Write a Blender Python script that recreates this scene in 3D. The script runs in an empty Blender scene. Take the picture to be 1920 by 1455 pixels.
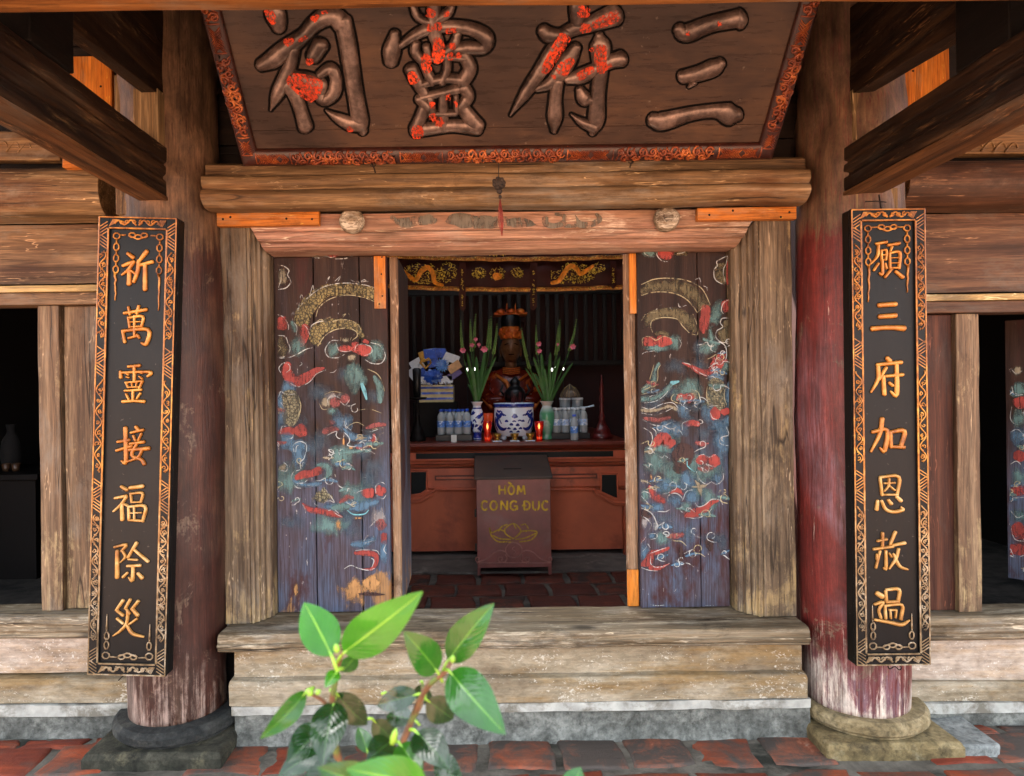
import bpy, bmesh, math, random
from mathutils import Vector, Matrix, noise

random.seed(11)
S = bpy.context.scene
COL = S.collection
R = math.radians

# ---------------------------------------------------------------- camera
F, CX, CY, D, EYE, TH = 1280.0, 905.0, 727.5, 2.607, 1.25, 0.0131
cd = bpy.data.cameras.new('camera')
cam = bpy.data.objects.new('camera', cd)
COL.objects.link(cam)
cd.sensor_width = 36.0
cd.lens = F / 1920.0 * 36.0
cd.shift_x = (960.0 - CX) / 1920.0
cd.clip_start, cd.clip_end = 0.05, 400.0
cam.matrix_world = Matrix.Translation((0, -D, EYE)) @ Matrix.Rotation(math.pi / 2, 4, 'X') @ Matrix.Rotation(-TH, 4, 'Z')
cd.dof.use_dof = True
cd.dof.focus_distance = 2.75
cd.dof.aperture_fstop = 6.8
S.camera = cam

# ---------------------------------------------------------------- light
SUN_AZ, SUN_EL = R(-35), R(58)
sdir = Vector((math.sin(SUN_AZ) * math.cos(SUN_EL), math.cos(SUN_AZ) * math.cos(SUN_EL), math.sin(SUN_EL)))
w = bpy.data.worlds.new('World')
S.world = w
w.use_nodes = True
wn = w.node_tree
for n in list(wn.nodes):
    wn.nodes.remove(n)
sky = wn.nodes.new('ShaderNodeTexSky')
sky.sky_type = 'NISHITA'
sky.sun_disc = False
sky.sun_elevation = SUN_EL
sky.sun_rotation = SUN_AZ
sky.dust_density = 3.0
sky.air_density = 1.0
sky.ozone_density = 1.0
hs = wn.nodes.new('ShaderNodeHueSaturation')
hs.inputs['Saturation'].default_value = 0.35
bg = wn.nodes.new('ShaderNodeBackground')
bg.inputs['Strength'].default_value = 0.135
wo = wn.nodes.new('ShaderNodeOutputWorld')
wn.links.new(sky.outputs[0], hs.inputs['Color'])
wn.links.new(hs.outputs[0], bg.inputs['Color'])
wn.links.new(bg.outputs[0], wo.inputs['Surface'])
sl = bpy.data.lights.new('sun', 'SUN')
sl.energy = 4.0
sl.angle = R(0.6)
sl.color = (1.0, 0.91, 0.79)
so = bpy.data.objects.new('sun', sl)
COL.objects.link(so)
so.rotation_euler = sdir.to_track_quat('Z', 'Y').to_euler()
so.location = (-3, -8, 8)
S.view_settings.view_transform = 'Standard'
S.view_settings.look = 'None'
S.view_settings.gamma = 1.0
S.view_settings.use_curve_mapping = False
S.view_settings.exposure = 3.3
S.render.engine = 'CYCLES'
S.cycles.max_bounces = 8
S.cycles.diffuse_bounces = 3
S.cycles.glossy_bounces = 3
S.cycles.transparent_max_bounces = 24
S.cycles.use_denoising = True

# ---------------------------------------------------------------- measuring
cT, sT = math.cos(TH), math.sin(TH)
CAMP = Vector((0, -D, EYE))
def ray(px, py):
    X, Y = px - CX, py - CY
    return Vector((X * cT - Y * sT, F, -(X * sT + Y * cT)))
def W(px, py, y):
    r = ray(px, py)
    return CAMP + r * ((D + y) / F)
class Plane:
    def __init__(s, p, n):
        s.p, s.n = Vector(p), Vector(n).normalized()
    def at(s, px, py, h=0.0):
        r = ray(px, py)
        t = (s.p - CAMP).dot(s.n) / r.dot(s.n)
        return CAMP + r * t + s.n * h

# ---------------------------------------------------------------- mesh building
ORG = {}
class MB:
    def __init__(s):
        s.v, s.f, s.sm, s.mi = [], [], [], []
        s.cur = 0
    def add(s, vs, fs, smooth=False):
        b = len(s.v)
        s.v += [Vector(v) for v in vs]
        for f in fs:
            s.f.append(tuple(b + i for i in f)); s.sm.append(smooth); s.mi.append(s.cur)
        return s
    def box(s, x0, x1, y0, y1, z0, z1, n=1, axis=0):
        """closed box, cut n times along an axis"""
        lo, hi = (x0, y0, z0), (x1, y1, z1)
        a, b, c = axis, (axis + 1) % 3, (axis + 2) % 3
        prof = [(lo[b], lo[c]), (hi[b], lo[c]), (hi[b], hi[c]), (lo[b], hi[c])]
        return s.prism(prof, axis, lo[a], hi[a], n)
    def prism(s, prof, axis, a0, a1, n=1, smooth=False, capdelta=None):
        """prof: points in the two following axes, counter-clockwise seen from +axis"""
        a, b, c = axis, (axis + 1) % 3, (axis + 2) % 3
        m = len(prof); vs = []
        for i in range(n + 1):
            t = i / n
            for j, (p, q) in enumerate(prof):
                v = [0, 0, 0]
                e0, e1 = (a0, a1)
                if capdelta:
                    e0, e1 = a0 + capdelta[0](p, q), a1 + capdelta[1](p, q)
                v[a] = e0 + (e1 - e0) * t; v[b] = p; v[c] = q
                vs.append(v)
        fs = []
        for i in range(n):
            for j in range(m):
                k = (j + 1) % m
                fs.append((i * m + j, i * m + k, (i + 1) * m + k, (i + 1) * m + j))
        s.add(vs, fs, smooth)
        b0 = len(s.v) - len(vs)
        s.f.append(tuple(b0 + j for j in reversed(range(m)))); s.sm.append(False); s.mi.append(s.cur)
        s.f.append(tuple(b0 + n * m + j for j in range(m))); s.sm.append(False); s.mi.append(s.cur)
        return s
    def lathe(s, prof, c, n=24, smooth=True, caps=True, sy=1.0):
        vs, fs = [], []
        for r, z in prof:
            for k in range(n):
                a = 2 * math.pi * k / n
                vs.append((c[0] + r * math.cos(a), c[1] + sy * r * math.sin(a), c[2] + z))
        for i in range(len(prof) - 1):
            for k in range(n):
                q = (k + 1) % n
                fs.append((i * n + k, i * n + q, (i + 1) * n + q, (i + 1) * n + k))
        s.add(vs, fs, smooth)
        if caps:
            b = len(s.v) - len(vs)
            s.f.append(tuple(b + k for k in reversed(range(n)))); s.sm.append(False); s.mi.append(s.cur)
            e = b + (len(prof) - 1) * n
            s.f.append(tuple(e + k for k in range(n))); s.sm.append(False); s.mi.append(s.cur)
        return s
    def tube(s, pts, r, n=6, smooth=True, closed=False):
        pts = [Vector(p) for p in pts]
        m = len(pts)
        if m < 2: return s
        rs = r if isinstance(r, (list, tuple)) else [r] * m
        vs, fs = [], []
        t0 = (pts[1] - pts[0]).normalized()
        up = Vector((0, 0, 1)) if abs(t0.z) < .9 else Vector((0, 1, 0))
        nrm = t0.cross(up).normalized()
        for i, p in enumerate(pts):
            if closed:
                t = (pts[(i + 1) % m] - pts[i - 1])
            else:
                t = pts[min(i + 1, m - 1)] - pts[max(i - 1, 0)]
            if t.length < 1e-9: t = t0
            t = t.normalized()
            nrm = (nrm - t * nrm.dot(t))
            nrm = nrm.normalized() if nrm.length > 1e-6 else t.orthogonal().normalized()
            bn = t.cross(nrm)
            for k in range(n):
                a = 2 * math.pi * (k + .5) / n
                vs.append(p + (nrm * math.cos(a) + bn * math.sin(a)) * rs[i])
        for i in range(m if closed else m - 1):
            ii = (i + 1) % m
            for k in range(n):
                q = (k + 1) % n
                fs.append((i * n + k, i * n + q, ii * n + q, ii * n + k))
        if not closed:
            fs.append(tuple(reversed(range(n)))); fs.append(tuple((m - 1) * n + k for k in range(n)))
        return s.add(vs, fs, smooth)
    def ball(s, c, rx, ry=None, rz=None, n=10, m=7):
        ry = ry or rx; rz = rz or rx
        vs = [(c[0], c[1], c[2] - rz)]; fs = []
        for i in range(1, m):
            a = math.pi * i / m
            for k in range(n):
                b = 2 * math.pi * k / n
                vs.append((c[0] + rx * math.sin(a) * math.cos(b), c[1] + ry * math.sin(a) * math.sin(b), c[2] - rz * math.cos(a)))
        vs.append((c[0], c[1], c[2] + rz))
        L = len(vs) - 1
        for k in range(n):
            q = (k + 1) % n
            fs.append((0, 1 + q, 1 + k))
            for i in range(m - 2):
                fs.append((1 + i * n + k, 1 + i * n + q, 1 + (i + 1) * n + q, 1 + (i + 1) * n + k))
            fs.append((1 + (m - 2) * n + k, 1 + (m - 2) * n + q, L))
        return s.add(vs, fs, True)
    def rough(s, amp, sc, seed=0, only=None):
        o = Vector((seed * 3.7, seed * 1.3, seed * 7.1))
        for v in s.v:
            if only and not only(v): continue
            q = Vector((v.x * sc, v.y * sc, v.z * sc)) + o
            v += noise.noise_vector(q) * amp
        return s
    def build(s, name, mats, parent=None, loc=None, bev=0.0, seg=2, flip=False):
        if parent is not None:
            o0 = ORG[parent.name]
        else:
            o0 = Vector(loc) if loc is not None else Vector((0, 0, 0))
        me = bpy.data.meshes.new(name)
        me.from_pydata([tuple(v - o0) for v in s.v], [], s.f)
        me.polygons.foreach_set('use_smooth', s.sm)
        if isinstance(mats, (list, tuple)):
            for m_ in mats: me.materials.append(m_)
            me.polygons.foreach_set('material_index', s.mi)
        else:
            me.materials.append(mats)
        bm = bmesh.new(); bm.from_mesh(me)
        bmesh.ops.recalc_face_normals(bm, faces=bm.faces)
        bm.to_mesh(me); bm.free()
        me.update()
        o = bpy.data.objects.new(name, me)
        COL.objects.link(o)
        if parent is not None:
            o.parent = parent
        else:
            o.location = o0
        ORG[o.name] = o0
        if bev > 0:
            b = o.modifiers.new('bevel', 'BEVEL')
            b.width = bev; b.segments = seg; b.limit_method = 'ANGLE'; b.angle_limit = R(40)
        return o

def tag(o, label=None, cat=None, group=None, kind=None):
    if label: o['label'] = label
    if cat: o['category'] = cat
    if group: o['group'] = group
    if kind: o['kind'] = kind
    return o
def thing(name, label, cat, loc, group=None):
    o = bpy.data.objects.new(name, None)
    COL.objects.link(o)
    o.empty_display_size = 0.1
    o.location = loc
    ORG[o.name] = Vector(loc)
    return tag(o, label, cat, group)
def kids(o):
    return [c for c in ALLKIDS.get(o.name, [])]
def copy_tree(o, loc, rotz=0, label=None):
    kidmap = {}
    for c in S.objects:
        if c.parent is not None: kidmap.setdefault(c.parent.name, []).append(c)
    def rec(src, par):
        c = src.copy(); COL.objects.link(c)
        if par is not None: c.parent = par
        for k in kidmap.get(src.name, []): rec(k, c)
        return c
    c = rec(o, None)
    c.location = loc; c.rotation_euler = (0, 0, rotz)
    if label: c['label'] = label
    ORG[c.name] = Vector(loc)
    return c

def cr(pts, per=5, closed=False):
    """Catmull-Rom through points of any dimension"""
    P = [tuple(p) for p in pts]; m = len(P); out = []
    if m == 2 and not closed:
        return [tuple(P[0][k] + (P[1][k] - P[0][k]) * i / per for k in range(len(P[0]))) for i in range(per + 1)]
    rng = range(m) if closed else range(m - 1)
    for i in rng:
        p1, p2 = P[i], P[(i + 1) % m]
        p0 = P[i - 1] if (closed or i > 0) else tuple(2 * a - b for a, b in zip(p1, p2))
        p3 = P[(i + 2) % m] if (closed or i + 2 < m) else tuple(2 * b - a for a, b in zip(p1, p2))
        for j in range(per):
            t = j / per
            out.append(tuple(.5 * (2 * b + (c - a) * t + (2 * a - 5 * b + 4 * c - d) * t * t + (3 * b - a - 3 * c + d) * t ** 3)
                             for a, b, c, d in zip(p0, p1, p2, p3)))
    if not closed: out.append(P[-1])
    return out

def stroke(mb, put, pts, h, flat=False, grow=0.0, lift=0.0, per=5, cap=.8, hscale=None):
    """pts (x,y,w) in a 2-D space, put(x,y,h) -> world; a rounded (or flat) ribbon"""
    q = cr(pts, per)
    n = len(q)
    tang = []
    for i in range(n):
        a, b = q[max(0, i - 1)], q[min(n - 1, i + 1)]
        dx, dy = b[0] - a[0], b[1] - a[1]
        l = math.hypot(dx, dy) or 1
        tang.append((dx / l, dy / l))
    rows = []
    def row(i, along, wf):
        x, y, ww = q[i]; tx, ty = tang[i]
        ww = max(ww, .01) + grow
        rows.append((x + tx * along * ww, y + ty * along * ww, tx, ty, ww * wf))
    for k in (1.0, .9, .6, .3): row(0, -.5 * cap * k, math.sqrt(max(0.0004, 1 - k * k)))
    for i in range(n): row(i, 0, 1)
    for k in (.3, .6, .9, 1.0): row(n - 1, .5 * cap * k, math.sqrt(max(0.0004, 1 - k * k)))
    T = (-1, 0, 1) if flat else (-1, -.93, -.78, -.5, 0, .5, .78, .93, 1)
    wmax = max(p[2] for p in q) + grow
    vs, fs = [], []
    for x, y, tx, ty, ww in rows:
        for t in T:
            hh = lift if flat else lift + h * max(0, 1 - abs(t) ** 2.6) ** .62 * min(1, (ww / wmax) ** .6)
            vs.append(put(x - ty * t * ww / 2, y + tx * t * ww / 2, hh))
    m = len(T)
    for i in range(len(rows) - 1):
        for j in range(m - 1):
            fs.append((i * m + j, i * m + j + 1, (i + 1) * m + j + 1, (i + 1) * m + j))
    mb.add(vs, fs, not flat)
def blob(mb, put, x, y, rx, ry, rot=0, lift=0, n=18, wob=.12, seed=0):
    vs = [put(x, y, lift)]
    cr_, sr_ = math.cos(rot), math.sin(rot)
    for k in range(n):
        a = 2 * math.pi * k / n
        f = 1 + wob * noise.noise(Vector((math.cos(a) * 1.3 + x * .013 + seed, math.sin(a) * 1.3, y * .017)))
        ex, ey = rx * f * math.cos(a), ry * f * math.sin(a)
        vs.append(put(x + ex * cr_ - ey * sr_, y + ex * sr_ + ey * cr_, lift))
    mb.add(vs, [(0, 1 + k, 1 + (k + 1) % n) for k in range(n)])

# ---------------------------------------------------------------- materials
class NT:
    def __init__(s, name):
        s.m = bpy.data.materials.new(name)
        s.m.use_nodes = True
        s.t = s.m.node_tree
        for n in list(s.t.nodes): s.t.nodes.remove(n)
        s.out = s.t.nodes.new('ShaderNodeOutputMaterial')
        s.b = s.t.nodes.new('ShaderNodeBsdfPrincipled')
        s.t.links.new(s.b.outputs[0], s.out.inputs[0])
        s._tc = None
    def n(s, t): return s.t.nodes.new(t)
    def l(s, a, b): s.t.links.new(a, b)
    def co(s, scale=(1, 1, 1), loc=(0, 0, 0), rot=(0, 0, 0), src='Object'):
        if s._tc is None: s._tc = s.n('ShaderNodeTexCoord')
        mp = s.n('ShaderNodeMapping')
        mp.inputs['Scale'].default_value = scale
        mp.inputs['Location'].default_value = loc
        mp.inputs['Rotation'].default_value = rot
        s.l(s._tc.outputs[src], mp.inputs['Vector'])
        return mp.outputs[0]
    def noise(s, vec, scale=1, detail=6, rough=.6, dist=0):
        t = s.n('ShaderNodeTexNoise')
        t.inputs['Scale'].default_value = scale; t.inputs['Detail'].default_value = detail
        t.inputs['Roughness'].default_value = rough; t.inputs['Distortion'].default_value = dist
        s.l(vec, t.inputs['Vector'])
        return t.outputs[0]
    def voro(s, vec, scale=1, feat='F1', rnd=1.0):
        t = s.n('ShaderNodeTexVoronoi')
        t.feature = feat
        t.inputs['Scale'].default_value = scale; t.inputs['Randomness'].default_value = rnd
        s.l(vec, t.inputs['Vector'])
        return t.outputs[0]
    def ramp(s, fac, stops):
        r = s.n('ShaderNodeValToRGB')
        e = r.color_ramp.elements
        while len(e) > 1: e.remove(e[-1])
        e[0].position, e[0].color = stops[0][0], c4(stops[0][1])
        for p, c in stops[1:]:
            k = e.new(p); k.color = c4(c)
        s.l(fac, r.inputs[0])
        return r.outputs[0]
    def th(s, fac, lo, hi):
        """smooth threshold 0..1"""
        r = s.n('ShaderNodeMapRange')
        r.inputs[1].default_value = lo; r.inputs[2].default_value = hi
        s.l(fac, r.inputs[0])
        return r.outputs[0]
    def math(s, op, a, b=None):
        m = s.n('ShaderNodeMath'); m.operation = op
        for i, x in enumerate((a, b)):
            if x is None: continue
            if isinstance(x, (int, float)): m.inputs[i].default_value = x
            else: s.l(x, m.inputs[i])
        return m.outputs[0]
    def mix(s, fac, a, b, mode='MIX'):
        m = s.n('ShaderNodeMix'); m.data_type = 'RGBA'; m.blend_type = mode
        def put(sock, x):
            if isinstance(x, (int, float)): sock.default_value = x
            elif isinstance(x, (tuple, list)): sock.default_value = c4(x)
            else: s.l(x, sock)
        put(m.inputs[0], fac); put(m.inputs[6], a); put(m.inputs[7], b)
        return m.outputs[2]
    def bump(s, h, strength=.4, dist=.004, prev=None):
        b = s.n('ShaderNodeBump')
        b.inputs['Strength'].default_value = strength; b.inputs['Distance'].default_value = dist
        s.l(h, b.inputs['Height'])
        if prev is not None: s.l(prev, b.inputs['Normal'])
        return b.outputs[0]
    def sepz(s, axis='Z'):
        if s._tc is None: s._tc = s.n('ShaderNodeTexCoord')
        x = s.n('ShaderNodeSeparateXYZ'); s.l(s._tc.outputs['Object'], x.inputs[0])
        return x.outputs[axis]
    def fin(s, color=None, rough=None, normal=None, metal=None, spec=None):
        for key, val in (('Base Color', color), ('Roughness', rough), ('Normal', normal), ('Metallic', metal), ('Specular IOR Level', spec)):
            if val is None: continue
            if key == 'Base Color' and not isinstance(val, (int, float, tuple)):
                gm = s.n('ShaderNodeGamma'); gm.inputs[1].default_value = 1.30
                s.l(val, gm.inputs[0]); val = s.mix(1.0, gm.outputs[0], (1.19, 1.24, 1.27), 'MULTIPLY')
            if isinstance(val, (int, float)): s.b.inputs[key].default_value = val
            elif isinstance(val, tuple): s.b.inputs[key].default_value = c4(val)
            else: s.l(val, s.b.inputs[key])
        return s.m
def c4(c):
    return (c[0], c[1], c[2], 1.0) if len(c) == 3 else tuple(c)

def wood(name, dark, mid, light, axis='x', seed=0, rough=.62, bump=.5, wear=None, wear_lo=.56, wear_hi=.66, wear_scale=3.0,
         blotch=None, blotch_lo=.5, blotch_hi=.7, crack=.8, zw=None, spec=.25, patches=(), wstretch=4.4, contrast=1.0):
    N = NT(name)
    a = {'x': 0, 'y': 1, 'z': 2}[axis]
    def sc(along, across):
        v = [across] * 3; v[a] = along
        return tuple(v)
    off = (seed * 2.3, seed * 5.1, seed * 3.7)
    g = N.noise(N.co(sc(1.0, 21), off), 1, 8, .62, .5)
    col = N.ramp(g, [(.28, dark), (.5, mid), (.72, light)])
    bl = N.noise(N.co(sc(1.4, 3.2), off), 1, 4, .6)
    if blotch is not None:
        col = N.mix(N.math('MULTIPLY', N.th(bl, blotch_lo, blotch_hi), .85), col, blotch)
    fib = N.noise(N.co(sc(9, 230), off), 1, 4, .65)
    col = N.mix(.55, col, N.ramp(fib, [(.3, (.25, .24, .23)), (.6, (1.0, 1.0, 1.0)), (.8, (1.4, 1.35, 1.25))]), 'MULTIPLY')
    mid_ = N.noise(N.co(sc(3.6, 75), (off[2], 1, off[0])), 1, 6, .72, .1)
    col = N.mix(.5, col, N.ramp(mid_, [(.33, (.34, .31, .29)), (.5, (1, 1, 1)), (.68, (1.45, 1.38, 1.28))]), 'MULTIPLY')
    h = N.math('ADD', N.math('MULTIPLY', g, .7), N.math('MULTIPLY', fib, .5))
    for (pc, plo, phi, pscale, pseed) in patches:
        pn = N.noise(N.co(sc(pscale * .55, pscale), (pseed, pseed * 2, pseed * 3)), 1, 7, .65, .4)
        pf = N.math('MULTIPLY', N.th(pn, plo, phi), N.th(fib, .25, .6))
        col = N.mix(pf, col, pc)
    if wear is not None:
        wn_ = N.noise(N.co(sc(wear_scale * 2.2 / wstretch, wear_scale * 2.2), (off[1], off[2], off[0])), 1, 10, .76, .5)
        wn2 = N.noise(N.co(sc(wear_scale * 9 / wstretch, wear_scale * 9), (off[0], off[2], off[1])), 1, 6, .75, .3)
        wf = N.th(N.math('ADD', N.math('MULTIPLY', wn_, .5), N.math('MULTIPLY', wn2, .5)), wear_lo - .03, wear_hi - .03)
        wf = N.math('MULTIPLY', wf, N.th(fib, .32, .55))
        col = N.mix(wf, col, wear)
        h = N.math('ADD', h, N.math('MULTIPLY', wf, .25))
    if zw is not None:
        # wear that belongs to the timber: grows between two heights (local z)
        for (zc, z0, z1, amt) in zw:
            z = N.th(N.sepz(), z0, z1)
            za_ = N.noise(N.co(sc(5, 9), (seed, 3, 1)), 1, 9, .75, .4)
            zb2 = N.noise(N.co(sc(3, 60), (seed, 1, 4)), 1, 5, .65)
            zn = N.math('ADD', N.math('MULTIPLY', za_, .65), N.math('MULTIPLY', zb2, .35))
            zf = N.th(N.math('ADD', N.math('MULTIPLY', z, amt), zn), .56, .64)
            zf = N.math('MULTIPLY', zf, N.th(fib, .3, .55))
            col = N.mix(N.math('MULTIPLY', zf, .8), col, zc)
    if crack:
        cn = N.noise(N.co(sc(.55, 11), (off[2], off[0], off[1])), 1, 3, .5, .6)
        ck = N.th(N.math('ABSOLUTE', N.math('SUBTRACT', cn, .5)), .0, .009)
        gate = N.th(N.noise(N.co(sc(1.2, 3), off), 1, 2, .5), .44, .50)
        ck = N.math('MAXIMUM', ck, N.math('SUBTRACT', 1.0, gate))
        col = N.mix(N.math('MULTIPLY', N.math('SUBTRACT', 1.0, ck), crack), col, (.012, .008, .006))
        h = N.math('ADD', h, ck)
    # pale scratches and dusty grey patches
    s1 = N.noise(N.co(sc(1.3, 17), (off[1], 6, off[0])), 1, 4, .6, .3)
    sk = N.th(N.math('ABSOLUTE', N.math('SUBTRACT', s1, .47)), .007, .001)
    sk = N.math('MULTIPLY', sk, N.th(N.noise(N.co(sc(5, 6), off), 1, 4, .6), .50, .58))
    col = N.mix(N.math('MULTIPLY', sk, .6), col, tuple(min(.75, x * 1.9) for x in light))
    du = N.noise(N.co(sc(2.0, 5.5), (off[0], off[1], 9)), 1, 9, .75, .2)
    gl = (light[0] + light[1] + light[2]) / 3
    col = N.mix(N.math('MULTIPLY', N.th(du, .52, .66), .45), col, (gl * 1.02, gl * .95, gl * .84))
    # knots and dark oil stains
    kn = N.voro(N.co(sc(1.3, 3.4), (off[1], off[0], off[2])), 1)
    col = N.mix(N.math('MULTIPLY', N.th(N.math('ADD', kn, N.math('MULTIPLY', mid_, .06)), .115, .06), .8), col, tuple(x * .22 for x in mid))
    sn = N.noise(N.co(sc(2.2, 4.0), (off[2], 4, off[1])), 1, 9, .75, .4)
    col = N.mix(N.math('MULTIPLY', N.th(sn, .56, .66), .65), col, tuple(x * .30 for x in mid))
    rg = N.math('ADD', N.math('MULTIPLY', fib, .25), rough - .12)
    return N.fin(col, rg, N.bump(h, bump, .003), None, spec)

def plain(name, col, rough=.5, metal=0.0, var=.25, scale=9, bump=.15, spec=.5, dirt=None, dlo=.5, dhi=.7, emis=None, es=0.0):
    N = NT(name)
    nz = N.noise(N.co((1, 1, 1)), scale, 7, .62, .2)
    lo = tuple(c * (1 - var) for c in col); hi = tuple(min(1, c * (1 + var)) for c in col)
    c = N.ramp(nz, [(.3, lo), (.7, hi)])
    if dirt is not None:
        dn = N.noise(N.co((1, 1, 1), (3, 1, 5)), scale * .7, 8, .7, .3)
        c = N.mix(N.th(dn, dlo, dhi), c, dirt)
    N.fin(c, N.math('ADD', N.math('MULTIPLY', nz, .2), rough - .1), N.bump(nz, bump, .003), metal, spec)
    if emis:
        N.b.inputs['Emission Color'].default_value = c4(emis); N.b.inputs['Emission Strength'].default_value = es
    return N.m

def stone_mat(name, a, b_, c, dark, moss, scale=6, crack=.6):
    N = NT(name)
    n1 = N.noise(N.co((scale, scale, scale)), 1, 10, .72, .5)
    n2 = N.noise(N.co((55, 55, 55)), 1, 5, .7)
    n3 = N.noise(N.co((5, 5, 6), (4, 4, 1)), 1, 9, .76, .2)
    col = N.ramp(n1, [(.34, a), (.5, b_), (.64, c)])
    col = N.mix(N.math('MULTIPLY', N.th(n3, .54, .64), .55), col, dark)
    col = N.mix(N.math('MULTIPLY', N.th(n3, .44, .36), .45), col, moss)
    col = N.mix(.6, col, N.ramp(n2, [(.34, (.45, .45, .43)), (.5, (1, 1, 1)), (.68, (1.35, 1.33, 1.3))]), 'MULTIPLY')
    cr_ = N.voro(N.co((2.6, 2.6, 2.6), (seed_of(name), 2, 1)), 1, 'DISTANCE_TO_EDGE')
    ck = N.th(N.math('ADD', cr_, N.math('MULTIPLY', N.math('SUBTRACT', n1, .5), .10)), .0, .012)
    col = N.mix(N.math('MULTIPLY', N.math('SUBTRACT', 1.0, ck), crack), col, (.02, .018, .014))
    return N.fin(col, .85, N.bump(N.math('ADD', N.math('ADD', n1, N.math('MULTIPLY', n2, .5)), N.math('MULTIPLY', ck, .4 * (crack > 0))), .7, .006), None, .25)
def seed_of(s_): return sum(ord(ch_) for ch_ in s_) % 17

def paint(name, col, lo=.42, hi=.56, scale=9, var=.3, scales=None, rough=.65, amax=1.0, soft=0.0):
    """flaking paint: shows the wood under it where it has worn away"""
    N = NT(name)
    v1 = N.noise(N.co((scale * 3, scale * 3, scale)), 1, 8, .7, .3)
    fine = N.noise(N.co((140, 140, 16)), 1, 4, .65)
    nz = N.noise(N.co((1, 1, 1), (4, 2, 9)), 12, 5, .6)
    c = N.ramp(nz, [(.3, tuple(x * (1 - var) for x in col)), (.7, tuple(min(1, x * (1 + var)) for x in col))])
    c = N.mix(.35, c, N.ramp(fine, [(.35, (.45, .45, .45)), (.65, (1.15, 1.15, 1.15))]), 'MULTIPLY')
    if scales is not None:
        vo = N.voro(N.co((1, 1, 1)), scales, 'DISTANCE_TO_EDGE', .75)
        c = N.mix(N.math('SUBTRACT', 1.0, N.th(vo, .05, .14)), c, tuple(x * .25 for x in col))
    if soft:
        at = N.n('ShaderNodeAttribute'); at.attribute_name = 'edge'
        v2 = N.noise(N.co((60, 60, 40)), 1, 5, .7)
        v1 = N.math('ADD', N.math('ADD', N.math('MULTIPLY', v1, .7), N.math('MULTIPLY', v2, .3)), N.math('MULTIPLY', N.math('SUBTRACT', at.outputs['Fac'], .42), soft))
    a = N.math('MULTIPLY', N.th(v1, lo, hi), N.th(fine, .22, .45))
    a = N.math('MULTIPLY', a, amax)
    N.fin(c, rough, N.bump(N.math('ADD', fine, N.math('MULTIPLY', v1, .5)), .4, .002), None, .35)
    tr = N.n('ShaderNodeBsdfTransparent'); mx = N.n('ShaderNodeMixShader')
    N.l(a, mx.inputs[0]); N.l(tr.outputs[0], mx.inputs[1]); N.l(N.b.outputs[0], mx.inputs[2])
    N.l(mx.outputs[0], N.out.inputs[0])
    return N.m

# ================================================================ materials of the building
M = {}
M['beam'] = wood('old_beam_wood', (.070, .043, .022), (.225, .150, .082), (.41, .30, .185), 'x', 1, wear=(.46, .35, .23), wear_lo=.62, wear_hi=.67, wear_scale=6, wstretch=6, blotch=(.125, .050, .019), crack=.7)
M['beam_dark'] = wood('dark_beam_wood', (.010, .005, .003), (.042, .022, .011), (.14, .080, .040), 'y', 2, wear=(.24, .16, .09), wear_lo=.60, wear_hi=.72, crack=.6, blotch=(.02, .009, .006))
M['beam_under'] = wood('bounce_lit_wood', (.05, .024, .010), (.13, .065, .028), (.22, .12, .055), 'y', 9)  # lighter brown: ground bounce under the eave beam put into the colour
M['soot'] = wood('dark_roof_wood', (.004, .003, .002), (.010, .0065, .005), (.024, .015, .010), 'y', 4, crack=.3)  # near-black timber for roof planks, rafters and blocks
M['plank_dark'] = wood('dark_plank_wood', (.008, .005, .004), (.022, .013, .008), (.05, .028, .016), 'x', 5, crack=.5)  # very dark timber for the upper boarding
M['post'] = wood('door_post_wood', (.080, .056, .037), (.190, .142, .096), (.32, .255, .18), 'z', 3, wear=(.34, .27, .18), wear_lo=.58, wear_hi=.68, crack=.8, blotch=(.075, .042, .024),
                 zw=[((.40, .30, .16), .35, .0, .09)])
M['post_side'] = wood('bay_post_wood', (.090, .055, .034), (.195, .130, .082), (.32, .235, .155), 'z', 6, wear=(.38, .30, .19), wear_lo=.60, wear_hi=.68, zw=[((.42, .33, .19), .95, .40, .10)])
M['red_plank'] = wood('reddish_plank_wood', (.055, .020, .011), (.105, .040, .022), (.17, .075, .042), 'z', 8, crack=.3)
M['board_x'] = wood('bay_board_wood', (.090, .052, .029), (.205, .130, .075), (.34, .235, .145), 'x', 7, blotch=(.08, .038, .020), crack=.3, bump=.3)
M['board_red'] = wood('bay_board_reddish', (.070, .036, .021), (.160, .088, .052), (.28, .175, .105), 'x', 17, blotch=(.06, .026, .014), crack=.3, bump=.3)
M['sill'] = wood('worn_sill_wood', (.13, .095, .058), (.25, .195, .130), (.38, .32, .235), 'x', 10, wear=(.56, .49, .38), wear_lo=.54, wear_hi=.66, blotch=(.19, .135, .075), crack=.8, rough=.7)
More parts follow.
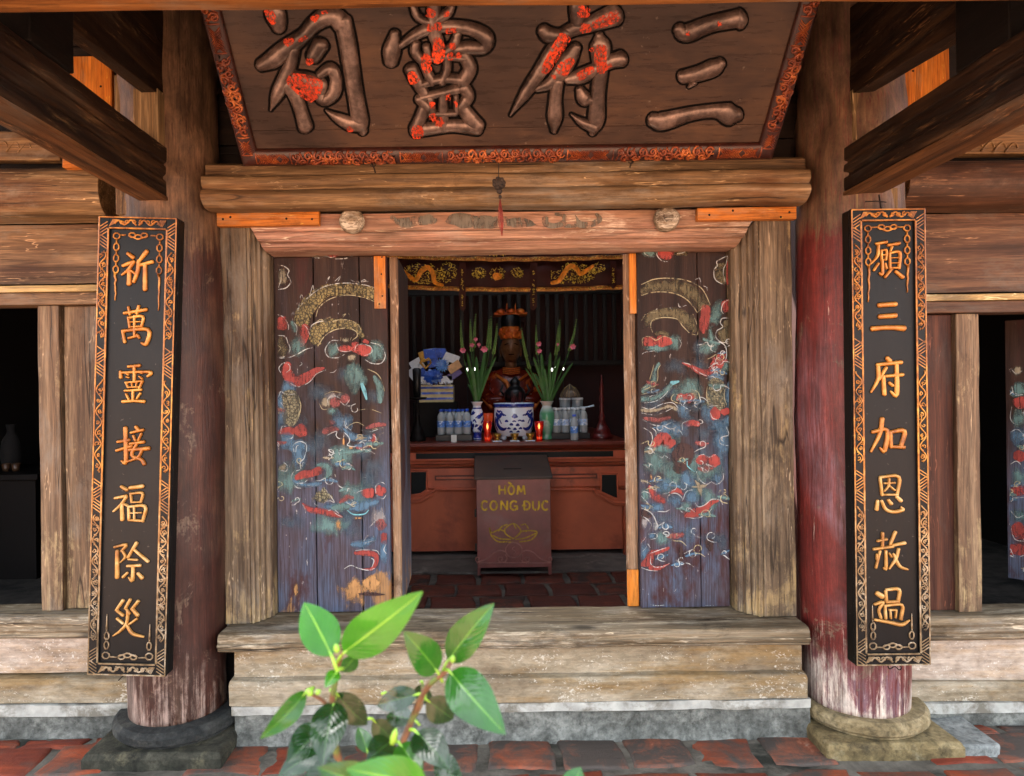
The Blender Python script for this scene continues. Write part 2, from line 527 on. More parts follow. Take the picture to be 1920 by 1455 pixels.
def plaster(name, a, b_, c, ochre, white, wlo):
    N = NT(name)
    n1 = N.noise(N.co((2.6, 5, 6)), 1, 9, .7, .6)
    n2 = N.noise(N.co((24, 40, 60)), 1, 6, .72, .3)
    n3 = N.noise(N.co((6, 9, 9), (5, 2, 1)), 1, 10, .78, .4)
    n4 = N.noise(N.co((90, 120, 120)), 1, 3, .7)
    gr = N.noise(N.co((4, 120, 120)), 1, 4, .6)
    col = N.ramp(n1, [(.32, a), (.5, b_), (.66, c)])
    col = N.mix(N.math('MULTIPLY', N.th(N.noise(N.co((1.5, 3, 9), (2, 7, 3)), 1, 7, .7), .50, .62), .75), col, ochre)
    col = N.mix(.5, col, N.ramp(n2, [(.34, (.55, .53, .50)), (.5, (1, 1, 1)), (.66, (1.3, 1.28, 1.25))]), 'MULTIPLY')
    col = N.mix(.25, col, N.ramp(gr, [(.36, (.55, .53, .50)), (.6, (1.15, 1.15, 1.15))]), 'MULTIPLY')
    wf = N.th(N.math('ADD', N.math('MULTIPLY', n3, .55), N.math('MULTIPLY', n4, .45)), wlo, wlo + .05)
    col = N.mix(N.math('MULTIPLY', wf, .85), col, white)
    dk = N.th(N.noise(N.co((60, 80, 80), (1, 1, 6)), 1, 3, .6), .70, .74)
    col = N.mix(N.math('MULTIPLY', dk, .6), col, (.10, .07, .05))
    return N.fin(col, .8, N.bump(N.math('ADD', N.math('ADD', n2, N.math('MULTIPLY', gr, .4)), N.math('MULTIPLY', wf, .4)), .5, .004), None, .25)
M['panel'] = plaster('limewashed_panel', (.19, .145, .098), (.31, .258, .185), (.42, .365, .285), (.28, .185, .085), (.56, .51, .43), .555)
M['panel_pale'] = plaster('pale_bay_panel', (.29, .225, .170), (.42, .345, .28), (.54, .47, .40), (.40, .28, .17), (.64, .58, .51), .555)
M['lime'] = plain('flaking_limewash', (.40, .385, .345), .8, var=.3, scale=13, dirt=(.20, .18, .145), dlo=.46, dhi=.60, bump=.6)
M['concrete'] = stone_mat('grey_concrete', (.085, .083, .072), (.15, .148, .132), (.245, .24, .215), (.32, .315, .28), (.060, .055, .042), 9, 0.0)
M['stone'] = stone_mat('mossy_stone', (.030, .029, .021), (.060, .057, .042), (.11, .10, .075), (.20, .175, .115), (.028, .030, .018), 8, .25)
M['stone_tan'] = stone_mat('tan_stone', (.12, .090, .048), (.215, .165, .088), (.32, .255, .15), (.055, .048, .034), (.33, .30, .22), 7, 0.0)
M['stone_grey'] = stone_mat('grey_mortar_block', (.15, .155, .145), (.23, .235, .22), (.32, .32, .30), (.09, .088, .075), (.06, .06, .045), 8, 0.0)
M['orange'] = wood('new_orange_timber', (.36, .135, .022), (.50, .205, .040), (.60, .28, .07), 'x', 20, crack=.3, bump=.25, spec=.3)
M['orange_z'] = wood('new_orange_timber_upright', (.40, .145, .020), (.54, .215, .034), (.62, .28, .055), 'z', 21, crack=.3, bump=.25)
M['straw'] = wood('pale_batten_wood', (.34, .24, .11), (.46, .34, .17), (.56, .44, .25), 'x', 22, crack=.4, bump=.25)
M['iron'] = plain('rusty_iron', (.035, .025, .02), .7, .6, var=.4, scale=40)
M['hole'] = plain('dark_gap', (.006, .005, .005), .9)

def column_mat(name, base, dark, light, scuff, seed, lo, hi, basecol, amt):
    N = NT(name)
    g = N.noise(N.co((14, 14, 1.2), (seed, 0, 0)), 1, 8, .62, .8)
    col = N.ramp(g, [(.28, dark), (.5, base), (.75, light)])
    big = N.noise(N.co((2.2, 2.2, 1.1), (seed, 4, 2)), 1, 5, .6, .5)
    fib = N.noise(N.co((170, 170, 8)), 1, 4, .65)
    col = N.mix(.5, col, N.ramp(fib, [(.3, (.4, .4, .4)), (.62, (1, 1, 1)), (.8, (1.25, 1.2, 1.2))]), 'MULTIPLY')
    col = N.mix(N.math('MULTIPLY', N.th(big, lo, hi), N.th(fib, .3, .6)), col, scuff)
    sc2 = N.noise(N.co((26, 26, 3.0), (3, seed, 1)), 1, 9, .75, .4)
    col = N.mix(N.math('MULTIPLY', N.th(sc2, .63, .68), .8), col, basecol)
    # the paint has gone near the foot and above the tie beams
    pl_ = N.noise(N.co((5.5, 5.5, 4.0), (seed, 9, 9)), 1, 10, .78, .5)
    col = N.mix(N.math('MULTIPLY', N.th(pl_, .565, .60), .75), col, N.mix(N.th(fib, .3, .6), (.10, .065, .045), (.27, .20, .145)))
    st_ = N.noise(N.co((55, 55, 2.2), (seed, 1, 8)), 1, 7, .7, .3)
    pa_ = N.noise(N.co((7, 7, 3.2), (seed, 7, 1)), 1, 10, .76, .4)
    zn = N.math('ADD', N.math('MULTIPLY', pa_, .55), N.math('MULTIPLY', st_, .45))
    for z0, z1, a, c, lo_ in ((.75, .05, amt, basecol, .545), (1.66, 1.92, .25, (.21, .135, .085), .50)):
        z = N.th(N.sepz(), z0, z1)
        zf = N.th(N.math('ADD', N.math('MULTIPLY', z, a), N.math('SUBTRACT', zn, N.math('MULTIPLY', N.math('SUBTRACT', 1.0, z), .10))), lo_ + .03, lo_ + .10)
        cc_ = N.mix(N.th(N.noise(N.co((20, 20, 5), (seed, 2, 2)), 1, 6, .7), .4, .62), c, tuple(x * .55 for x in c))
        col = N.mix(N.math('MULTIPLY', zf, N.th(fib, .25, .5)), col, cc_)
    col = N.mix(.6, col, N.ramp(st_, [(.34, (.55, .53, .53)), (.52, (1, 1, 1)), (.7, (1.25, 1.22, 1.22))]), 'MULTIPLY')
    mo = N.noise(N.co((13, 13, 8), (seed, 5, 5)), 1, 9, .75, .4)
    col = N.mix(.7, col, N.ramp(mo, [(.34, (.50, .48, .46)), (.52, (1, 1, 1)), (.68, (1.45, 1.4, 1.35))]), 'MULTIPLY')
    return N.fin(col, N.math('ADD', N.math('MULTIPLY', fib, .25), .38), N.bump(N.math('ADD', fib, N.math('MULTIPLY', g, .8)), .5, .004), None, .4)
M['column_brown'] = column_mat('maroon_column_paint', (.092, .035, .023), (.046, .018, .013), (.140, .066, .045), (.130, .078, .052), 3, .50, .62, (.36, .27, .225), .15)
M['column_red'] = column_mat('red_column_paint', (.200, .036, .028), (.095, .020, .018), (.27, .065, .050), (.215, .135, .150), 9, .46, .58, (.58, .50, .43), .15)

def brick_mat(name, a, b, c, grime, glo, ghi):
    N = NT(name)
    oi = N.n('ShaderNodeObjectInfo')
    nz = N.noise(N.co((9, 9, 9)), 1, 8, .65, .4)
    streak = N.noise(N.co((5, 26, 9), (2, 2, 2)), 1, 7, .7, .7)
    add = N.n('ShaderNodeVectorMath'); add.operation = 'ADD'
    sc = N.n('ShaderNodeVectorMath'); sc.operation = 'SCALE'; sc.inputs[3].default_value = 9.0
    N.l(oi.outputs['Location'], sc.inputs[0]); N.l(N.co((1, 1, 1)), add.inputs[0]); N.l(sc.outputs[0], add.inputs[1])
    gr = N.noise(add.outputs[0], 6.5, 8, .72, .4)
    col = N.ramp(N.math('ADD', N.math('MULTIPLY', nz, .6), N.math('MULTIPLY', oi.outputs['Random'], .4)), [(.25, a), (.5, b), (.75, c)])
    col = N.mix(.45, col, N.ramp(streak, [(.35, (.45, .4, .4)), (.65, (1.15, 1.1, 1.1))]), 'MULTIPLY')
    th = N.math('ADD', gr, N.math('MULTIPLY', N.math('SUBTRACT', oi.outputs['Random'], .5), .25))
    col = N.mix(N.th(th, glo, ghi), col, grime)
    col = N.mix(N.th(gr, .36, .26), col, (.40, .34, .28))
    return N.fin(col, .72, N.bump(N.math('ADD', N.math('ADD', nz, streak), gr), .7, .006), None, .35)
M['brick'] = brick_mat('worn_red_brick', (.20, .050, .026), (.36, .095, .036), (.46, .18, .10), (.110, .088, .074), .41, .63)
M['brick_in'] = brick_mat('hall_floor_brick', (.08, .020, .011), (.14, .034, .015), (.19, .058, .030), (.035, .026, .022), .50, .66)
def mortar_mat(name, a, b, moss):
    N = NT(name)
    n1 = N.noise(N.co((5, 5, 5)), 1, 9, .7, .4)
    n2 = N.noise(N.co((40, 40, 40)), 1, 5, .6)
    col = N.ramp(n1, [(.3, a), (.6, b)])
    col = N.mix(N.th(N.noise(N.co((2.3, 4, 3), (6, 1, 1)), 1, 7, .7), .5, .64), col, moss)
    return N.fin(col, .85, N.bump(N.math('ADD', n1, N.math('MULTIPLY', n2, .5)), .8, .008), None, .3)
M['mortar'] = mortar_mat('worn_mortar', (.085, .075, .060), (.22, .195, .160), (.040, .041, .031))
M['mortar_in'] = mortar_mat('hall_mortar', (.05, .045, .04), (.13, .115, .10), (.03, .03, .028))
def court_mat():
    N = NT('courtyard_paving')
    bt = N.n('ShaderNodeTexBrick')
    N.l(N.co((1, 1, 1)), bt.inputs['Vector'])
    bt.inputs['Scale'].default_value = 2.2
    bt.inputs['Color1'].default_value = (.45, .28, .18, 1); bt.inputs['Color2'].default_value = (.38, .235, .155, 1); bt.inputs['Mortar'].default_value = (.40, .32, .25, 1)
    return N.fin(N.mix(.5, bt.outputs[0], N.ramp(N.noise(N.co((.8, .8, .8)), 1, 6, .6), [(.3, (.5, .5, .5)), (.7, (1.2, 1.1, 1.1))]), 'MULTIPLY'), .85)
M['court'] = court_mat()

# ================================================================ setting: ground, porch, hall
b = MB(); b.add([(-60, -80, -.14), (60, -80, -.14), (60, -1.45, -.14), (-60, -1.45, -.14)], [(0, 1, 2, 3)])
tag(b.build('courtyard_ground', M['court']), kind='structure')
XL, XR = -3.2, 3.3
b = MB(); b.box(XL - .3, XR + .3, -1.45, .0, -.30, -.030)
nx_, ny_ = 230, 44
gx = lambda i: XL - .3 + (XR - XL + .6) * i / nx_
gy = lambda j: -1.45 + 1.45 * (j / ny_) ** .7
vs = []
for j in range(ny_ + 1):
    for i in range(nx_ + 1):
        x, y = gx(i), gy(j)
        vs.append((x, y, -.010 + .007 * noise.noise(Vector((x * 9, y * 9, 1))) + .004 * noise.noise(Vector((x * 31, y * 31, 4)))))
b.add(vs, [(j * (nx_ + 1) + i, j * (nx_ + 1) + i + 1, (j + 1) * (nx_ + 1) + i + 1, (j + 1) * (nx_ + 1) + i) for j in range(ny_) for i in range(nx_)], True)
porch = tag(b.build('porch_floor', M['mortar'], loc=(0, 0, 0)), kind='structure')
# bricks of the porch floor: four meshes shared by the copies
def brick_mesh(mb_seed, sx, sy, sz, bev=.010):
    bm_ = MB(); rnd = random.Random(mb_seed)
    hx, hy = sx / 2, sy / 2
    ring = []
    for (ax, ay) in ((-1, -1), (0, -1), (1, -1), (1, 0), (1, 1), (0, 1), (-1, 1), (-1, 0)):
        ring.append((ax * hx + rnd.uniform(-.012, .012), ay * hy + rnd.uniform(-.010, .010)))
    c = .86
    vs = [(x, y, -sz) for x, y in ring] + [(x, y, -.010) for x, y in ring] + [(x * .97, y * .97, -.003) for x, y in ring] + [(x * c, y * c, rnd.uniform(-.002, .002)) for x, y in ring] + [(0, 0, rnd.uniform(-.003, .001))]
    fs = []
    for L in range(3):
        for k in range(8):
            q = (k + 1) % 8
            fs.append((L * 8 + k, L * 8 + q, (L + 1) * 8 + q, (L + 1) * 8 + k))
    for k in range(8): fs.append((24 + k, 24 + (k + 1) % 8, 32))
    fs.append(tuple(reversed(range(8))))
    bm_.add(vs, fs, True)
    return bm_
def brick_set(parent, mat, sx, sy):
    out = []
    for i in range(5):
        o = brick_mesh(31 + i, sx, sy, .045).build('brick', mat, loc=(0, 0, 0))
        out.append(o.data); bpy.data.objects.remove(o)
    return out
def lay(parent, meshes, x, y, z, rz, sx, sy):
    o = bpy.data.objects.new('brick', random.choice(meshes)); COL.objects.link(o)
    o.parent = parent
    o.location = Vector((x, y, z)) - ORG[parent.name]
    o.rotation_euler = (random.uniform(-.012, .012), random.uniform(-.012, .012), rz)
    o.scale = (sx, sy, 1)
COLX = (W(335, 1350, -.1).x, W(1605, 1350, -.1).x)
bs = brick_set(porch, M['brick'], .218, .178)
rows = [(-.150, .36), (-.272, 1.0), (-.482, 1.0), (-.69, 1.0), (-.90, 1.0)]
for ri, (yy, s_) in enumerate(rows):
    x = XL + .05 + (ri % 2) * .13
    while x < XR:
        wd = random.choice((.95, 1.0, 1.05, 1.12))
        cx_ = x + .109 * wd
        skip = any(abs(cx_ - c) < .12 and yy > -.30 for c in COLX) or (yy > -.2 and COLX[0] - .1 < cx_ < COLX[1] + .1)
        if not skip:
            lay(porch, bs, cx_ + random.uniform(-.006, .006), yy + random.uniform(-.008, .008), random.uniform(-.008, .0), random.uniform(-.05, .05), wd, s_ * random.uniform(.93, 1.05))
        x += .218 * wd + random.uniform(.022, .034)

HX0, HX1, HY1, HZ = -4.0, 4.0, 6.6, 3.0
b = MB(); b.box(HX0, HX1, .0, HY1, -.30, -.012)
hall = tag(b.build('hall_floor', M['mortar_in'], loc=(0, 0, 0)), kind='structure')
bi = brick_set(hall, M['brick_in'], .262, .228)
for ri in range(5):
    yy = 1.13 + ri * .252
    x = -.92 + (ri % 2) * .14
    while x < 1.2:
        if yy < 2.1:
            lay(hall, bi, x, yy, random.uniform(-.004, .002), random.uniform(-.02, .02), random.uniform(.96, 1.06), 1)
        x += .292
b = MB(); b.box(-1.38, 1.58, .06, 1.12, -.011, .004, 20, 0); b.rough(.003, 5, 2)  # unseen pale slab added to bounce light onto the altar front
tag(b.build('bounce_floor', plain('pale_bounce_cement', (.42, .38, .32), .85, var=.2, scale=5), loc=(0, .6, 0)), kind='structure')
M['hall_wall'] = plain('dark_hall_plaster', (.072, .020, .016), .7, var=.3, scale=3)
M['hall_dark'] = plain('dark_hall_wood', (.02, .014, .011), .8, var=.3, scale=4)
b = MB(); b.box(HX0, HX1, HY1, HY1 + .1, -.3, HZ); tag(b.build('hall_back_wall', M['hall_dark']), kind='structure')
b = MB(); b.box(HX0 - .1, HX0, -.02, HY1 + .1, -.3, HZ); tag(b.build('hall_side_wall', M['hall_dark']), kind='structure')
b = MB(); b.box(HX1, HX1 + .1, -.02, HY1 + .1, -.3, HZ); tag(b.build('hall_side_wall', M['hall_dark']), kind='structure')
# ceiling with an added, unseen opening that lets daylight onto the altar
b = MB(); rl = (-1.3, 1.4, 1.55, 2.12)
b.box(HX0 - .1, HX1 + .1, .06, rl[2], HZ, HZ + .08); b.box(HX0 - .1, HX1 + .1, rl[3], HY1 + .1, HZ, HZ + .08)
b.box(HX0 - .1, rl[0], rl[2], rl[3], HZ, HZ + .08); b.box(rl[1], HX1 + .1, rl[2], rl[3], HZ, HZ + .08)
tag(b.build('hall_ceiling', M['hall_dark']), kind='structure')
# partitions between the middle hall and the side rooms
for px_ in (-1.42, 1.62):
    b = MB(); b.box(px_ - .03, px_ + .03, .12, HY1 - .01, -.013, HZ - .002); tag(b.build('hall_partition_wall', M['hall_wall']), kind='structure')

# ================================================================ columns on stone bases
def column(cx_, cy, r, mat, label, seed):
    b = MB()
    prof = [(r * .95, .10), (r * .97, .3), (r, .6), (r * 1.02, 1.0), (r * 1.0, 1.4), (r * .965, 1.8), (r * .93, 2.2), (r * .9, 2.9)]
    pp = cr(prof, 12)
    b.lathe(pp, (cx_, cy, 0), 40)
    b.rough(.010, 3.2, seed); b.rough(.0025, 16, seed + 3); b.rough(.016, 7, seed + 5, lambda v: v.z > 1.98); b.rough(.006, 24, seed + 6, lambda v: v.z > 1.9)
    o = b.build('wooden_column', mat, loc=(cx_, cy, 0))
    return tag(o, label, 'column')
column(COLX[0], -.10, .178, M['column_brown'], 'dark maroon brown round column with dull worn paint, the darker one', 4)
column(COLX[1], -.10, .187, M['column_red'], 'bright red round column with flaking scuffed paint, pale at its foot', 8)
M['ring_dark'] = stone_mat('dark_stone_ring', (.022, .023, .022), (.045, .046, .043), (.085, .083, .075), (.13, .12, .10), (.03, .03, .022), 9, 0.0)
M['ring_tan'] = stone_mat('pale_tan_stone_ring', (.16, .12, .065), (.26, .205, .12), (.37, .30, .19), (.09, .078, .055), (.34, .30, .21), 8, 0.0)
def base_stone(cx_, cy, hw, mat, mat2, label, seed, mat3):
    t = thing('column_base', label, 'stone base', (cx_, cy, -.02))
    b = MB(); z1 = .046
    b.prism([(cx_ - hw, cy - hw), (cx_ + hw, cy - hw), (cx_ + hw, cy + hw), (cx_ - hw, cy + hw)], 2, -.03, z1, 4)
    for v in b.v:
        if v.z > z1 - .004: v.x += (cx_ - v.x) * .045; v.y += (cy - v.y) * .045
    b.rough(.004, 7, seed)
    b.build('plinth', mat, t, bev=.006, seg=2)
    b = MB(); r0 = hw * .97; hr = .056
    pr = [(r0 * .90, z1 - .012), (r0 * .90, z1 + .006), (r0 * .955, z1 + .010), (r0 * .985, z1 + .018), (r0 * .985, z1 + hr - .016), (r0 * .955, z1 + hr - .006), (r0 * .92, z1 + hr), (r0 * .70, z1 + hr + .003)]
    b.lathe(pr, (cx_, cy, 0), 72, smooth=False); b.rough(.003, 8, seed + 2)
    b.build('ring', mat3, t)
    if mat2:
        b = MB(); b.box(cx_ + hw * .98, cx_ + hw + .13, cy - hw * .95, cy - .0, -.03, .035, 3); b.rough(.014, 9, seed)
        b.build('mortar_block', mat2, t, bev=.01)
base_stone(COLX[0] + .01, -.10, .235, M['stone'], None, 'dark mossy stone base with round ring under the maroon column', 3, M['ring_dark'])
base_stone(COLX[1] + .01, -.10, .232, M['stone_tan'], M['stone_grey'], 'tan stone base with round ring under the red column', 7, M['ring_tan'])

# ================================================================ crossbeam over the door
xa, xb = W(378, 330, -.25).x, W(1519, 330, -.25).x
b = MB()
prof = [(.0, 1.916), (-.12, 1.906)] + cr([(-.170, 1.886), (-.225, 1.890), (-.258, 1.918), (-.252, 1.940), (-.240, 1.948)], 4) + \
       cr([(-.240, 1.951), (-.254, 1.965), (-.252, 1.990), (-.232, 2.000)], 4) + [(-.214, 2.003), (-.216, 2.040), (-.20, 2.052), (.0, 2.052)]
b.prism(prof, 0, xa, xb, 44)
b.rough(.006, 3.0, 2); b.rough(.002, 17, 5)
beam = b.build('crossbeam', M['beam'], loc=((xa + xb) / 2, -.1, 1.95), bev=.003)
tag(beam, 'long weathered brown beam with rounded mouldings spanning the two columns above the door', 'beam')

# ================================================================ door frame
fy = -.09
t = thing('door_frame', 'weathered moulded wooden door frame with a faded pink painted lintel and long sill', 'door frame', (W(945, 470, fy).x, 0, .40))
LX0, LX1 = W(516, 1150, 0).x, W(1377, 1150, 0).x          # clear opening
zs = W(950, 1149, 0).z
zl = W(945, 464, fy).z
zt = W(945, 397, fy).z
PX0, PX1 = W(418, 800, fy).x, W(1488, 800, fy).x
def post(side):
    b = MB()
    xo, xi = (PX0, LX0) if side < 0 else (PX1, LX1)
    d = 1 if side < 0 else -1
    wtot = abs(xi - xo)
    # stepped moulding, profile (x,y)
    prof = [(xo, .05), (xo, fy), (xo + d * wtot * .60, fy), (xo + d * wtot * .615, fy + .006), (xo + d * wtot * .63, fy - .003), (xo + d * wtot * .70, fy - .002), (xo + d * wtot * .72, fy + .012),
            (xo + d * wtot * .78, fy + .018), (xo + d * wtot * .80, fy + .032), (xo + d * wtot * .87, fy + .036), (xo + d * wtot * .89, fy + .055), (xo + d * wtot * .965, fy + .062), (xi, fy + .078), (xi, .05)]
    zm = lambda p, q: -max(0, min(1, (abs(p - xo) - wtot * .55) / (wtot * .45))) * (zt - zl) * .98
    b.prism(prof, 2, zs + .002, zt - .004, 14, False, (lambda p, q: 0, zm))
    b.rough(.004, 4, side + 5); b.rough(.0012, 30, 3)
    return b.build('post', M['post'], t, bev=.002)
post(-1); post(1)
# lintel with mitred ends
M['pink'] = wood('faded_pink_paint', (.27, .155, .11), (.40, .245, .185), (.50, .35, .27), 'x', 30, wear=(.55, .45, .36), wear_lo=.57, wear_hi=.68, blotch=(.30, .19, .125), blotch_lo=.48, blotch_hi=.66, crack=.4, bump=.3, rough=.7)
wl = (LX0 - PX0)
prof = [(.05, zt), (fy - .004, zt), (fy - .004, zl + .070), (fy + .004, zl + .066), (fy - .006, zl + .062), (fy - .006, zl + .030), (fy + .012, zl + .026), (fy + .006, zl + .012), (fy + .030, zl), (.05, zl)]
def m0(p, q): return -(q - zl) / (zt - zl) * wl * .46
def m1(p, q): return (q - zl) / (zt - zl) * wl * .46
b = MB(); b.prism(prof, 0, LX0, LX1, 40, False, (m0, m1)); b.rough(.004, 3, 8); b.rough(.0012, 25, 9)
b.build('lintel', M['pink'], t, bev=.002)
M['grey_paint'] = paint('grey_cloud_paint', (.17, .15, .12), .40, .52, 7)
pl = Plane((0, fy - .0062, 0), (0, -1, 0))
b = MB(); k = 0
put = lambda x, y, h: pl.at(x, y, h)
for (x, y, rx, ry) in ((775, 415, 34, 10), (800, 413, 20, 9), (870, 415, 36, 14), (905, 417, 30, 13), (935, 416, 26, 10), (970, 418, 30, 9)):
    blob(b, put, x, y, rx, ry, 0, .001 + k * .0003, wob=.5); k += 1
for pts in ([(1022, 410, 12), (1024, 420, 12), (1040, 424, 10), (1058, 416, 10), (1056, 404, 8), (1042, 402, 6)], [(1075, 408, 12), (1085, 420, 13), (1105, 422, 11), (1124, 412, 10), (1118, 402, 6)], [(1060, 424, 7), (1078, 424, 8)],
            [(735, 408, 8), (752, 420, 9), (770, 420, 8)]):
    stroke(b, put, pts, 0, True, lift=.001 + k * .0003); k += 1
b.build('cloud_painting', M['grey_paint'], t)
M['boss'] = wood('turned_boss_wood', (.09, .06, .04), (.22, .165, .11), (.42, .36, .28), 'x', 33, wear=(.55, .50, .42), wear_lo=.5, wear_hi=.6)
for (px, py, r) in ((662, 417, .046), (1247, 413, .047)):
    c = W(px, py, fy - .01)
    b = MB()
    pr = [(r * .9, 0), (r, .012), (r * .98, .028), (r * .8, .040), (r * .62, .043), (r * .5, .039), (r * .36, .047), (.0015, .050)]
    b.lathe(pr, (0, 0, 0), 28)
    for v in b.v: v.x, v.y, v.z = c.x + v.x, c.y - v.z, c.z + v.y
    b.rough(.002, 30, px)
    b.build('boss', M['boss'], t)
# sill: a moulded threshold board, wider than the frame
sx0, sx1 = W(408, 1200, -.2).x, W(1519, 1185, -.2).x
zsil = zs
prof = [(.06, zsil - .07), (-.155, zsil - .07)] + cr([(-.165, zsil - .066), (-.190, zsil - .062), (-.198, zsil - .055)], 3) + [(-.192, zsil - .051), (-.204, zsil - .046), (-.206, zsil - .034), (-.198, zsil - .030), (-.200, zsil - .014), (-.190, zsil - .002), (-.17, zsil), (.06, zsil)]
b = MB(); b.prism(prof, 0, sx0, sx1, 44); b.rough(.005, 3.5, 4); b.rough(.0018, 22, 6)
b.build('sill', M['sill'], t, bev=.003)

# base under the door: recessed panel, rail, limewash, concrete foot
t = thing('threshold_base', 'weathered timber and concrete base wall under the door sill with flaking limewash', 'base wall', (W(960, 1300, -.15).x, -.1, 0))
bx0, bx1 = W(436, 1290, -.15).x, W(1506, 1290, -.15).x
b = MB(); b.box(bx0 + .01, bx1 - .006, -.152, .03, .222, zsil - .0715, 40, 0); b.rough(.003, 5, 3); b.build('panel', M['panel'], t)
b = MB(); b.box(COLX[0], COLX[1], .032, .055, -.02, zsil - .075); b.build('leak_backing', M['plank_dark'], t)  # added unseen board that blocks a light leak beside the column
b = MB(); prof = [(.03, .132), (-.186, .132), (-.190, .205), (-.180, .218), (-.15, .2215), (.03, .2215)]
b.prism(prof, 0, bx0, bx1, 40); b.rough(.005, 5, 7); b.build('rail', M['panel'], t, bev=.004)
b = MB(); b.box(bx0 + .01, bx1 + .01, -.187, .03, .100, .131, 50, 0); b.rough(.005, 9, 9, lambda v: v.y < -.1); b.build('limewash_strip', M['lime'], t)
b = MB(); b.prism([(.03, -.02), (-.196, -.02), (-.178, .04), (-.176, .0995), (.03, .0995)], 0, bx0 + .015, bx1 + .01, 50); b.rough(.008, 7, 11, lambda v: v.y < -.1); b.build('concrete_foot', M['concrete'], t)

# ================================================================ side bays
def bay(side, label):
    """plank wall with a dark opening beside the door"""
    lf = side < 0
    P_ = 110 if lf else 1825
    Z = lambda py, y: W(P_, py, y).z
    if lf: py = dict(b0=304, b1=399, s0=399, w1=532, st0=535, st1=547, r1=571, sl=1141, sm=1199, pn=1262, rl=1276, rb=1320, lm=1342)
    else:  py = dict(b0=290, b1=378, s0=379, w1=548, st0=551, st1=563, r1=586, sl=1143, sm=1204, pn=1278, rl=1281, rb=1316, lm=1336)
    cxx = COLX[0] - .16 if lf else COLX[1] + .16
    far = XL if lf else XR
    x0, x1 = (far, cxx) if lf else (cxx, far)
    t = thing('side_bay_wall', label, 'wall', ((x0 + x1) / 2, -.05, 0))
    # rounded beam
    zt_, zb_ = Z(py['b0'], -.2), Z(py['b1'], -.2)
    zc, hh = (zt_ + zb_) / 2, (zt_ - zb_) / 2
    prof = [(-.04, zb_)] + [(-.13 - .075 * math.cos(a), zc + hh * math.sin(a)) for a in [R(-80 + 160 * i / 14) for i in range(15)]] + [(-.04, zt_)]
    n0 = len(prof)
    b = MB(); b.prism(prof, 0, x0, x1 - .05 * (1 if lf else 0) + (0 if lf else 0), 30); b.rough(.008, 3, 3 + side); b.rough(.002, 18, 1)
    b.build('beam', M['beam'] if lf else M['board_red'], t, bev=.002)
    # board under the beam
    mat = M['board_x'] if lf else M['board_red']
    b = MB(); b.box(x0, x1, -.045, .02, Z(py['w1'], -.045), zb_ - .004, 20, 0); b.rough(.002, 4, 5); b.build('board', mat, t)
    b = MB(); b.box(x0, x1, -.075, -.047, Z(py['s0'] + 14, -.07), Z(py['s0'], -.07) , 20, 0); b.rough(.002, 6, 5); b.build('upper_strip', M['board_x'] if lf else M['orange'], t)
    b = MB(); b.box(x0, x1, -.090, -.046, Z(py['st1'], -.085), Z(py['st0'], -.085), 20, 0); b.rough(.0015, 6, 9); b.build('batten', M['straw'], t, bev=.002)
    b = MB(); b.box(x0, x1, -.075, .02, Z(py['r1'], -.075), Z(py['st1'], -.085) - .002, 20, 0); b.rough(.002, 5, 12); b.build('rail', mat, t, bev=.002)
    zr = Z(py['r1'], -.075) - .002
    zsl = Z(py['sl'], -.03)
    # jamb post, dark joint and plank
    def upright(pa, pb, yf, name, mt, seed):
        xa_, xb_ = W(pa, 850, yf).x, W(pb, 850, yf).x
        b = MB(); b.box(min(xa_, xb_), max(xa_, xb_), yf, .02, zsl + .002, zr, 16, 2); b.rough(.004, 4, seed); b.rough(.0012, 25, 2)
        b.build(name, mt, t, bev=.003)
    if lf:
        upright(74, 114, -.062, 'jamb_post', M['post_side'], 3); upright(123, 262, -.040, 'plank', M['post_side'], 5)
        ox0, ox1 = W(-420, 850, -.06).x, W(-370, 850, -.06).x
        upright(-420, -372, -.062, 'jamb_post', M['post_side'], 7)
    else:
        upright(1795, 1838, -.062, 'jamb_post', M['post_side'], 4); upright(1660, 1788, -.040, 'plank', M['red_plank'], 6)
        upright(2290, 2340, -.062, 'jamb_post', M['post_side'], 8)
    b = MB()
    if lf: b.box(W(113, 850, -.03).x, W(124, 850, -.03).x, -.02, .02, zsl + .002, zr)
    else: b.box(W(1787, 850, -.03).x, W(1796, 850, -.03).x, -.02, .02, zsl + .002, zr)
    b.build('dark_joint', M['hole'], t)
    b = MB()
    if lf: b.box(XL, W(-421, 850, -.06).x, -.04, .02, zsl + .002, zr)
    else: b.box(W(2341, 850, -.06).x, XR, -.04, .02, zsl + .002, zr)
    b.build('plank', M['post_side'], t)
    # sill, panel, rail, lime strip, concrete foot
    zm_ = Z(py['sm'], -.11)
    h = zsl - zm_
    prof = [(.03, zm_), (-.095, zm_), (-.112, zm_ + h * .12), (-.108, zm_ + h * .3), (-.116, zm_ + h * .42), (-.112, zm_ + h * .6), (-.118, zm_ + h * .72), (-.108, zm_ + h * .95), (-.095, zsl), (.03, zsl)]
    b = MB(); b.prism(prof, 0, x0, x1, 30); b.rough(.005, 3, 6); b.rough(.0018, 20, 7); b.build('sill', M['sill'], t, bev=.002)
    zp = Z(py['pn'], -.09)
    b = MB(); b.box(x0, x1, -.086, .02, zp, zm_ - .002, 20, 0); b.rough(.003, 5, 8); b.build('panel', M['panel_pale'], t)
    zrl, zrb = Z(py['rl'], -.12), Z(py['rb'], -.12)
    b = MB(); b.prism([(.02, zrb), (-.118, zrb), (-.122, zrl - .01), (-.108, zrl), (.02, zp - .002)], 0, x0, x1, 30); b.rough(.005, 5, 9); b.build('lower_rail', M['panel'], t, bev=.003)
    zlm = Z(py['lm'], -.12)
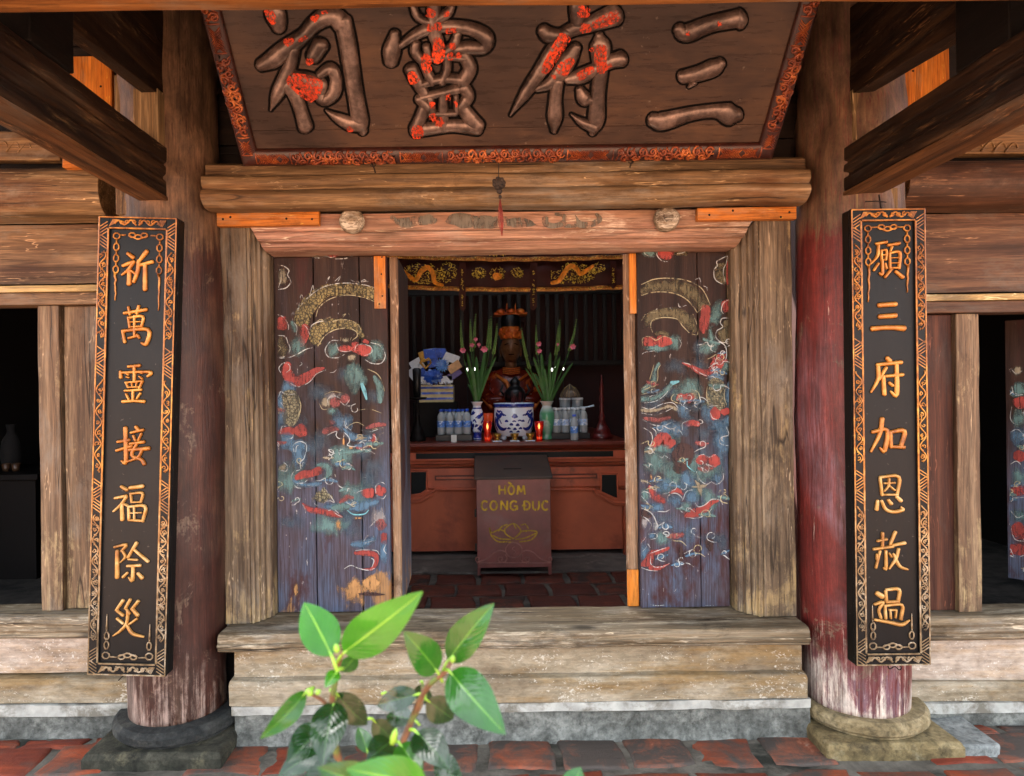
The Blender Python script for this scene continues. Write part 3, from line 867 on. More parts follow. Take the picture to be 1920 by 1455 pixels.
    b = MB(); b.box(x0, x1, -.126, .02, zlm, zrb - .002, 40, 0); b.rough(.005, 9, 10, lambda v: v.y < -.1); b.build('limewash_strip', M['lime'], t)
    b = MB(); b.box(x0, x1, -.118, .02, -.02, zlm - .002, 40, 0); b.rough(.008, 7, 12, lambda v: v.y < -.1); b.build('concrete_foot', M['concrete'], t)
    return t
bayL = bay(-1, 'brown plank wall with a dark opening beside the maroon column')
bayR = bay(1, 'reddish plank wall with a dark opening beside the red column')

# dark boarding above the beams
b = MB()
t = thing('upper_wall', 'dark boarding above the beams under the porch roof', 'wall', (0, 0, 2.0))
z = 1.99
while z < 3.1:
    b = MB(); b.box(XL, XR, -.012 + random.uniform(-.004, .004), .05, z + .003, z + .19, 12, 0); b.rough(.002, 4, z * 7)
    b.build('board', M['plank_dark'], t); z += .193

# ================================================================ roof timbers
def py_prism(b, x0, x1, zpair0, zpair1, y0, y1, n=14, grooves=True):
    """sloping beam along y: (z bottom, z top) at y0 and at y1"""
    w_ = x1 - x0
    g = .10 * w_
    base = [(0, 0), (1, 0), (1, .30), (1 - .10, .34), (1 - .10, .40), (1, .44), (1, .60), (1 - .08, .63), (1 - .08, .67), (1, .70), (1 - .02, 1), (.02, 1), (0, .70), (.08, .67), (.08, .63), (0, .60), (0, .44), (.10, .40), (.10, .34), (0, .30)] if grooves else [(0, 0), (1, 0), (1, 1), (0, 1)]
    vs, fs, m = [], [], len(base)
    for i in range(n + 1):
        t_ = i / n; y = y0 + (y1 - y0) * t_
        zb_ = zpair0[0] + (zpair1[0] - zpair0[0]) * t_; zt_ = zpair0[1] + (zpair1[1] - zpair0[1]) * t_
        for u, v in base: vs.append((x0 + u * w_, y, zb_ + v * (zt_ - zb_)))
    for i in range(n):
        for j in range(m):
            k_ = (j + 1) % m
            fs.append((i * m + j, i * m + k_, (i + 1) * m + k_, (i + 1) * m + j))
    fs.append(tuple(range(m))); fs.append(tuple(n * m + j for j in range(m)))
    b.add(vs, fs)
for side in (-1, 1):
    lf = side < 0
    yf = -.307
    if lf: x0, x1, zb_, zt_ = W(250, 360, yf).x, W(301, 360, yf).x, W(297, 361, yf).z, W(303, 266, yf).z
    else:  x0, x1, zb_, zt_ = W(1600, 350, yf).x, W(1664, 350, yf).x, W(1605, 350, yf).z, W(1597, 266, yf).z
    b = MB(); py_prism(b, x0, x1, (zb_, zt_), (zb_, zt_), -.22, -1.30, 24); b.rough(.004, 3, side + 4); b.rough(.0015, 20, 2)
    nm = 'dark brown grooved eave beam running out from the maroon column' if lf else 'dark brown grooved eave beam running out from the red column'
    eb = tag(b.build('eave_beam', M['beam_dark'], loc=((x0 + x1) / 2, -.7, zb_), bev=.004), nm, 'beam')
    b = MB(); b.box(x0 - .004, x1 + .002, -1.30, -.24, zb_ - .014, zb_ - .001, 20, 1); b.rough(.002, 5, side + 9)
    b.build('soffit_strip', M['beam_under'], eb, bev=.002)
    # rafter beam above
    if lf: x0, x1, za, zc_ = W(262, 165, yf).x, W(292, 165, yf).x, W(290, 166, yf).z, W(133, 50, -.78).z
    else:  x0, x1, za, zc_ = W(1612, 162, yf).x, W(1648, 162, yf).x, W(1612, 160, yf).z, W(1778, 58, -.78).z
    b = MB(); py_prism(b, x0, x1, (za, za + .30), (zc_, zc_ + .26), -.20, -.80, 12, False); b.rough(.004, 4, 6 + side)
    nm = 'dark rafter beam above the eave beam at the maroon column' if lf else 'dark rafter beam above the eave beam at the red column'
    tag(b.build('rafter_beam', M['beam_dark'], loc=((x0 + x1) / 2, -.5, za), bev=.003), nm, 'beam')
    # king block standing on the eave beam
    xb0, xb1 = (x0 - .02, x1 + .02)
    b = MB(); b.box(xb0, xb1, -.98, -.80, zt_ + .001, 2.62, 6, 2); b.rough(.004, 5, 3 + side)
    nm = 'dark block standing on the eave beam of the maroon column' if lf else 'dark block standing on the eave beam of the red column'
    tag(b.build('strut_block', M['soot'], loc=((x0 + x1) / 2, -.9, zt_), bev=.004), nm, 'beam')

def board(name, px0, py0, px1, py1, y, th, mat, label, cat, nails=(), rough_=.0015, grp=None):
    a, c = W(px0, py1, y), W(px1, py0, y)
    t = thing(name, label, cat, ((a.x + c.x) / 2, y, a.z), grp)
    b = MB(); b.box(a.x, c.x, y, y + th, a.z, c.z, 8, 0 if c.x - a.x > c.z - a.z else 2); b.rough(rough_, 6, px0)
    b.build('plank', mat, t, bev=.0025)
    for (nx, ny) in nails:
        p = W(nx, ny, y); b = MB(); b.ball((p.x, p.y - .0005, p.z), .0045, .002, .0045, 8, 4); b.build('nail', M['iron'], t)
    return t
board('repair_plank', 406, 394, 598, 424, -.125, .028, M['orange'], 'orange repair plank nailed across the lintel end beside the maroon column', 'plank', ((432, 407), (537, 410), (585, 411), (418, 411)))
board('repair_plank', 1308, 387, 1494, 413, -.125, .028, M['orange'], 'orange repair plank nailed across the lintel end beside the red column', 'plank', ((1374, 395), (1480, 398), (1464, 407), (1330, 403)))
board('infill_board', 131, 104, 209, 215, -.06, .02, M['orange_z'], 'bright orange infill board in the gap above the eave beam by the maroon column', 'board', ((189, 162),))
board('infill_board', 1696, 58, 1779, 215, -.06, .02, M['orange_z'], 'bright orange infill board in the gap above the eave beam by the red column', 'board', ((1712, 133),))
M['tanpost'] = wood('pale_strut_wood', (.10, .065, .035), (.24, .165, .09), (.40, .30, .18), 'z', 41, crack=.8)
board('pale_strut', 215, 140, 240, 262, -.20, .04, M['tanpost'], 'narrow pale timber strut beside the orange board at the maroon column', 'strut')
board('pale_strut', 250, 165, 296, 268, -.30, .06, M['tanpost'], 'broad pale timber strut against the maroon column top', 'strut')
board('pale_strut', 1600, 166, 1650, 262, -.27, .06, M['tanpost'], 'broad pale cracked strut against the red column top', 'strut')
board('pale_strut', 1653, 140, 1676, 250, -.06, .04, M['tanpost'], 'narrow pale timber strut beside the orange board at the red column', 'strut')
board('orange_wedge', 117, 294, 150, 314, -.212, .03, M['orange'], 'small orange wedge on top of the bay beam under the eave beam', 'wedge')
M['carved'] = wood('carved_bracket_wood', (.10, .06, .03), (.24, .15, .075), (.38, .27, .15), 'x', 44, blotch=(.11, .055, .025), crack=.6)
for (pts, lab, sd) in (([(-140, 300), (-140, 235), (0, 246), (40, 246), (62, 262), (90, 270), (112, 292), (112, 300)], 'tan carved bracket board above the bay beam beside the maroon column', 3),
                       ([(1800, 288), (1806, 262), (1850, 240), (1900, 232), (2060, 225), (2060, 286)], 'dark tan carved bracket board above the bay beam beside the red column', 5)):
    y = -.11
    q = [W(a, c, y) for a, c in pts]
    b = MB(); b.prism([(p.z, p.x) for p in q], 1, y, y + .05, 1)
    b.rough(.004, 9, sd)
    o = b.build('bracket_board', M['carved'], loc=(q[0].x, y, q[0].z), bev=.006)
    tag(o, lab, 'board')
    b = MB()
    for k in range(4):
        xs = pts[2][0] + (k - 1) * 22
        b.tube([W(xs + 14 * math.cos(a * .6), 275 - 10 * math.sin(a) + k, y - .001) for a in [i * .5 for i in range(9)]], .0035, 5)
    b.build('carved_scroll', M['carved'], o)

# square block between the beam and the couplet by the maroon column
board('tenon_block', 217, 348, 256, 402, -.24, .08, M['post_side'], 'short square timber block under the eave beam beside the maroon column', 'block')
board('tenon_block', 1606, 352, 1684, 392, -.27, .05, M['tanpost'], 'pale square block under the eave beam beside the red column', 'block')

# purlin along the eave and the roof over the porch
zb_ = W(960, 13, -1.2).z
M['purlin'] = wood('eave_purlin_wood', (.13, .055, .014), (.25, .115, .035), (.36, .19, .075), 'x', 52, crack=.2, bump=.25)
b = MB(); b.box(XL, XR, -1.26, -1.2, zb_, zb_ + .16, 50, 0); b.rough(.004, 3, 5)
tag(b.build('eave_purlin', M['purlin'], loc=(0, -1.2, zb_), bev=.004), 'orange brown purlin running along the eave across the very top', 'beam')
t = thing('porch_roof', 'dark underside of the porch roof above the name board', 'roof', (0, -.8, 2.4))
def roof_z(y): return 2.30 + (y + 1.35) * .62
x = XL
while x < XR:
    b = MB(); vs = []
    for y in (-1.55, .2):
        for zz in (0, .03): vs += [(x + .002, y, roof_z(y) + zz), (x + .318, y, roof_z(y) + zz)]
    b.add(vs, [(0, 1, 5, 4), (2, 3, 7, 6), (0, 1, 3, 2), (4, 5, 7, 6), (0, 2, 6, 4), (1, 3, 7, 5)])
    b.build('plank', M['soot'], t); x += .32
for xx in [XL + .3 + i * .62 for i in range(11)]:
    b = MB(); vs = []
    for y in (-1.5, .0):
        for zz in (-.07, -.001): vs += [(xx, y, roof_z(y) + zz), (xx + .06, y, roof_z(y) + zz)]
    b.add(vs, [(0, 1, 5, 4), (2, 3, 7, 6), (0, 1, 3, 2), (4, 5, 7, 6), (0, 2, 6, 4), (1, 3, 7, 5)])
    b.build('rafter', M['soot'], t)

# ================================================================ name board over the door
def lacquer(name, a, b_, c, rough, seed=0, axis='x'):
    N = NT(name)
    sc = (1.2, 9, 9) if axis == 'x' else (9, 9, 1.2)
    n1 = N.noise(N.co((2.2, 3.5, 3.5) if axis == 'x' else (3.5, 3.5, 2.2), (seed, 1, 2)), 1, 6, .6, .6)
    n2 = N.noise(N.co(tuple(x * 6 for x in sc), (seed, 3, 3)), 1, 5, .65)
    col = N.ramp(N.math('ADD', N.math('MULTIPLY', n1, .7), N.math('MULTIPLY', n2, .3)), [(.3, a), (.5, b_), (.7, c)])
    sp = N.noise(N.co((60, 60, 60)), 1, 3, .6)
    col = N.mix(N.math('MULTIPLY', N.th(sp, .68, .72), .35), col, (.3, .26, .22))
    return N.fin(col, N.math('ADD', N.math('MULTIPLY', n2, .22), rough - .1), N.bump(N.math('ADD', n1, N.math('MULTIPLY', n2, .4)), .22, .004), None, .22)
M['sign_panel'] = lacquer('bronze_brown_lacquer', (.036, .026, .022), (.078, .053, .042), (.150, .093, .060), .28, 3)  # uneven glossy sheen of the panel is put into these tones
def worn_bronze(name, seed, amount=1.0):
    N = NT(name)
    n1 = N.noise(N.co((9, 9, 9), (seed, 0, 0)), 1, 7, .65, .4)
    n2 = N.noise(N.co((70, 70, 70)), 1, 4, .6)
    col = N.ramp(N.math('ADD', N.math('MULTIPLY', n1, .7), N.math('MULTIPLY', n2, .3)), [(.32, (.050, .036, .031)), (.5, (.150, .108, .092)), (.68, (.32, .235, .20))])
    n3 = N.noise(N.co((6.5, 6.5, 6.5), (seed, 8, 3)), 1, 8, .72, .3)
    red = N.math('MULTIPLY', N.math('MULTIPLY', N.th(n3, .565, .60), N.th(n2, .36, .46)), amount)
    col = N.mix(red, col, (.62, .075, .012))
    return N.fin(col, .32, N.bump(N.math('ADD', n1, n2), .3, .002), .45, .5)
M['sign_char_clean'] = worn_bronze('clean_bronze_relief', 5, 0.0)
M['vermilion'] = plain('vermilion_paint', (.62, .075, .012), .6, var=.25, scale=40, dirt=(.16, .10, .08), dlo=.56, dhi=.62)
M['flat_dark'] = plain('flat_dark_mark', (.006, .004, .004), .8, spec=.1)  # flat near-black for recess shade on carvings and for painted features
M['frame_red'] = plain('red_lacquer_frame', (.050, .013, .008), .42, var=.5, scale=22, dirt=(.05, .022, .012), dlo=.5, dhi=.64)
def gilt(name, a, b_, c, seed=0, sc=30):
    N = NT(name)
    n1 = N.noise(N.co((sc, sc, sc), (seed, 0, 1)), 1, 6, .65, .3)
    n2 = N.noise(N.co((5, 5, 5), (seed, 3, 1)), 1, 4, .6)
    col = N.ramp(N.math('ADD', N.math('MULTIPLY', n1, .55), N.math('MULTIPLY', n2, .45)), [(.36, a), (.5, b_), (.64, c)])
    return N.fin(col, .40, N.bump(n1, .3, .0015), .25, .5)
M['frame_gilt'] = gilt('red_gold_carving', (.08, .022, .010), (.22, .060, .018), (.48, .19, .055), 4)

sgp = W(960, 303, -.307)
SG = Plane(sgp, (0, -1, -1))
U, V, Nn = Vector((1, 0, 0)), Vector((0, -1, 1)).normalized(), Vector((0, -1, -1)).normalized()
sl_, sr_ = SG.at(457, 309).x, SG.at(1445, 300).x
O = Vector((sl_, sgp.y, sgp.z)); SWd, SHt, RW = sr_ - sl_, .74, .058
def sp(u, v, h): return O + U * u + V * v + Nn * h
sign = thing('name_board', 'large dark bronze name board with four carved characters tilted forward above the crossbeam', 'sign', tuple(O + U * (SWd / 2)))
b = MB()
def sbox(b, u0, u1, v0, v1, h0, h1):
    vs = [sp(u, v, h) for h in (h0, h1) for v in (v0, v1) for u in (u0, u1)]
    b.add(vs, [(0, 1, 3, 2), (4, 5, 7, 6), (0, 1, 5, 4), (2, 3, 7, 6), (0, 2, 6, 4), (1, 3, 7, 5)])
# panel of two boards with a fine joint
vj = .118
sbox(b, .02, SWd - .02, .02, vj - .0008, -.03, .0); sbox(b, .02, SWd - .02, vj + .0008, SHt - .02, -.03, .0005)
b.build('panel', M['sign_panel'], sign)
# rails: half round
def rail(fn, L, name, mitre):
    b = MB(); n = 40; pr = 9; vs, fs = [], []
    for i in range(n + 1):
        for j in range(pr):
            a = math.pi * j / (pr - 1)
            v = RW / 2 - RW / 2 * math.cos(a); h = .004 + .018 * math.sin(a) ** .7
            s = v + (L - 2 * v) * i / n if mitre else L * i / n
            vs.append(fn(s, v, h))
        for j in (1, 0): vs.append(fn(RW * j + (L - 2 * RW * j) * i / n, RW * j, -.032))
    m = pr + 2
    for i in range(n):
        for j in range(m):
            k_ = (j + 1) % m
            fs.append((i * m + j, i * m + k_, (i + 1) * m + k_, (i + 1) * m + j))
    b.add(vs, fs, True)
    return b.build(name, M['frame_red'], sign)
fb = lambda s, v, h: sp(s, v, h)
ft = lambda s, v, h: sp(s, SHt - v, h)
fl = lambda s, v, h: sp(v, s, h)
fr = lambda s, v, h: sp(SWd - v, s, h)
rails = [rail(fb, SWd, 'frame_rail', True), rail(ft, SWd, 'frame_rail', True), rail(fl, SHt, 'frame_rail', True), rail(fr, SHt, 'frame_rail', True)]
def spiral(cx_, cy_, r, turns, d, a0=0, n=14):
    return [(cx_ + r * (1 - .8 * i / n) * math.cos(a0 + d * turns * 2 * math.pi * i / n), cy_ + r * (1 - .8 * i / n) * math.sin(a0 + d * turns * 2 * math.pi * i / n)) for i in range(n + 1)]
def rail_h(v): return .004 + .018 * math.sin(math.pi * max(.02, min(.98, v / RW))) ** .7
def carve(fn, s0, s1, par, seed):
    rnd = random.Random(seed)
    b = MB(); hb = MB()
    s = s0 + .012; flip = 1
    while s < s1 - .008:
        vc = RW * (.5 + .16 * flip); r = rnd.uniform(.011, .017)
        q = spiral(s, vc, r, rnd.uniform(1.0, 1.5), flip, rnd.uniform(0, 6))
        q = [(x, max(.004, min(RW - .004, y))) for x, y in q]
        b.tube([fn(x, y, rail_h(y) + .0035) for x, y in q], [.0046 * (1 - .4 * i / len(q)) for i in range(len(q))], 6)
        q = cr([(s - .012, RW * .12), (s, RW * rnd.uniform(.3, .7)), (s + .012, RW * .88)] if flip > 0 else [(s - .01, RW * .85), (s + .004, RW * rnd.uniform(.3, .6)), (s + .016, RW * .15)], 4)
        b.tube([fn(x, y, rail_h(y) + .002) for x, y in q], .0030, 5)
        # flat dark patch between the scrolls, shade of a hollow put into colour
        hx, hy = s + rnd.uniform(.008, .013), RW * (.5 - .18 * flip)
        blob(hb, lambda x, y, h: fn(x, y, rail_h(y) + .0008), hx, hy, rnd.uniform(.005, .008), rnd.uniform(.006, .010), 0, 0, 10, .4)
        for _ in range(2):
            xx, yy = s + rnd.uniform(-.012, .012), RW * rnd.uniform(.15, .85)
            b.tube([fn(xx + rnd.uniform(.004, .012) * t_, yy + rnd.uniform(-.007, .007) * t_, rail_h(yy) + .003) for t_ in (-1, -.3, .4, 1)], .0022, 5)
        flip = -flip; s += rnd.uniform(.016, .021)
    b.build('dragon_carving', M['frame_gilt'], par); hb.build('hollow_shade', M['flat_dark'], par)
def fret(fn, s0, s1, par):
    b = MB(); step = .0075; n = int((s1 - s0) / step)
    for i in range(n):
        s = s0 + i * step
        for (va, vb, d) in ((.12, .5, 1), (.5, .88, -1)):
            if (i // 5) % 2: d = -d
            pts = [(s + d * (t_ - .5) * RW * .36, RW * (va + (vb - va) * t_)) for t_ in (0, .5, 1)]
            b.tube([fn(x, y, rail_h(y) + .0014) for x, y in pts], .0024, 4, False)
    for s in (s0 - .006, s1 + .004):
        b.tube([fn(s, RW * (.04 + .92 * j / 6), rail_h(RW * (.04 + .92 * j / 6)) + .001) for j in range(7)], .0028, 5)
    b.build('fretwork', M['frame_gilt'], par)
sx = lambda px: SG.at(px, 290).x - sl_
for (k, a, c) in (('f', 486, 545), ('c', 553, 745), ('f', 755, 828), ('c', 838, 1056), ('f', 1066, 1145), ('c', 1153, 1336), ('f', 1346, 1418)):
    if k == 'f': fret(fb, sx(a), sx(c), rails[0])
    else: carve(fb, sx(a), sx(c), rails[0], a)
for (fn, rl, sd) in ((fl, rails[2], 4), (fr, rails[3], 9)):
    fret(fn, .05, .10, rl); carve(fn, .112, .36, rl, sd); fret(fn, .37, .44, rl); carve(fn, .45, .66, rl, sd + 1)

def zoomput(plane, ox, oy, s):
    return lambda x, y, h: plane.at(ox + x / s, oy + y / s, h)
BIG = [
 ((460, 0, 5.389), 'the large character for shrine hall', [
  [(270, 40, 130), (300, 130, 170), (330, 220, 150), (345, 285, 110)],
  [(160, 655, 110), (290, 590, 165), (430, 480, 160), (600, 350, 130), (690, 250, 140), (790, 180, 160), (900, 165, 160), (980, 240, 170)],
  [(985, 210, 150), (1035, 450, 150), (1080, 750, 140), (1120, 1000, 135), (1160, 1220, 140), (1190, 1330, 70)],
  [(1160, 1250, 140), (1050, 1240, 120), (920, 1180, 75), (815, 1110, 14)],
  [(490, 500, 110), (460, 640, 110), (410, 760, 120), (330, 940, 115), (258, 1110, 16)],
  [(430, 850, 120), (510, 970, 115), (565, 1130, 110), (610, 1280, 125)],
  [(450, 770, 110), (600, 830, 190), (730, 890, 210)],
  [(755, 750, 80), (860, 690, 105), (915, 790, 105), (890, 940, 120), (790, 1000, 110), (740, 920, 90)],
  [(760, 450, 150), (690, 570, 130)]]),
 ((710, 0, 5.387), 'the large character for spirit', [
  [(350, 60, 60), (390, 160, 70), (480, 210, 70), (570, 200, 80), (690, 130, 90), (740, 60, 60)],
  [(560, -10, 110), (560, 300, 120), (600, 450, 110), (590, 600, 90)], [(360, 20, 60), (740, 10, 60)],
  [(165, 330, 80), (135, 500, 150), (125, 620, 120)],
  [(220, 455, 60), (390, 340, 95), (560, 275, 110), (750, 265, 110), (950, 295, 120), (1080, 380, 140), (1060, 480, 110), (900, 480, 120), (780, 500, 100)],
  [(375, 430, 80), (370, 520, 90), (430, 590, 90)], [(480, 460, 70), (510, 590, 80)], [(800, 330, 70), (760, 450, 90), (690, 510, 100)],
  [(330, 690, 120), (390, 820, 110), (460, 940, 90)], [(430, 590, 70), (480, 700, 80), (540, 820, 90)], [(690, 550, 70), (690, 700, 75), (640, 820, 80)],
  [(860, 550, 110), (920, 690, 120), (850, 820, 120)], [(450, 600, 60), (650, 570, 60), (880, 580, 70)], [(430, 850, 70), (650, 790, 80), (860, 800, 90)],
  [(420, 985, 80), (620, 935, 70), (800, 890, 90)], [(860, 880, 110), (905, 970, 105), (850, 1060, 100)],
  [(410, 990, 90), (500, 1080, 90)], [(650, 930, 75), (650, 1270, 110)], [(780, 960, 45), (790, 1120, 60)], [(520, 980, 70), (545, 1130, 70)],
  [(470, 1070, 100), (410, 1230, 110), (380, 1300, 120)], [(840, 1070, 110), (930, 1200, 130), (1000, 1275, 130)], [(520, 1140, 50), (780, 1130, 60)],
  [(370, 1310, 125), (560, 1290, 105), (760, 1265, 110), (1000, 1290, 120)]]),
 ((940, 0, 5.389), 'the large character for palace', [
  [(785, -40, 90), (775, 60, 150), (770, 220, 120)],
  [(420, 300, 110), (480, 350, 140), (600, 350, 110), (730, 290, 120), (900, 240, 140), (1140, 150, 190)],
  [(650, 330, 110), (520, 510, 130), (390, 720, 120), (250, 930, 100), (90, 1165, 12)],
  [(755, 470, 90), (660, 630, 150), (520, 820, 110), (360, 895, 60)], [(565, 820, 110), (545, 1000, 105), (540, 1180, 125), (530, 1320, 50)],
  [(670, 800, 80), (810, 765, 130), (960, 690, 110), (1100, 620, 120), (1210, 590, 140)],
  [(990, 350, 70), (1000, 460, 170), (1000, 700, 130), (975, 950, 120), (955, 1210, 140), (915, 1340, 60)], [(930, 1280, 110), (810, 1230, 70), (702, 1150, 12)],
  [(790, 900, 70), (840, 990, 130), (900, 1010, 70)]]),
 ((1190, 0, 5.387), 'the large character for three', [
  [(445, 290, 110), (520, 335, 150), (760, 245, 140), (1000, 195, 150), (1050, 190, 180)],
  [(480, 775, 110), (650, 740, 130), (800, 680, 140), (870, 630, 90)], [(600, 820, 50), (540, 878, 14)],
  [(180, 1210, 120), (280, 1225, 150), (560, 1150, 115), (800, 1120, 115), (950, 1150, 190), (1040, 1155, 110)]])]
for (ox, oy, s), lab, strokes in BIG:
    put = zoomput(SG, ox, oy, s)
    b = MB(); g = MB()
    for i, st in enumerate(strokes):
        st = [(x, y, w_ * 1.2) for x, y, w_ in st]
        stroke(b, put, st, .021, per=6, lift=.0004 + i * .00002)
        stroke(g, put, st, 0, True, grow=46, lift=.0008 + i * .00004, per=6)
    ch = b.build('character', M['sign_char_clean'], sign); ch['label'] = lab
    g.build('groove_shade', M['flat_dark'], ch)  # flat dark ribbon: shade of the engraved outline put into colour
# vermilion paint left on the characters
M['vermilion'] = paint('flaking_vermilion', (.52, .070, .012), .44, .52, 46, var=.4)
RED = {460: [[(470, 770, 100), (590, 825, 170), (715, 890, 195)], [(240, 80, 60), (280, 150, 70), (300, 210, 40)], [(425, 405, 70), (490, 385, 50)], [(560, 385, 34), (630, 345, 30)], [(700, 170, 60), (745, 130, 30)], [(645, 600, 60), (690, 590, 40)], [(1050, 1275, 50), (1095, 1290, 20)], [(790, 100, 30), (840, 96, 24)]],
 710: [[(500, 100, 70), (560, 120, 60)], [(525, 230, 50), (530, 275, 60)], [(600, 220, 60), (612, 270, 50)], [(690, 290, 45), (775, 280, 40)], [(590, 370, 60), (612, 450, 95), (600, 560, 95), (585, 605, 40)], [(740, 430, 70), (750, 465, 40)], [(800, 530, 50), (825, 540, 40)], [(460, 540, 60), (490, 580, 80), (480, 640, 70), (505, 685, 70)], [(330, 720, 70), (372, 785, 95)], [(700, 950, 60), (722, 965, 40)], [(545, 1010, 45), (540, 1055, 40)], [(775, 990, 28), (792, 1050, 20)], [(540, 1140, 60), (572, 1180, 50)], [(610, 1200, 80), (645, 1220, 50)], [(370, 1305, 110), (425, 1300, 100)], [(680, 110, 60), (705, 120, 40)], [(720, 520, 50), (740, 560, 60)]],
 940: [[(790, 90, 100), (865, 100, 80)], [(810, 260, 80), (885, 260, 60)], [(930, 230, 60), (1050, 180, 95), (1155, 130, 90)], [(635, 350, 100), (560, 470, 95), (450, 660, 75), (415, 695, 40)], [(600, 690, 120), (640, 640, 95), (712, 580, 50)], [(520, 750, 45), (532, 740, 30)], [(780, 750, 70), (850, 700, 60), (912, 670, 50)], [(1005, 450, 85), (990, 560, 95), (1012, 690, 80)], [(900, 470, 45), (912, 485, 30)], [(1050, 650, 40), (1100, 630, 24)]],
 1190: [[(830, 215, 40), (856, 215, 24)], [(520, 310, 40), (535, 322, 24)]]}
for (ox, oy, s), lab, strokes in BIG:
    put = zoomput(SG, ox, oy, s)
    for i, st in enumerate(RED[ox]):
        b = MB(); stroke(b, put, [(x, y, w_ * 1.3) for x, y, w_ in st], 0, True, lift=.0226 + i * .00004, cap=.5); b.build('vermilion_patch', M['vermilion'], sign)
# small iron hooks under the board
for (pa, pb, pc, lab) in (((690, 300), (700, 312), (704, 324), 'small bent iron hook under the name board near the maroon column side'), ((1192, 296), (1184, 306), (1181, 314), 'small bent iron hook under the name board near the red column side')):
    b = MB(); b.tube([W(x, y, -.325) for x, y in cr([pa, pb, pc], 4)], .0025, 6); b.tube([W(pb[0] - 6, pb[1] - 2, -.325), W(pb[0], pb[1] + 1, -.325), W(pb[0] + 5, pb[1] - 3, -.325)], .0018, 5)
    p = W(pb[0], pb[1], -.325)
    tag(b.build('iron_hook', M['iron'], loc=p), lab, 'hook')

# ================================================================ couplet boards on the columns
M['black_lac'] = lacquer('black_lacquer', (.006, .007, .008), (.011, .012, .013), (.022, .022, .022), .40, 8, 'z')
M['black_lac2'] = lacquer('black_brown_lacquer', (.005, .005, .005), (.009, .008, .008), (.018, .015, .013), .44, 12, 'z')
def gold_z(name, z0, z1):
    """gold lacquer, paler and greyer where the lower end has weathered"""
    N = NT(name)
    n1 = N.noise(N.co((38, 38, 38)), 1, 6, .65, .3)
    n2 = N.noise(N.co((6, 6, 3)), 1, 5, .6)
    f = N.math('ADD', N.math('MULTIPLY', n1, .55), N.math('MULTIPLY', n2, .45))
    top = N.ramp(f, [(.36, (.13, .045, .010)), (.5, (.38, .165, .030)), (.64, (.58, .34, .09))])
    low = N.ramp(f, [(.36, (.09, .060, .036)), (.5, (.29, .21, .125)), (.64, (.52, .47, .39))])
    z = N.th(N.math('ADD', N.sepz(), N.math('MULTIPLY', n2, .5)), z0, z1)
    return N.fin(N.mix(z, low, top), .36, N.bump(n1, .3, .0015), .2, .5)
M['gold'] = gold_z('gold_carving', .45, .95)
M['gold_char'] = gilt('gold_character', (.24, .09, .022), (.44, .20, .045), (.60, .35, .11), 9, 26)
M['gold_pale'] = gilt('worn_gold_character', (.26, .12, .035), (.46, .26, .085), (.60, .44, .24), 10, 26)

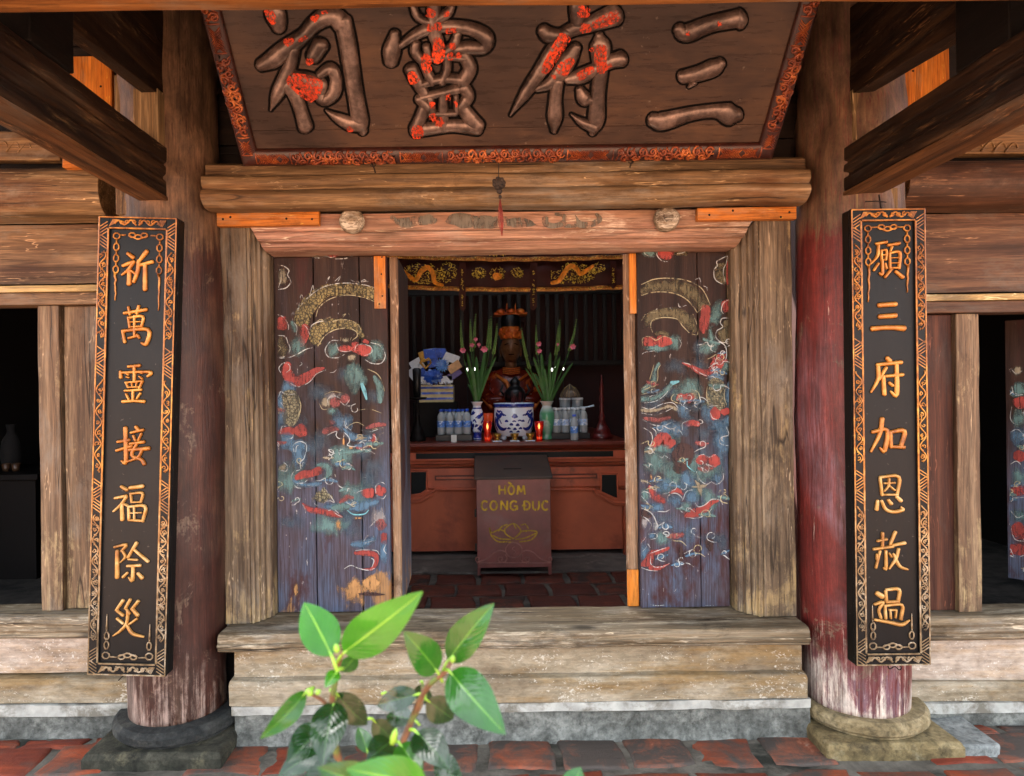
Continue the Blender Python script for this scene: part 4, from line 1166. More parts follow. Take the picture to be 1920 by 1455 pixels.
ZA, ZB, ZC, ZD = (170, 400, 5.194), (170, 660, 6.061), (160, 880, 6.611), (150, 1080, 7.275)
ZE, ZF, ZG, ZH = (1575, 380, 5.594), (1575, 640, 6.061), (1575, 860, 6.328), (1575, 1070, 7.658)
LEFTC = [
 (ZA, [[(365, 392, 36), (415, 430, 44)], [(318, 512, 34), (370, 490, 38), (425, 472, 36)], [(420, 478, 34), (370, 550, 32), (308, 600, 20)], [(378, 560, 40), (376, 690, 48)], [(400, 560, 26), (438, 588, 32)],
       [(548, 372, 46), (475, 465, 34)], [(468, 462, 34), (462, 560, 40), (422, 668, 34)], [(480, 505, 32), (605, 472, 38)], [(532, 500, 40), (532, 742, 46)]]),
 (ZA, [[(330, 972, 32), (545, 938, 38)], [(372, 915, 26), (386, 990, 22)], [(472, 902, 30), (452, 980, 24)], [(368, 1012, 22), (385, 1112, 24)], [(372, 1018, 24), (510, 1004, 30), (498, 1104, 26)], [(385, 1060, 16), (490, 1054, 16)],
       [(385, 1106, 18), (492, 1100, 20)], [(430, 1000, 24), (430, 1205, 26)], [(314, 1142, 28), (336, 1255, 32)], [(312, 1146, 30), (562, 1132, 40), (545, 1270, 40), (498, 1262, 22)], [(372, 1216, 24), (470, 1190, 26)], [(455, 1180, 22), (478, 1215, 24)]]),
 (ZB, [[(432, 166, 36), (560, 154, 40)], [(342, 222, 36), (346, 290, 40)], [(348, 234, 28), (630, 224, 34), (690, 240, 44), (650, 276, 28)], [(500, 165, 34), (500, 330, 36)], [(400, 238, 20), (432, 260, 24)], [(410, 284, 18), (440, 292, 22)],
       [(560, 232, 20), (592, 242, 22)], [(556, 276, 22), (590, 304, 26)], [(400, 346, 24), (595, 330, 28)], [(406, 350, 22), (430, 402, 24)], [(592, 335, 26), (556, 412, 28)], [(432, 400, 18), (550, 395, 20)], [(470, 346, 16), (480, 396, 16)], [(532, 340, 16), (520, 396, 16)],
       [(392, 440, 28), (580, 428, 32)], [(485, 440, 28), (485, 552, 30)], [(408, 478, 24), (440, 540, 26)], [(570, 468, 26), (530, 530, 22)], [(368, 562, 38), (490, 556, 32), (612, 562, 42)]]),
 (ZB, [[(312, 1020, 36), (440, 1000, 40)], [(398, 862, 50), (404, 1240, 50), (352, 1236, 20)], [(300, 1118, 36), (470, 1068, 38)], [(518, 850, 40), (550, 892, 42)], [(462, 916, 30), (600, 884, 36)], [(490, 950, 28), (512, 1004, 30)], [(582, 926, 28), (545, 1002, 26)],
       [(452, 1042, 34), (610, 1020, 38)], [(440, 1112, 38), (665, 1094, 48)], [(530, 1040, 36), (470, 1170, 40), (580, 1222, 40), (612, 1272, 46)], [(590, 1108, 34), (540, 1196, 34), (400, 1252, 24)]]),
 (ZC, [[(450, 212, 40), (518, 252, 50)], [(372, 356, 36), (515, 328, 44)], [(515, 340, 38), (440, 440, 36), (352, 520, 26)], [(455, 430, 46), (462, 622, 54)], [(490, 428, 28), (532, 452, 30)], [(560, 228, 48), (715, 208, 54)],
       [(566, 294, 28), (580, 406, 30)], [(570, 300, 28), (712, 294, 36), (694, 402, 34)], [(580, 406, 22), (696, 402, 26)], [(540, 458, 34), (546, 622, 36)], [(545, 462, 34), (746, 458, 44), (716, 640, 40)], [(546, 628, 30), (716, 636, 36)],
       [(550, 540, 20), (702, 534, 22)], [(610, 460, 24), (614, 624, 26)]]),
 (ZC, [[(366, 962, 32), (510, 932, 42), (455, 1010, 34)], [(465, 1008, 32), (500, 1082, 34), (440, 1150, 20)], [(398, 1010, 50), (398, 1335, 58)], [(640, 910, 48), (532, 1090, 38)], [(616, 1000, 36), (782, 1140, 44)], [(540, 1112, 26), (650, 1120, 28)],
       [(525, 1196, 36), (686, 1190, 42)], [(596, 1190, 42), (588, 1372, 50), (540, 1338, 20)], [(526, 1280, 34), (474, 1332, 40)], [(658, 1290, 44), (708, 1342, 54)]]),
 (ZD, [[(592, 330, 50), (500, 462, 40)], [(510, 470, 38), (592, 532, 46)], [(690, 320, 48), (622, 440, 40)], [(640, 450, 34), (682, 510, 40)], [(800, 340, 48), (712, 450, 44)], [(720, 450, 48), (790, 532, 56)],
       [(510, 575, 36), (592, 642, 38)], [(782, 580, 38), (680, 652, 34)], [(660, 480, 46), (640, 640, 44), (560, 740, 42), (458, 812, 22)], [(640, 660, 40), (720, 780, 50), (872, 826, 30)]])]
RIGHTC = [
 (ZE, [[(376, 432, 32), (482, 414, 34)], [(400, 450, 30), (388, 560, 32), (318, 642, 22)], [(430, 500, 22), (432, 602, 24)], [(432, 505, 22), (482, 500, 24), (476, 602, 24)], [(440, 550, 15), (475, 548, 15)], [(432, 602, 18), (478, 600, 18)],
       [(440, 612, 30), (440, 752, 32), (408, 738, 18)], [(396, 642, 28), (350, 710, 26)], [(470, 640, 22), (482, 692, 24)], [(500, 446, 30), (616, 428, 36)], [(542, 460, 24), (522, 510, 24)], [(515, 530, 26), (520, 692, 26)],
       [(520, 530, 26), (622, 524, 34), (614, 690, 32)], [(525, 582, 15), (605, 578, 15)], [(525, 636, 15), (605, 632, 15)], [(520, 686, 22), (615, 684, 24)], [(532, 702, 32), (468, 782, 30)], [(580, 722, 34), (652, 782, 44)]]),
 (ZE, [[(406, 1076, 50), (578, 1064, 52)], [(412, 1196, 50), (578, 1184, 54)], [(334, 1322, 54), (500, 1310, 48), (668, 1318, 62)]]),
 (ZF, [[(532, 190, 52), (562, 222, 56)], [(420, 266, 42), (690, 238, 50)], [(430, 290, 44), (428, 430, 44), (350, 576, 26)], [(520, 300, 38), (440, 432, 36)], [(488, 400, 46), (500, 602, 50)], [(520, 396, 36), (706, 378, 44)],
       [(640, 260, 44), (640, 602, 56), (572, 568, 24)], [(555, 470, 34), (592, 502, 40)]]),
 (ZF, [[(366, 1030, 42), (532, 1008, 48), (502, 1240, 54), (448, 1208, 22)], [(476, 880, 54), (450, 1050, 48), (348, 1252, 28)], [(570, 1030, 40), (576, 1202, 42)], [(572, 1030, 42), (726, 1020, 56), (692, 1192, 50)], [(576, 1196, 40), (722, 1202, 46)]]),
 (ZG, [[(470, 230, 36), (494, 430, 36)], [(470, 220, 36), (692, 214, 42), (672, 430, 38)], [(494, 426, 26), (672, 426, 28)], [(520, 290, 26), (642, 284, 28)], [(576, 236, 26), (570, 320, 26), (520, 382, 22)], [(580, 320, 24), (642, 372, 26)],
       [(442, 500, 40), (430, 602, 50)], [(490, 500, 36), (540, 600, 42), (640, 630, 44), (742, 604, 46), (720, 570, 16)], [(570, 490, 40), (602, 532, 46)], [(668, 450, 42), (716, 496, 52)]]),
 (ZG, [[(440, 976, 32), (546, 954, 36)], [(500, 880, 38), (500, 1050, 36)], [(396, 1072, 36), (620, 1040, 40)], [(470, 1092, 30), (420, 1292, 30)], [(540, 1092, 32), (540, 1302, 38), (510, 1290, 16)], [(430, 1130, 24), (430, 1192, 28)], [(580, 1120, 22), (602, 1162, 26)],
       [(652, 868, 42), (590, 1012, 36)], [(620, 1026, 36), (762, 998, 46)], [(690, 1070, 36), (660, 1180, 36), (580, 1302, 26)], [(630, 1130, 32), (700, 1270, 42), (796, 1312, 26)]]),
 (ZH, [[(650, 290, 44), (662, 440, 46)], [(660, 272, 46), (842, 268, 52), (830, 432, 50)], [(660, 446, 44), (832, 440, 46)], [(640, 500, 40), (652, 682, 42)], [(650, 500, 40), (882, 490, 48), (868, 692, 50)], [(702, 560, 30), (800, 560, 30)], [(712, 560, 26), (722, 682, 26)],
       [(800, 560, 26), (790, 672, 26)], [(526, 322, 70), (600, 368, 80)], [(490, 482, 40), (612, 448, 50), (552, 560, 44), (580, 670, 44)], [(490, 702, 40), (700, 738, 50), (880, 772, 56), (992, 708, 24)]])]
def couplet(label, corners, chars, pale_from, lac, seed, flipside):
    y = -.36
    TL, TR, BL, BR = [W(px, py, y) for px, py in corners]
    pl = Plane((0, y, 0), (0, -1, 0))
    c0 = (BL + BR) / 2
    t = thing('couplet_board', label, 'sign', (c0.x, y, c0.z))
    H = ((TL + TR) / 2 - c0).length
    vdir = ((TL + TR) / 2 - c0).normalized(); udir = Vector((vdir.z, 0, -vdir.x))
    Wd = ((TR - TL).length + (BR - BL).length) / 2
    def q(u, v, h): return c0 + udir * (u - Wd / 2) + vdir * v + Vector((0, -h, 0))
    def qbox(b, u0, u1, v0, v1, h0, h1):
        vs = [q(u, v, h) for h in (h0, h1) for v in (v0, v1) for u in (u0, u1)]
        b.add(vs, [(0, 1, 3, 2), (4, 5, 7, 6), (0, 1, 5, 4), (2, 3, 7, 6), (0, 2, 6, 4), (1, 3, 7, 5)])
    b = MB(); qbox(b, 0, Wd, 0, H, -.05, -.006); b.build('back_board', lac, t, bev=.004)
    fw = .036
    b = MB(); qbox(b, fw - .002, Wd - fw + .002, fw - .002, H - fw + .002, -.0058, .0); b.build('panel', lac, t)
    # frame rails, flat lacquer with raised gold edges
    fr_ = []
    for (u0, u1, v0, v1) in ((0, fw, 0, H), (Wd - fw, Wd, 0, H), (fw, Wd - fw, 0, fw * 1.15), (fw, Wd - fw, H - fw * 1.15, H)):
        b = MB(); qbox(b, u0, u1, v0, v1, -.0055, .008); fr_.append(b.build('frame_rail', lac, t, bev=.002))
    def edge(par, a, c, w_=.0024):
        b = MB(); b.tube([q(*a, .008), q(*[(x + y_) / 2 for x, y_ in zip(a, c)], .0085), q(*c, .008)], w_, 6, False); b.build('gold_edge', M['gold'], par)
    f2 = fw * 1.15
    edge(fr_[0], (.003, .003), (.003, H - .003)); edge(fr_[0], (fw - .003, f2), (fw - .003, H - f2), .0030)
    edge(fr_[1], (Wd - .003, .003), (Wd - .003, H - .003)); edge(fr_[1], (Wd - fw + .003, f2), (Wd - fw + .003, H - f2), .0030)
    edge(fr_[2], (.003, .003), (Wd - .003, .003)); edge(fr_[2], (fw, f2 - .003), (Wd - fw, f2 - .003), .0030)
    edge(fr_[3], (.003, H - .003), (Wd - .003, H - .003)); edge(fr_[3], (fw, H - f2 + .003), (Wd - fw, H - f2 + .003), .0030)
    rnd = random.Random(seed)
    def hatch(b, uc, v0, v1, w_):
        n = int((v1 - v0) / .0105)
        for i in range(n):
            v = v0 + i * .0105; d = 1 if (i // 4) % 2 else -1
            b.tube([q(uc - w_ / 2, v - d * .008, .0085), q(uc + w_ / 2, v + d * .008, .0085)], .0019, 4, False)
    def vine(b, uc, v0, v1, w_, dense):
        n = int((v1 - v0) / .006); pts = []
        per = rnd.uniform(.060, .075)
        for i in range(n + 1):
            v = v0 + (v1 - v0) * i / n
            pts.append((uc + math.sin((v - v0) / per * 2 * math.pi) * w_ * .42, v))
        b.tube([q(x, y_, .0095) for x, y_ in pts], .0023, 5)
        v = v0 + per * .25; sgn = 1
        while v < v1 - .01:
            s_ = spiral(uc - sgn * w_ * .12, v, w_ * rnd.uniform(.24, .36), rnd.uniform(.8, 1.3), sgn * rnd.choice((1, -1)), rnd.uniform(0, 6), 10)
            b.tube([q(x, y_, .0095) for x, y_ in s_], [.0023 - .0010 * i / 10 for i in range(11)], 5)
            for _ in range(5 if dense else 2):
                a0 = rnd.uniform(0, 6.28); l_ = rnd.uniform(.006, .013); px_, py_ = uc + rnd.uniform(-.3, .3) * w_, v + rnd.uniform(-.014, .014)
                pt = cr([(px_, py_), (px_ + l_ * .5 * math.cos(a0) + .003, py_ + l_ * .5 * math.sin(a0)), (px_ + l_ * math.cos(a0 + .6), py_ + l_ * math.sin(a0 + .6))], 3)
                pt = [(max(uc - w_ / 2, min(uc + w_ / 2, x)), y_) for x, y_ in pt]
                b.tube([q(x, y_, .0095) for x, y_ in pt], .0017, 5)
            v += per * .5; sgn = -sgn
    iw = fw - .012
    for ri, uc in ((0, fw / 2 + .0005), (1, Wd - fw / 2 - .0005)):
        b = MB(); hatch(b, uc, .01, .10, iw); hatch(b, uc, H * .36, H * .43, iw); hatch(b, uc, H * .655, H * .72, iw); hatch(b, uc, H - .10, H - .008, iw)
        b.build('fretwork', M['gold'], fr_[ri])
        b = MB(); vine(b, uc, .115, H * .35, iw, True); vine(b, uc, H * .445, H * .645, iw, False); vine(b, uc, H * .735, H - .115, iw, True)
        b.build('vine_carving', M['gold'], fr_[ri])
    for ri, v0 in ((2, f2 / 2), (3, H - f2 / 2)):
        b = MB()
        for d in (-1, 1):
            pts = cr([(Wd / 2 + d * .004, v0 - .008), (Wd / 2 + d * .022, v0 + .009), (Wd / 2 + d * .042, v0 - .007), (Wd / 2 + d * .062, v0 + .007), (Wd / 2 + d * .075, v0 - .004)], 5)
            b.tube([q(x, y_, .0095) for x, y_ in pts], .0032, 5)
            for uu in (.012, .033, .052):
                s_ = spiral(Wd / 2 + d * uu, v0 + .002, .008, 1.1, d, rnd.uniform(0, 6), 9); b.tube([q(x, y_, .0095) for x, y_ in s_], .0024, 5)
            for k in range(5):
                uu = Wd / 2 + d * (.086 - k * .004 + .0); b.tube([q(uu - .006, v0 - .012 + k * .002, .0088), q(uu + .006, v0 + .010, .0088)], .0018, 4, False)
        b.build('scroll_carving', M['gold'], fr_[ri])
    # linked ornament inside the two ends
    def ring(b, u, v, a, c): b.tube([q(u + a * math.cos(k * math.pi / 4 + .39) * 1.1, v + c * math.sin(k * math.pi / 4 + .39) * 1.1, .0025) for k in range(8)], .0027, 5, True, True)
    b = MB(); ui = fw + .022
    for d in (-1, 1):
        ue = Wd / 2 + d * (Wd / 2 - ui)
        v = H - f2 - .022; ring(b, ue, v, .010, .009)
        b.tube([q(ue - d * .012, v + .003, .0025), q(ue - d * .030, v + .004, .0025)], .0026, 5)
        v -= .036
        for k in range(3):
            b.tube([q(ue, v + .024, .0025), q(ue, v + .011, .0025)], .0026, 5); ring(b, ue, v, .008, .011); v -= .037
        L = .09 if (d < 0) != flipside else .12
        b.tube([q(ue + rnd.uniform(-.003, .003), v + .025 - L * i / 8, .0025) for i in range(9)], [.0042 - .0003 * i for i in range(9)], 5)
        v = f2 + .022; ring(b, ue, v, .011, .010)
        b.tube([q(ue - d * .013, v - .004, .0025), q(ue - d * .036, v - .005, .0025)], .0026, 5)
        v += .034
        for k in range(2 if d < 0 else 1): ring(b, ue - d * .001, v, .007, .012); v += .030; b.tube([q(ue, v - .018, .0025), q(ue, v - .006, .0025)], .0026, 5)
        b.tube([q(ue, v - .008 + .05 * i / 5, .0025) for i in range(6)], [.0036 - .0005 * i for i in range(6)], 5)
    for vv, s_ in ((H - f2 - .018, -1), (f2 + .018, 1)):
        for d in (-1, 0, 1): ring(b, Wd / 2 + d * .020, vv + (.006 * s_ if d == 0 else 0), .010, .007)
        b.tube([q(Wd / 2 - .03 + .06 * i / 6, vv + s_ * .012 * math.sin(math.pi * i / 6), .0025) for i in range(7)], .0024, 5)
    b.build('link_ornament', M['gold'], t)
    for i, ((ox, oy, s), sts) in enumerate(chars):
        put = zoomput(pl, ox, oy, s)
        b = MB(); g = MB()
        for k, st in enumerate(sts):
            stroke(b, put, st, .0075, per=4, lift=.0006 + k * .00002); stroke(g, put, st, 0, True, grow=12, lift=.0005 + k * .00003, per=4)
        ch = b.build('character', M['gold_pale'] if i >= pale_from else M['gold_char'], t)
        g.build('dark_outline', M['flat_dark'], ch)  # flat dark ribbon a little wider than each stroke
    return t
couplet('tall black couplet board with gold characters and frame hung on the maroon column', ((187, 406), (335, 409), (166, 1262), (312, 1269)), LEFTC, 4, M['black_lac'], 5, False)
couplet('tall black couplet board with gold characters and frame hung on the red column', ((1594, 390), (1731, 394), (1602, 1246), (1744, 1247)), RIGHTC, 4, M['black_lac2'], 6, True)
# wires under and over the boards
b = MB(); b.tube([W(x, y, -.335) for x, y in cr([(222, 1276), (230, 1268), (240, 1262)], 4)], .0018, 5)
tag(b.build('hanging_wire', M['iron'], loc=W(230, 1268, -.335)), 'short dark wire end under the couplet board on the maroon column', 'wire')
b = MB(); b.tube([W(x, y, -.335) for x, y in cr([(1664, 1246), (1668, 1254), (1678, 1250), (1686, 1256), (1690, 1252), (1684, 1245)], 4)], .0018, 5)
tag(b.build('hanging_wire', M['iron'], loc=W(1675, 1250, -.335)), 'curled rusty wire end under the couplet board on the red column', 'wire')
b = MB(); b.tube([W(1648, 365, -.32), W(1650, 378, -.32), W(1652, 392, -.32)], .0025, 6); b.tube([W(1622, 378, -.32), W(1642, 377, -.322), W(1662, 379, -.32)], .002, 5)
tag(b.build('iron_nail', M['iron'], loc=W(1650, 378, -.32)), 'crossed iron nail above the couplet board on the red column', 'nail')
b = MB(); c = W(1590, 792, -.28); b.box(c.x - .006, c.x + .006, c.y - .003, c.y + .003, c.z - .016, c.z + .016)
tag(b.build('metal_latch', plain('pale_metal_latch', (.45, .42, .40), .45, .5), loc=c, bev=.002), 'small pale metal clip on the red column beside the couplet board', 'clip')

# ================================================================ tassel hanging in the middle
t = thing('hanging_tassel', 'small dark woven ball with a thin red tassel hanging before the crossbeam', 'ornament', tuple(W(936, 345, -.33)))
M['tassel_dark'] = plain('dark_woven_cord', (.045, .032, .025), .8, var=.5, scale=60)
M['tassel_red'] = plain('dusty_red_thread', (.22, .045, .035), .8, var=.4, scale=50)
b = MB(); b.tube([W(935, 303, -.325), W(935, 318, -.33), W(935, 334, -.33)], .0016, 5); b.build('cord', M['tassel_dark'], t)
c = W(935, 344, -.33)
b = MB(); b.ball(c, .020, .016, .018, 14, 9); b.rough(.007, 60, 3)
for k in range(7):
    a = k * .9; b.ball((c.x + .016 * math.cos(a), c.y - .008, c.z + .013 * math.sin(a)), .008, .007, .008, 7, 5)
b.ball((c.x + .002, c.y, c.z - .026), .010, .009, .010, 8, 6); b.ball((c.x + .004, c.y, c.z - .045), .006, .006, .007, 8, 6)
b.build('woven_ball', M['tassel_dark'], t)
b = MB()
rnd = random.Random(2)
for k in range(16):
    o_ = rnd.uniform(-.009, .009); e_ = rnd.uniform(-.008, .008)
    b.tube([(c.x + .004, c.y, c.z - .048), (c.x + .004 + o_ * .8, c.y + rnd.uniform(-.004, .004), c.z - .09), (c.x + .006 + o_, c.y, c.z - .125), (c.x + .008 + e_ * .5, c.y, c.z - .155 - rnd.uniform(0, .02))], .0011, 4)
b.build('tassel', M['tassel_red'], t)

# ================================================================ painted door leaves
def leaf_mat(name, seed, ochre):
    N = NT(name)
    a = N.co((16, 16, 1.1), (seed, seed * 2, 0))
    g = N.noise(a, 1, 8, .62, .9)
    fib = N.noise(N.co((220, 220, 8), (seed, 0, 0)), 1, 4, .65)
    col = N.ramp(g, [(.28, (.026, .014, .011)), (.5, (.055, .031, .024)), (.74, (.105, .064, .046))])
    # bluish worn ground colour, stronger on the lower half of the leaf
    n1 = N.noise(N.co((3.2, 3.2, 1.5), (seed, 4, 4)), 1, 7, .65, .4)
    z = N.th(N.sepz(), .95, .25)
    f = N.th(N.math('ADD', n1, N.math('MULTIPLY', z, .46)), .60, .86)
    f = N.math('MULTIPLY', f, N.th(fib, .15, .6))
    col = N.mix(f, col, N.mix(N.th(N.noise(N.co((7, 7, 2), (9, seed, 2)), 1, 6, .6), .42, .62), (.120, .105, .130), (.115, .155, .225)))
    n2 = N.noise(N.co((5, 5, 1.6), (1, seed, 7)), 1, 7, .66, .4)
    col = N.mix(N.math('MULTIPLY', N.th(n2, .54, .62), .85), col, (.085, .032, .028))
    # bare ochre timber in patches near the foot
    zo = N.th(N.sepz(), .36, .06)
    n3 = N.noise(N.co((7, 7, 3), (seed, 2, 5)), 1, 9, .72, .4)
    fo = N.math('MULTIPLY', N.th(N.math('ADD', n3, N.math('MULTIPLY', zo, .22)), ochre, ochre + .06), N.th(fib, .25, .5))
    col = N.mix(fo, col, N.ramp(g, [(.3, (.20, .10, .035)), (.6, (.36, .22, .11))]))
    # pale scuffs and flecks
    n4 = N.noise(N.co((70, 70, 22), (seed, 1, 1)), 1, 4, .7)
    n5 = N.noise(N.co((2.2, 2.2, 2.2), (2, seed, 1)), 1, 4, .6)
    fl = N.math('MULTIPLY', N.th(n4, .66, .70), N.th(n5, .46, .58))
    col = N.mix(N.math('MULTIPLY', fl, .85), col, (.52, .48, .45))
    col = N.mix(.45, col, N.ramp(fib, [(.3, (.42, .42, .42)), (.62, (1, 1, 1)), (.8, (1.2, 1.2, 1.2))]), 'MULTIPLY')
    return N.fin(col, N.math('ADD', N.math('MULTIPLY', fib, .25), .5), N.bump(N.math('ADD', g, N.math('MULTIPLY', fib, .6)), .5, .003), None, .2)
M['leaf'] = leaf_mat('painted_door_timber', 3, .74)
M['leaf2'] = leaf_mat('painted_door_timber_flecked', 8, .84)
P = {
 'olive': paint('olive_scale_paint', (.255, .205, .095), .36, .50, 6, scales=85, soft=.10),
 'olive_dim': paint('dim_olive_paint', (.135, .110, .060), .40, .55, 6, soft=.10),
 'tan': paint('tan_scale_paint', (.26, .235, .155), .36, .52, 7, scales=95, soft=.10),
 'tan_plain': paint('tan_cloud_paint', (.25, .215, .155), .42, .58, 7, soft=.34),
 'red': paint('cloud_red_paint', (.31, .068, .055), .30, .50, 7, amax=.92, soft=.10),
 'red_dim': paint('faded_red_paint', (.27, .090, .082), .34, .54, 7, amax=.85, soft=.10),
 'teal': paint('teal_cloud_paint', (.135, .215, .205), .34, .60, 6, amax=.85, soft=.34),
 'blue': paint('blue_cloud_paint', (.105, .180, .245), .32, .60, 6, amax=.85, soft=.34),
 'cyan': paint('pale_cyan_paint', (.20, .42, .46), .34, .46, 8),
 'white': paint('white_outline_paint', (.50, .50, .48), .40, .53, 13, amax=.8),
 'cream': paint('cream_outline_paint', (.40, .35, .23), .38, .50, 13, amax=.9),
 'wash': paint('blue_grey_wash', (.100, .145, .180), .36, .74, 5, amax=.65, soft=.36),
 'grey': paint('grey_wash_paint', (.30, .28, .27), .46, .62, 8, amax=.7, soft=.34),
 'brown': paint('bare_dark_wood', (.062, .030, .026), .30, .45, 5),
 'ochre': paint('bare_ochre_wood', (.40, .235, .105), .46, .60, 5, soft=.34),
}
NAMES = {'olive': 'dragon_body', 'olive_dim': 'dragon_body', 'tan': 'scaled_cloud', 'tan_plain': 'tan_cloud', 'red': 'red_cloud', 'red_dim': 'red_cloud', 'teal': 'teal_cloud', 'blue': 'blue_cloud', 'cyan': 'cyan_streak', 'white': 'white_outline', 'cream': 'cream_outline', 'grey': 'grey_wash', 'wash': 'blue_wash', 'brown': 'bare_patch', 'ochre': 'bare_patch'}
class Mural:
    """paint on one leaf; each stroke a hair above the last, every patch of colour a piece of its own"""
    def __init__(s, plane, x0, x1): s.x0, s.x1 = x0, x1; s.pl = plane; s.mb = {}; s.fill = []; s.k = 0
    def at(s, ox, oy, sc): s.put = lambda x, y, h: s.pl.at(max(s.x0, min(s.x1, ox + x / sc)), oy + y / sc, h)
    def lift(s): s.k += 1; return .0006 + s.k * .00003
    def one(s, col):
        m_ = MB(); s.fill.append((col, m_)); return m_
    def st(s, col, *pts): stroke(s.one(col), s.put, pts, 0, True, lift=s.lift(), per=5)
    def bl(s, col, x, y, rx, ry, rot=0, wob=.35):
        g = 1.18 if col in ('blue', 'teal') else 1.0
        blob(s.one(col), s.put, x, y, rx * g, ry * g, rot, s.lift(), 26, wob)
    def ln(s, col, w_, *pts):
        n = len(pts)
        stroke(s.mb.setdefault(col, MB()), s.put, [(x, y, w_ * (.4 if i in (0, n - 1) else .75)) for i, (x, y) in enumerate(pts)], 0, True, lift=s.lift() + .0012, per=6)
    def swirls(s, seed, n, xr, yr, keep):
        """small cloud curls and wave lines between the large figures, in photograph pixels"""
        rnd = random.Random(seed); s.at(0, 0, 1)
        for _ in range(n):
            x, y = rnd.uniform(*xr), rnd.uniform(*yr)
            if not keep(x, y): continue
            d = rnd.choice((-1, 1)); r = rnd.uniform(5, 10); a0 = rnd.uniform(0, 6.28)
            c = rnd.choice(('blue', 'blue', 'teal', 'teal', 'red_dim', 'tan_plain'))
            if rnd.random() < .7: s.st(c, (x - d * r * 1.3, y + rnd.uniform(-4, 4), r * .6), (x, y, r * rnd.uniform(1.0, 1.6)), (x + d * r * 1.5, y + rnd.uniform(-5, 5), r * .8))
            q = [(x + r * (1 - .6 * i / 7) * math.cos(a0 + d * i * .75), y + r * (1 - .6 * i / 7) * math.sin(a0 + d * i * .75)) for i in range(8)]
            tail = [(q[0][0] + d * r * 1.8, q[0][1] + rnd.uniform(4, 9)), (q[0][0] + d * r * .9, q[0][1] + rnd.uniform(1, 5))]
            s.ln(rnd.choice(('white', 'white', 'cream')), rnd.uniform(1.5, 2.3), *(tail + q))
    def done(s, par):
        for c, mb in s.fill:
            o = mb.build(NAMES[c], P[c], par)
            n = len(mb.v); at = o.data.attributes.new('edge', 'FLOAT', 'POINT')
            at.data.foreach_set('value', [1.0 if i == 0 else 0.0 for i in range(n)] if n == 27 else [1.0 if i % 3 == 1 else 0.0 for i in range(n)])
        for c, mb in s.mb.items(): mb.build(NAMES[c] if 'outline' in NAMES[c] else 'brush_line', P[c], par)['kind'] = 'stuff'

LY = .026
zb_leaf, zt_leaf = zs + .004, zl - .003
def leaf(label, xs, mat, seed):
    x0, x1 = xs[0], xs[-1]
    t = thing('door_leaf', label, 'door', ((x0 + x1) / 2, 0, zs))
    for i, (a, c) in enumerate(zip(xs, xs[1:])):
        b = MB(); g = .0022
        b.box(a + (g if i else 0), c - (g if i < len(xs) - 2 else 0), LY, LY + .034, zb_leaf, zt_leaf, 14, 2)
        b.rough(.0008, 5, seed + i)
        for v in b.v: v.y += .0015 * math.sin(i * 2.1 + seed)
        b.build('plank', mat, t, bev=.0018)
    b = MB(); b.box(x0 + .01, x1 - .01, LY + .036, LY + .046, zb_leaf + .1, zb_leaf + .18); b.box(x0 + .01, x1 - .01, LY + .036, LY + .046, zt_leaf - .2, zt_leaf - .12)
    b.build('batten', mat, t)
    return t
X = lambda px: W(px, 810, LY).x
dl = leaf('closed painted door leaf beside the maroon column, with the clearer scaled dragon', [LX0 + .004, X(591), X(677), X(729)], M['leaf'], 3)
dr = leaf('closed painted door leaf beside the red column, its dragon dim and flecked with white', [X(1198), X(1311), LX1 - .006], M['leaf2'], 6)
lp = Plane((0, LY - .002, 0), (0, -1, 0))
m = Mural(lp, 521, 726)
m.at(0, 0, 1); rnd = random.Random(21)
for _ in range(26): m.bl(rnd.choice(('wash', 'wash', 'teal')), rnd.uniform(530, 715), rnd.uniform(690, 1000), rnd.uniform(16, 34), rnd.uniform(14, 30))
# --- upper half
m.at(500, 460, 4.041)
m.bl('tan_plain', 118, 240, 52, 92); m.ln('white', 9, (82, 150), (130, 158), (170, 190), (160, 225), (184, 275), (150, 322), (92, 335)); m.ln('white', 6, (95, 170), (112, 240), (92, 320))
m.bl('tan_plain', 385, 66, 50, 28); m.bl('red', 500, 62, 52, 28); m.ln('white', 9, (335, 48), (350, 88), (400, 98), (440, 88)); m.ln('white', 9, (520, 104), (600, 100), (650, 76), (672, 46)); m.ln('white', 6, (440, 80), (500, 92), (560, 48))
m.st('olive', (265, 570, 120), (300, 480, 130), (370, 400, 118), (460, 345, 100), (600, 332, 90), (740, 345, 96), (826, 378, 92))
m.ln('white', 9, (190, 535), (240, 480), (310, 400), (420, 322), (560, 288), (720, 296), (828, 326)); m.ln('cream', 8, (375, 540), (400, 470), (480, 408), (600, 378), (720, 392), (826, 430))
for q in ([(238, 505), (262, 380), (285, 415)], [(186, 530), (215, 495), (212, 530)], [(330, 370), (352, 305), (360, 345)], [(440, 285), (478, 238), (452, 290)], [(515, 275), (565, 232), (540, 275)], [(640, 264), (680, 278), (770, 274)], [(700, 285), (740, 262), (765, 280)]): m.ln('white', 7, *q)
m.st('olive', (372, 715, 110), (392, 640, 118), (470, 605, 96), (590, 596, 74), (680, 622, 62), (722, 690, 46))
m.ln('white', 8, (330, 640), (350, 600), (420, 575), (470, 590)); m.ln('cream', 9, (470, 590), (550, 565), (640, 572), (700, 612), (732, 690)); m.ln('cream', 9, (385, 772), (440, 690), (520, 640), (620, 628), (680, 655), (686, 690), (655, 715))
for q in ([(380, 580), (410, 562), (440, 570)], [(440, 562), (480, 545), (492, 556)], [(570, 535), (600, 520), (580, 545)], [(620, 515), (640, 545), (650, 560)]): m.ln('cream', 6, *q)
m.bl('teal', 515, 785, 66, 62); m.bl('teal', 830, 812, 76, 84); m.bl('tan_plain', 640, 850, 52, 28); m.bl('tan_plain', 600, 718, 44, 26)
